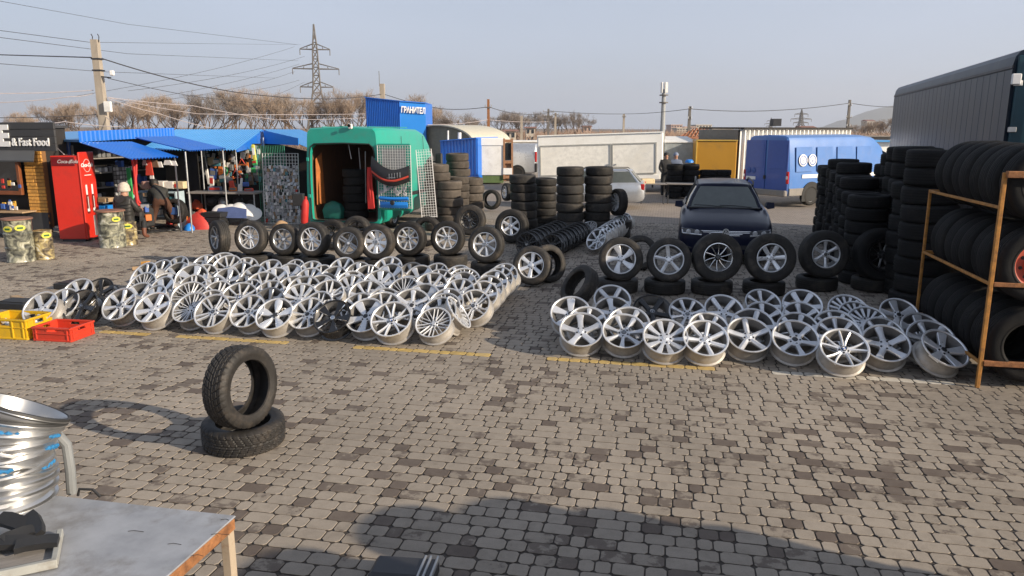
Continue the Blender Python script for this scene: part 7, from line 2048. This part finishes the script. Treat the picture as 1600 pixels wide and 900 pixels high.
for k, (pts, c) in enumerate((([(-20, 146, 30), (146, 141, 32)], 'wire_pale'), ([(-20, 161, 30), (110, 151, 31), (146, 146, 32)], 'wire_pale'), ([(168, 152, 32), (300, 165, 36), (430, 187, 42), (571, 184, 46)], 'wire_pale'), ([(168, 154, 32), (250, 178, 34), (330, 200, 36)], 'wire_pale'), ([(170, 153, 32), (310, 178, 38), (571, 178, 46)], 'wire_pale'), ([(168, 122, 32), (300, 150, 44), (420, 162, 52)], 'wire_dark'), ([(-20, 184, 30), (150, 179, 32)], 'wire_dark'), ([(162, 180, 32), (190, 198, 31), (100, 190, 26), (54, 191, 20), (100, 241, 17)], 'wire_pale'))):
    wire('%s cable at the concrete pole, %s' % ('pale' if 'pale' in c else 'dark', ('running left, upper', 'running left, lower', 'sagging to the sign tower, front', 'dropping to the stall roofs', 'sagging to the sign tower, rear', 'thin, slanting right', 'low, running left', 'looping down to the food kiosk')[k]), pts, .014, c, sag=.04)
wire('wire from the sign tower pole to the pavilion pole', [(600, 147, 60), (690, 170, 59), (762, 167, 58)], .022, sag=.1)
wire('wire from the pavilion pole to the transformer pole', [(764, 167, 58), (815, 178, 66), (857, 176, 75)], .022, sag=.1)
wire('long wire from transformer pole to the pole above the van', [(857, 173, 75), (975, 178, 80), (1078, 170, 62)], .025, sag=.1)
wire('long wire over the cream container', [(1078, 170, 62), (1200, 173, 66), (1328, 161, 72), (1400, 167, 76)], .025, sag=.1)
wire('pale wire low before the pavilion', [(668, 195, 46), (763, 187, 58), (857, 190, 75)], .018, 'wire_pale', sag=.1)
# ---------------------------------------------------------------- bare trees
M['bark'] = mat('grey_brown_bark', (.16, .115, .085), .9, var=.25)
M['twig'] = mat('bare_twigs', (.36, .275, .21), .9, var=.2, sc=.4, rnd=.15)
M['scrub'] = mat('scrub_brown', (.20, .135, .10), .9, var=.3, sc=.3)
M['twig_grey'] = mat('bare_twigs_grey', (.27, .225, .19), .9, var=.2, sc=.4, rnd=.15)
def tree_meshes(seed, H_, spread, depth=6, ntw=6):
    rg = random.Random(seed); tr, cr = MB(), MB()
    def grow(p, d, L, r, k):
        pts = [p]; dd = d.copy()
        for s in range(3):
            dd = (dd + Vector((rg.gauss(0, .10), rg.gauss(0, .10), .05))).normalized(); pts.append(pts[-1] + dd * L / 3)
        if k >= 2: tr.tube(pts, [r, r * .88, r * .76, r * .62], 5 if k > 3 else 3, caps=False)
        else:
            for a, b in zip(pts[:-1], pts[1:]):
                s_ = dd.orthogonal().normalized() * max(r, .0085)
                cr.add([a - s_, a + s_, b + s_ * .6, b - s_ * .6], [(0, 1, 2, 3)])
        if k <= 2:
            for _ in range(ntw if rg.random() < .7 else 2):
                a = pts[rg.randrange(1, 4)]; v = (dd + Vector((rg.gauss(0, .6), rg.gauss(0, .6), rg.gauss(.15, .4)))).normalized()
                ln = rg.uniform(.5, 1.1) * H_ / 12; s_ = v.orthogonal().normalized(); s_.rotate(Matrix.Rotation(rg.uniform(0, 3.1), 3, v)); w_ = .009 * H_ / 10
                cr.add([a - s_ * w_, a + s_ * w_, a + v * ln], [(0, 1, 2)])
        if k == 0: return
        for _ in range(rg.choice((2, 3, 3)) if k > 1 else 3):
            v = (dd + Vector((rg.gauss(0, spread), rg.gauss(0, spread), rg.gauss(.20, .24)))).normalized()
            grow(pts[-1] if rg.random() < .65 else pts[2], v, L * rg.uniform(.62, .86), r * .62, k - 1)
    grow(Vector((0, 0, 0)), Vector((0, 0, 1)), H_ * .24, H_ * .016, depth)
    for _ in range(3): grow(Vector((0, 0, H_ * rg.uniform(.12, .26))), Vector((rg.gauss(0, .6), rg.gauss(0, .6), .7)).normalized(), H_ * .22, H_ * .010, depth - 1)
    return tr.mesh('trunk', M['bark'], 60), cr
TRV = []
for sd, sp in ((1, .34), (2, .42), (3, .30), (4, .38), (5, .40)):
    t_, c_ = tree_meshes(sd, 10, sp)
    top = float(np.percentile([v[2] for v in c_.v], 97))
    TRV.append((t_, c_.mesh('crown', M['twig'], 0), c_.mesh('crown', M['twig_grey'], 0), top))
GT = 'bare trees along the back of the market'
rt = random.Random(17)
def tree(px, ytop, Y, label, grey=False, sx=1.0):
    tp = at(px, ytop, Y); v = rt.randrange(5); k = tp.z / TRV[v][3]
    t = thing('bare_tree', label, 'tree', Matrix.Translation((tp.x, Y, 0)) @ Matrix.Rotation(rt.uniform(0, 6.28), 4, 'Z') @ Matrix.Diagonal((k * sx, k * sx, k, 1)), GT)
    link('trunk', TRV[v][0], t); link('crown', TRV[v][2 if grey else 1], t)
spots = [(40, 176), (70, 168), (98, 164), (120, 164), (145, 168), (178, 160), (205, 160), (232, 155), (262, 153), (286, 156), (322, 152), (345, 146), (368, 142), (392, 144), (415, 150), (440, 152), (462, 150), (482, 158), (512, 148), (535, 145), (556, 148), (566, 156), (640, 152), (655, 160), (672, 168), (20, 180), (690, 180), (712, 178), (735, 181)]
def tw(i, px): return 'bare brown tree, %s' % ('above the food kiosk roof' if px < 100 else 'behind the concrete pole' if px < 215 else 'over the blue stall roofs' if px < 300 else 'left of the lattice pylon' if px < 470 else 'around the lattice pylon foot' if px < 530 else 'behind the blue sign tower' if px < 670 else 'above the arched pavilion')
cnt = {}
names = []
for i, (px, yt) in enumerate(spots):
    b = tw(i, px); cnt.setdefault(b, []).append(px)
for i, (px, yt) in enumerate(spots):
    b = tw(i, px); row = sorted(cnt[b]); lab = b + (', %s from the left' % ORD[row.index(px)] if len(row) > 1 else '')
    tree(px, yt, rt.uniform(105, 135), lab, grey=(px > 660 or rt.random() < .25), sx=rt.uniform(1.0, 1.25))
for i, (px, yt) in enumerate(((782, 180), (800, 176), (818, 178), (835, 177), (850, 180), (872, 180), (888, 182), (901, 178))):
    tree(px, yt, rt.uniform(190, 230), 'distant grey bare tree over the trailer roofs, %s from the pavilion' % ORD[i], True, 1.25)
for i, (px, yt) in enumerate(((1340, 196), (1358, 192), (1376, 190), (1390, 186))):
    tree(px, yt, rt.uniform(150, 190), 'reddish bare tree under the far hill, %s from the dark pole' % ORD[i], False, 1.5)
# undergrowth below the trees: one twiggy mass
q = MB(); rg = random.Random(8)
for i in range(15000):
    px = rg.uniform(10, 700); Y = rg.uniform(88, 128); p = at(px, 200, Y); p.z = rg.uniform(0, 1.7 + .9 * noise.noise((px * .02, Y * .05, 0)))
    v = Vector((rg.gauss(0, .5), rg.gauss(0, .5), 1)).normalized() * rg.uniform(.7, 1.6); s_ = v.orthogonal().normalized() * .045
    q.add([p - s_, p + s_, p + v], [(0, 1, 2)])
put('undergrowth', 'brown twiggy undergrowth below the bare trees', 'undergrowth', q, M['scrub'], None, kind='stuff', ang=0)
q = MB()
for i in range(9000):
    px = rg.uniform(690, 1410); Y = rg.uniform(150, 320); p = at(px, 200, Y); p.z = rg.uniform(0, 1.2 + 1.0 * noise.noise((px * .015, Y * .02, 5)))
    v = Vector((rg.gauss(0, .5), rg.gauss(0, .5), 1)).normalized() * rg.uniform(1., 2.6); s_ = v.orthogonal().normalized() * .12
    q.add([p - s_, p + s_, p + v], [(0, 1, 2)])
put('undergrowth', 'far reddish brown scrub along the horizon', 'undergrowth', q, M['scrub'], None, kind='stuff', ang=0)
# ---------------------------------------------------------------- far buildings and hills
M['far_pink'] = mat('far_facade_pink', (.50, .36, .30), .8, var=.08, sc=.2)
M['far_cream'] = mat('far_facade_cream', (.52, .46, .38), .8, var=.08, sc=.2)
M['far_roof'] = mat('far_roof_red', (.28, .13, .09), .8, var=.15)
def block(label, x0, x1, ytop, Y, dep, mt, fl, nw, gable=False):
    a, b = at(x0, ytop, Y), at(x1, ytop, Y); wd_, h = b.x - a.x, a.z
    t = thing('apartment_block' if fl > 2 else 'house', label, 'building', TM((a.x, Y, 0)), 'far buildings')
    q = MB(); q.box((wd_ / 2, dep / 2, h / 2), (wd_, dep, h)); q.build('wall', M[mt], t)
    if gable:
        q = MB(); q.loft([[Vector((-.4, -.5, h + .0)), Vector((-.4, dep + .5, h)), Vector((-.4, dep / 2, h + wd_ * .16))], [Vector((wd_ + .4, -.5, h)), Vector((wd_ + .4, dep + .5, h)), Vector((wd_ + .4, dep / 2, h + wd_ * .16))]]); q.build('roof', M['far_roof'], t)
    else:
        q = MB(); q.box((wd_ / 2, dep / 2, h + .25), (wd_ + .5, dep + .5, .5)); q.build('roof', M[mt], t)
    wq = MB(); wq.box((0, 0, 0), (wd_ / nw * .5, .1, h / fl * .5)); wm = wq.mesh('window', M['glass_dark'])
    for j in range(fl):
        for i in range(nw): link('window', wm, t, TM((wd_ * (i + .5) / nw, -.03, h * (j + .55) / fl)))
for args in (('pinkish far apartment block below the phone mast', 1049, 1066, 196, 420, 14, 'far_pink', 5, 4), ('pinkish far apartment block right of the phone mast', 1070, 1086, 199, 430, 14, 'far_pink', 4, 4), ('cream far apartment block above the timber roof', 1058, 1075, 201, 380, 12, 'far_cream', 4, 4), ('far cream block behind the thin dark pole', 1088, 1112, 196, 460, 14, 'far_cream', 5, 5),
             ('small pale house beyond the transformer pole', 912, 924, 198, 260, 8, 'far_pink', 2, 2, True), ('small red roofed house beyond the white trailer', 822, 836, 200, 160, 7, 'far_cream', 2, 2, True), ('low cream house beyond the white trailer left end', 790, 806, 205, 110, 7, 'far_cream', 2, 2, True), ('low far block before the cream container', 1114, 1145, 202, 300, 12, 'far_cream', 3, 5), ('red roofed house above the cream container', 1256, 1276, 200, 250, 8, 'far_pink', 2, 3, True), ('small white house on the slope below the hill', 1355, 1368, 189, 700, 12, 'far_cream', 2, 3, True)):
    block(*args)
# timber roof frame behind the ochre body
tf = thing('timber_roof', 'unfinished red brown timber roof frame behind the ochre truck body', 'roof frame', TM((at(1064, 216, 46).x, 46, 0)))
x1_ = at(1132, 216, 46).x - at(1064, 216, 46).x
M['timber'] = mat('red_timber', (.33, .14, .075), .8, var=.2)
for z in (1.75, 2.05):
    q = MB(); q.box((x1_ / 2, 0, z), (x1_, .1, .12)); q.build('beam', M['timber'], tf)
for k in range(7):
    q = MB(); q.box((x1_ * k / 6, 0, .88), (.1, .1, 1.75)); q.build('post', M['timber'], tf)
for k in range(9):
    xa = x1_ * (.12 + .085 * k); hh = .50 * math.sin(math.pi * (k + 1) / 10)
    q = MB(); q.tube([(xa - .3, .2, 2.1), (xa + .05, .5, 2.12 + hh), (xa + .4, .8, 2.1)], .06, 4); q.build('rafter', M['timber'], tf)
    if k % 2: q = MB(); q.tube([(xa - .3, .1, 2.0), (xa + .3, .1, 1.8)], .05, 4); q.build('strut', M['timber'], tf)
# hills
def hill(pts, Y, dep, mt):
    q = MB(); rings = []
    for k in range(6):
        t = k / 5
        rings.append([Vector((at(px, py, Y).x * (1 + .1 * t), Y + dep * t, max(-5, at(px, py, Y).z * math.sin(math.pi * (.12 + .76 * (1 - abs(2 * t - 1)) * .5 + .0) ) if t not in (0, 1) else -5))) for px, py in pts])
    q.loft(rings, caps=False, closed=False); return tag(q.build('hills', mt, ang=80), kind='structure')
hill([(1270, 206), (1310, 202), (1335, 193), (1348, 186), (1362, 183), (1380, 175), (1395, 169), (1420, 162), (1480, 150), (1560, 142), (1700, 150), (1900, 170), (2100, 195)], 4300, 1000, mat('hill_far', (.10, .10, .07), .9, var=.25, sc=.004))
hill([(-400, 196), (-100, 196), (100, 198), (300, 199), (500, 200), (700, 199), (850, 200), (1000, 201), (1200, 202), (1320, 201), (1500, 197), (1900, 195)], 1500, 900, mat('hill_near', (.13, .10, .07), .9, var=.3, sc=.01))
# ---------------------------------------------------------------- haze: one closed box of pale air round everything
hz = MB()
hz.box((0, 2600, 138), (9600, 6400, 280))
hm = bpy.data.materials.new('haze')
hm.use_nodes = True
hn, hl_ = hm.node_tree.nodes, hm.node_tree.links
hn.remove(hn['Principled BSDF'])
pv = hn.new('ShaderNodeVolumePrincipled')
pv.inputs['Color'].default_value = (.88, .92, 1.0, 1)
pv.inputs['Density'].default_value = .0002
pv.inputs['Anisotropy'].default_value = .2
hl_.new(pv.outputs[0], hn['Material Output'].inputs['Volume'])
tag(hz.build('haze', hm, ang=0), kind='stuff')
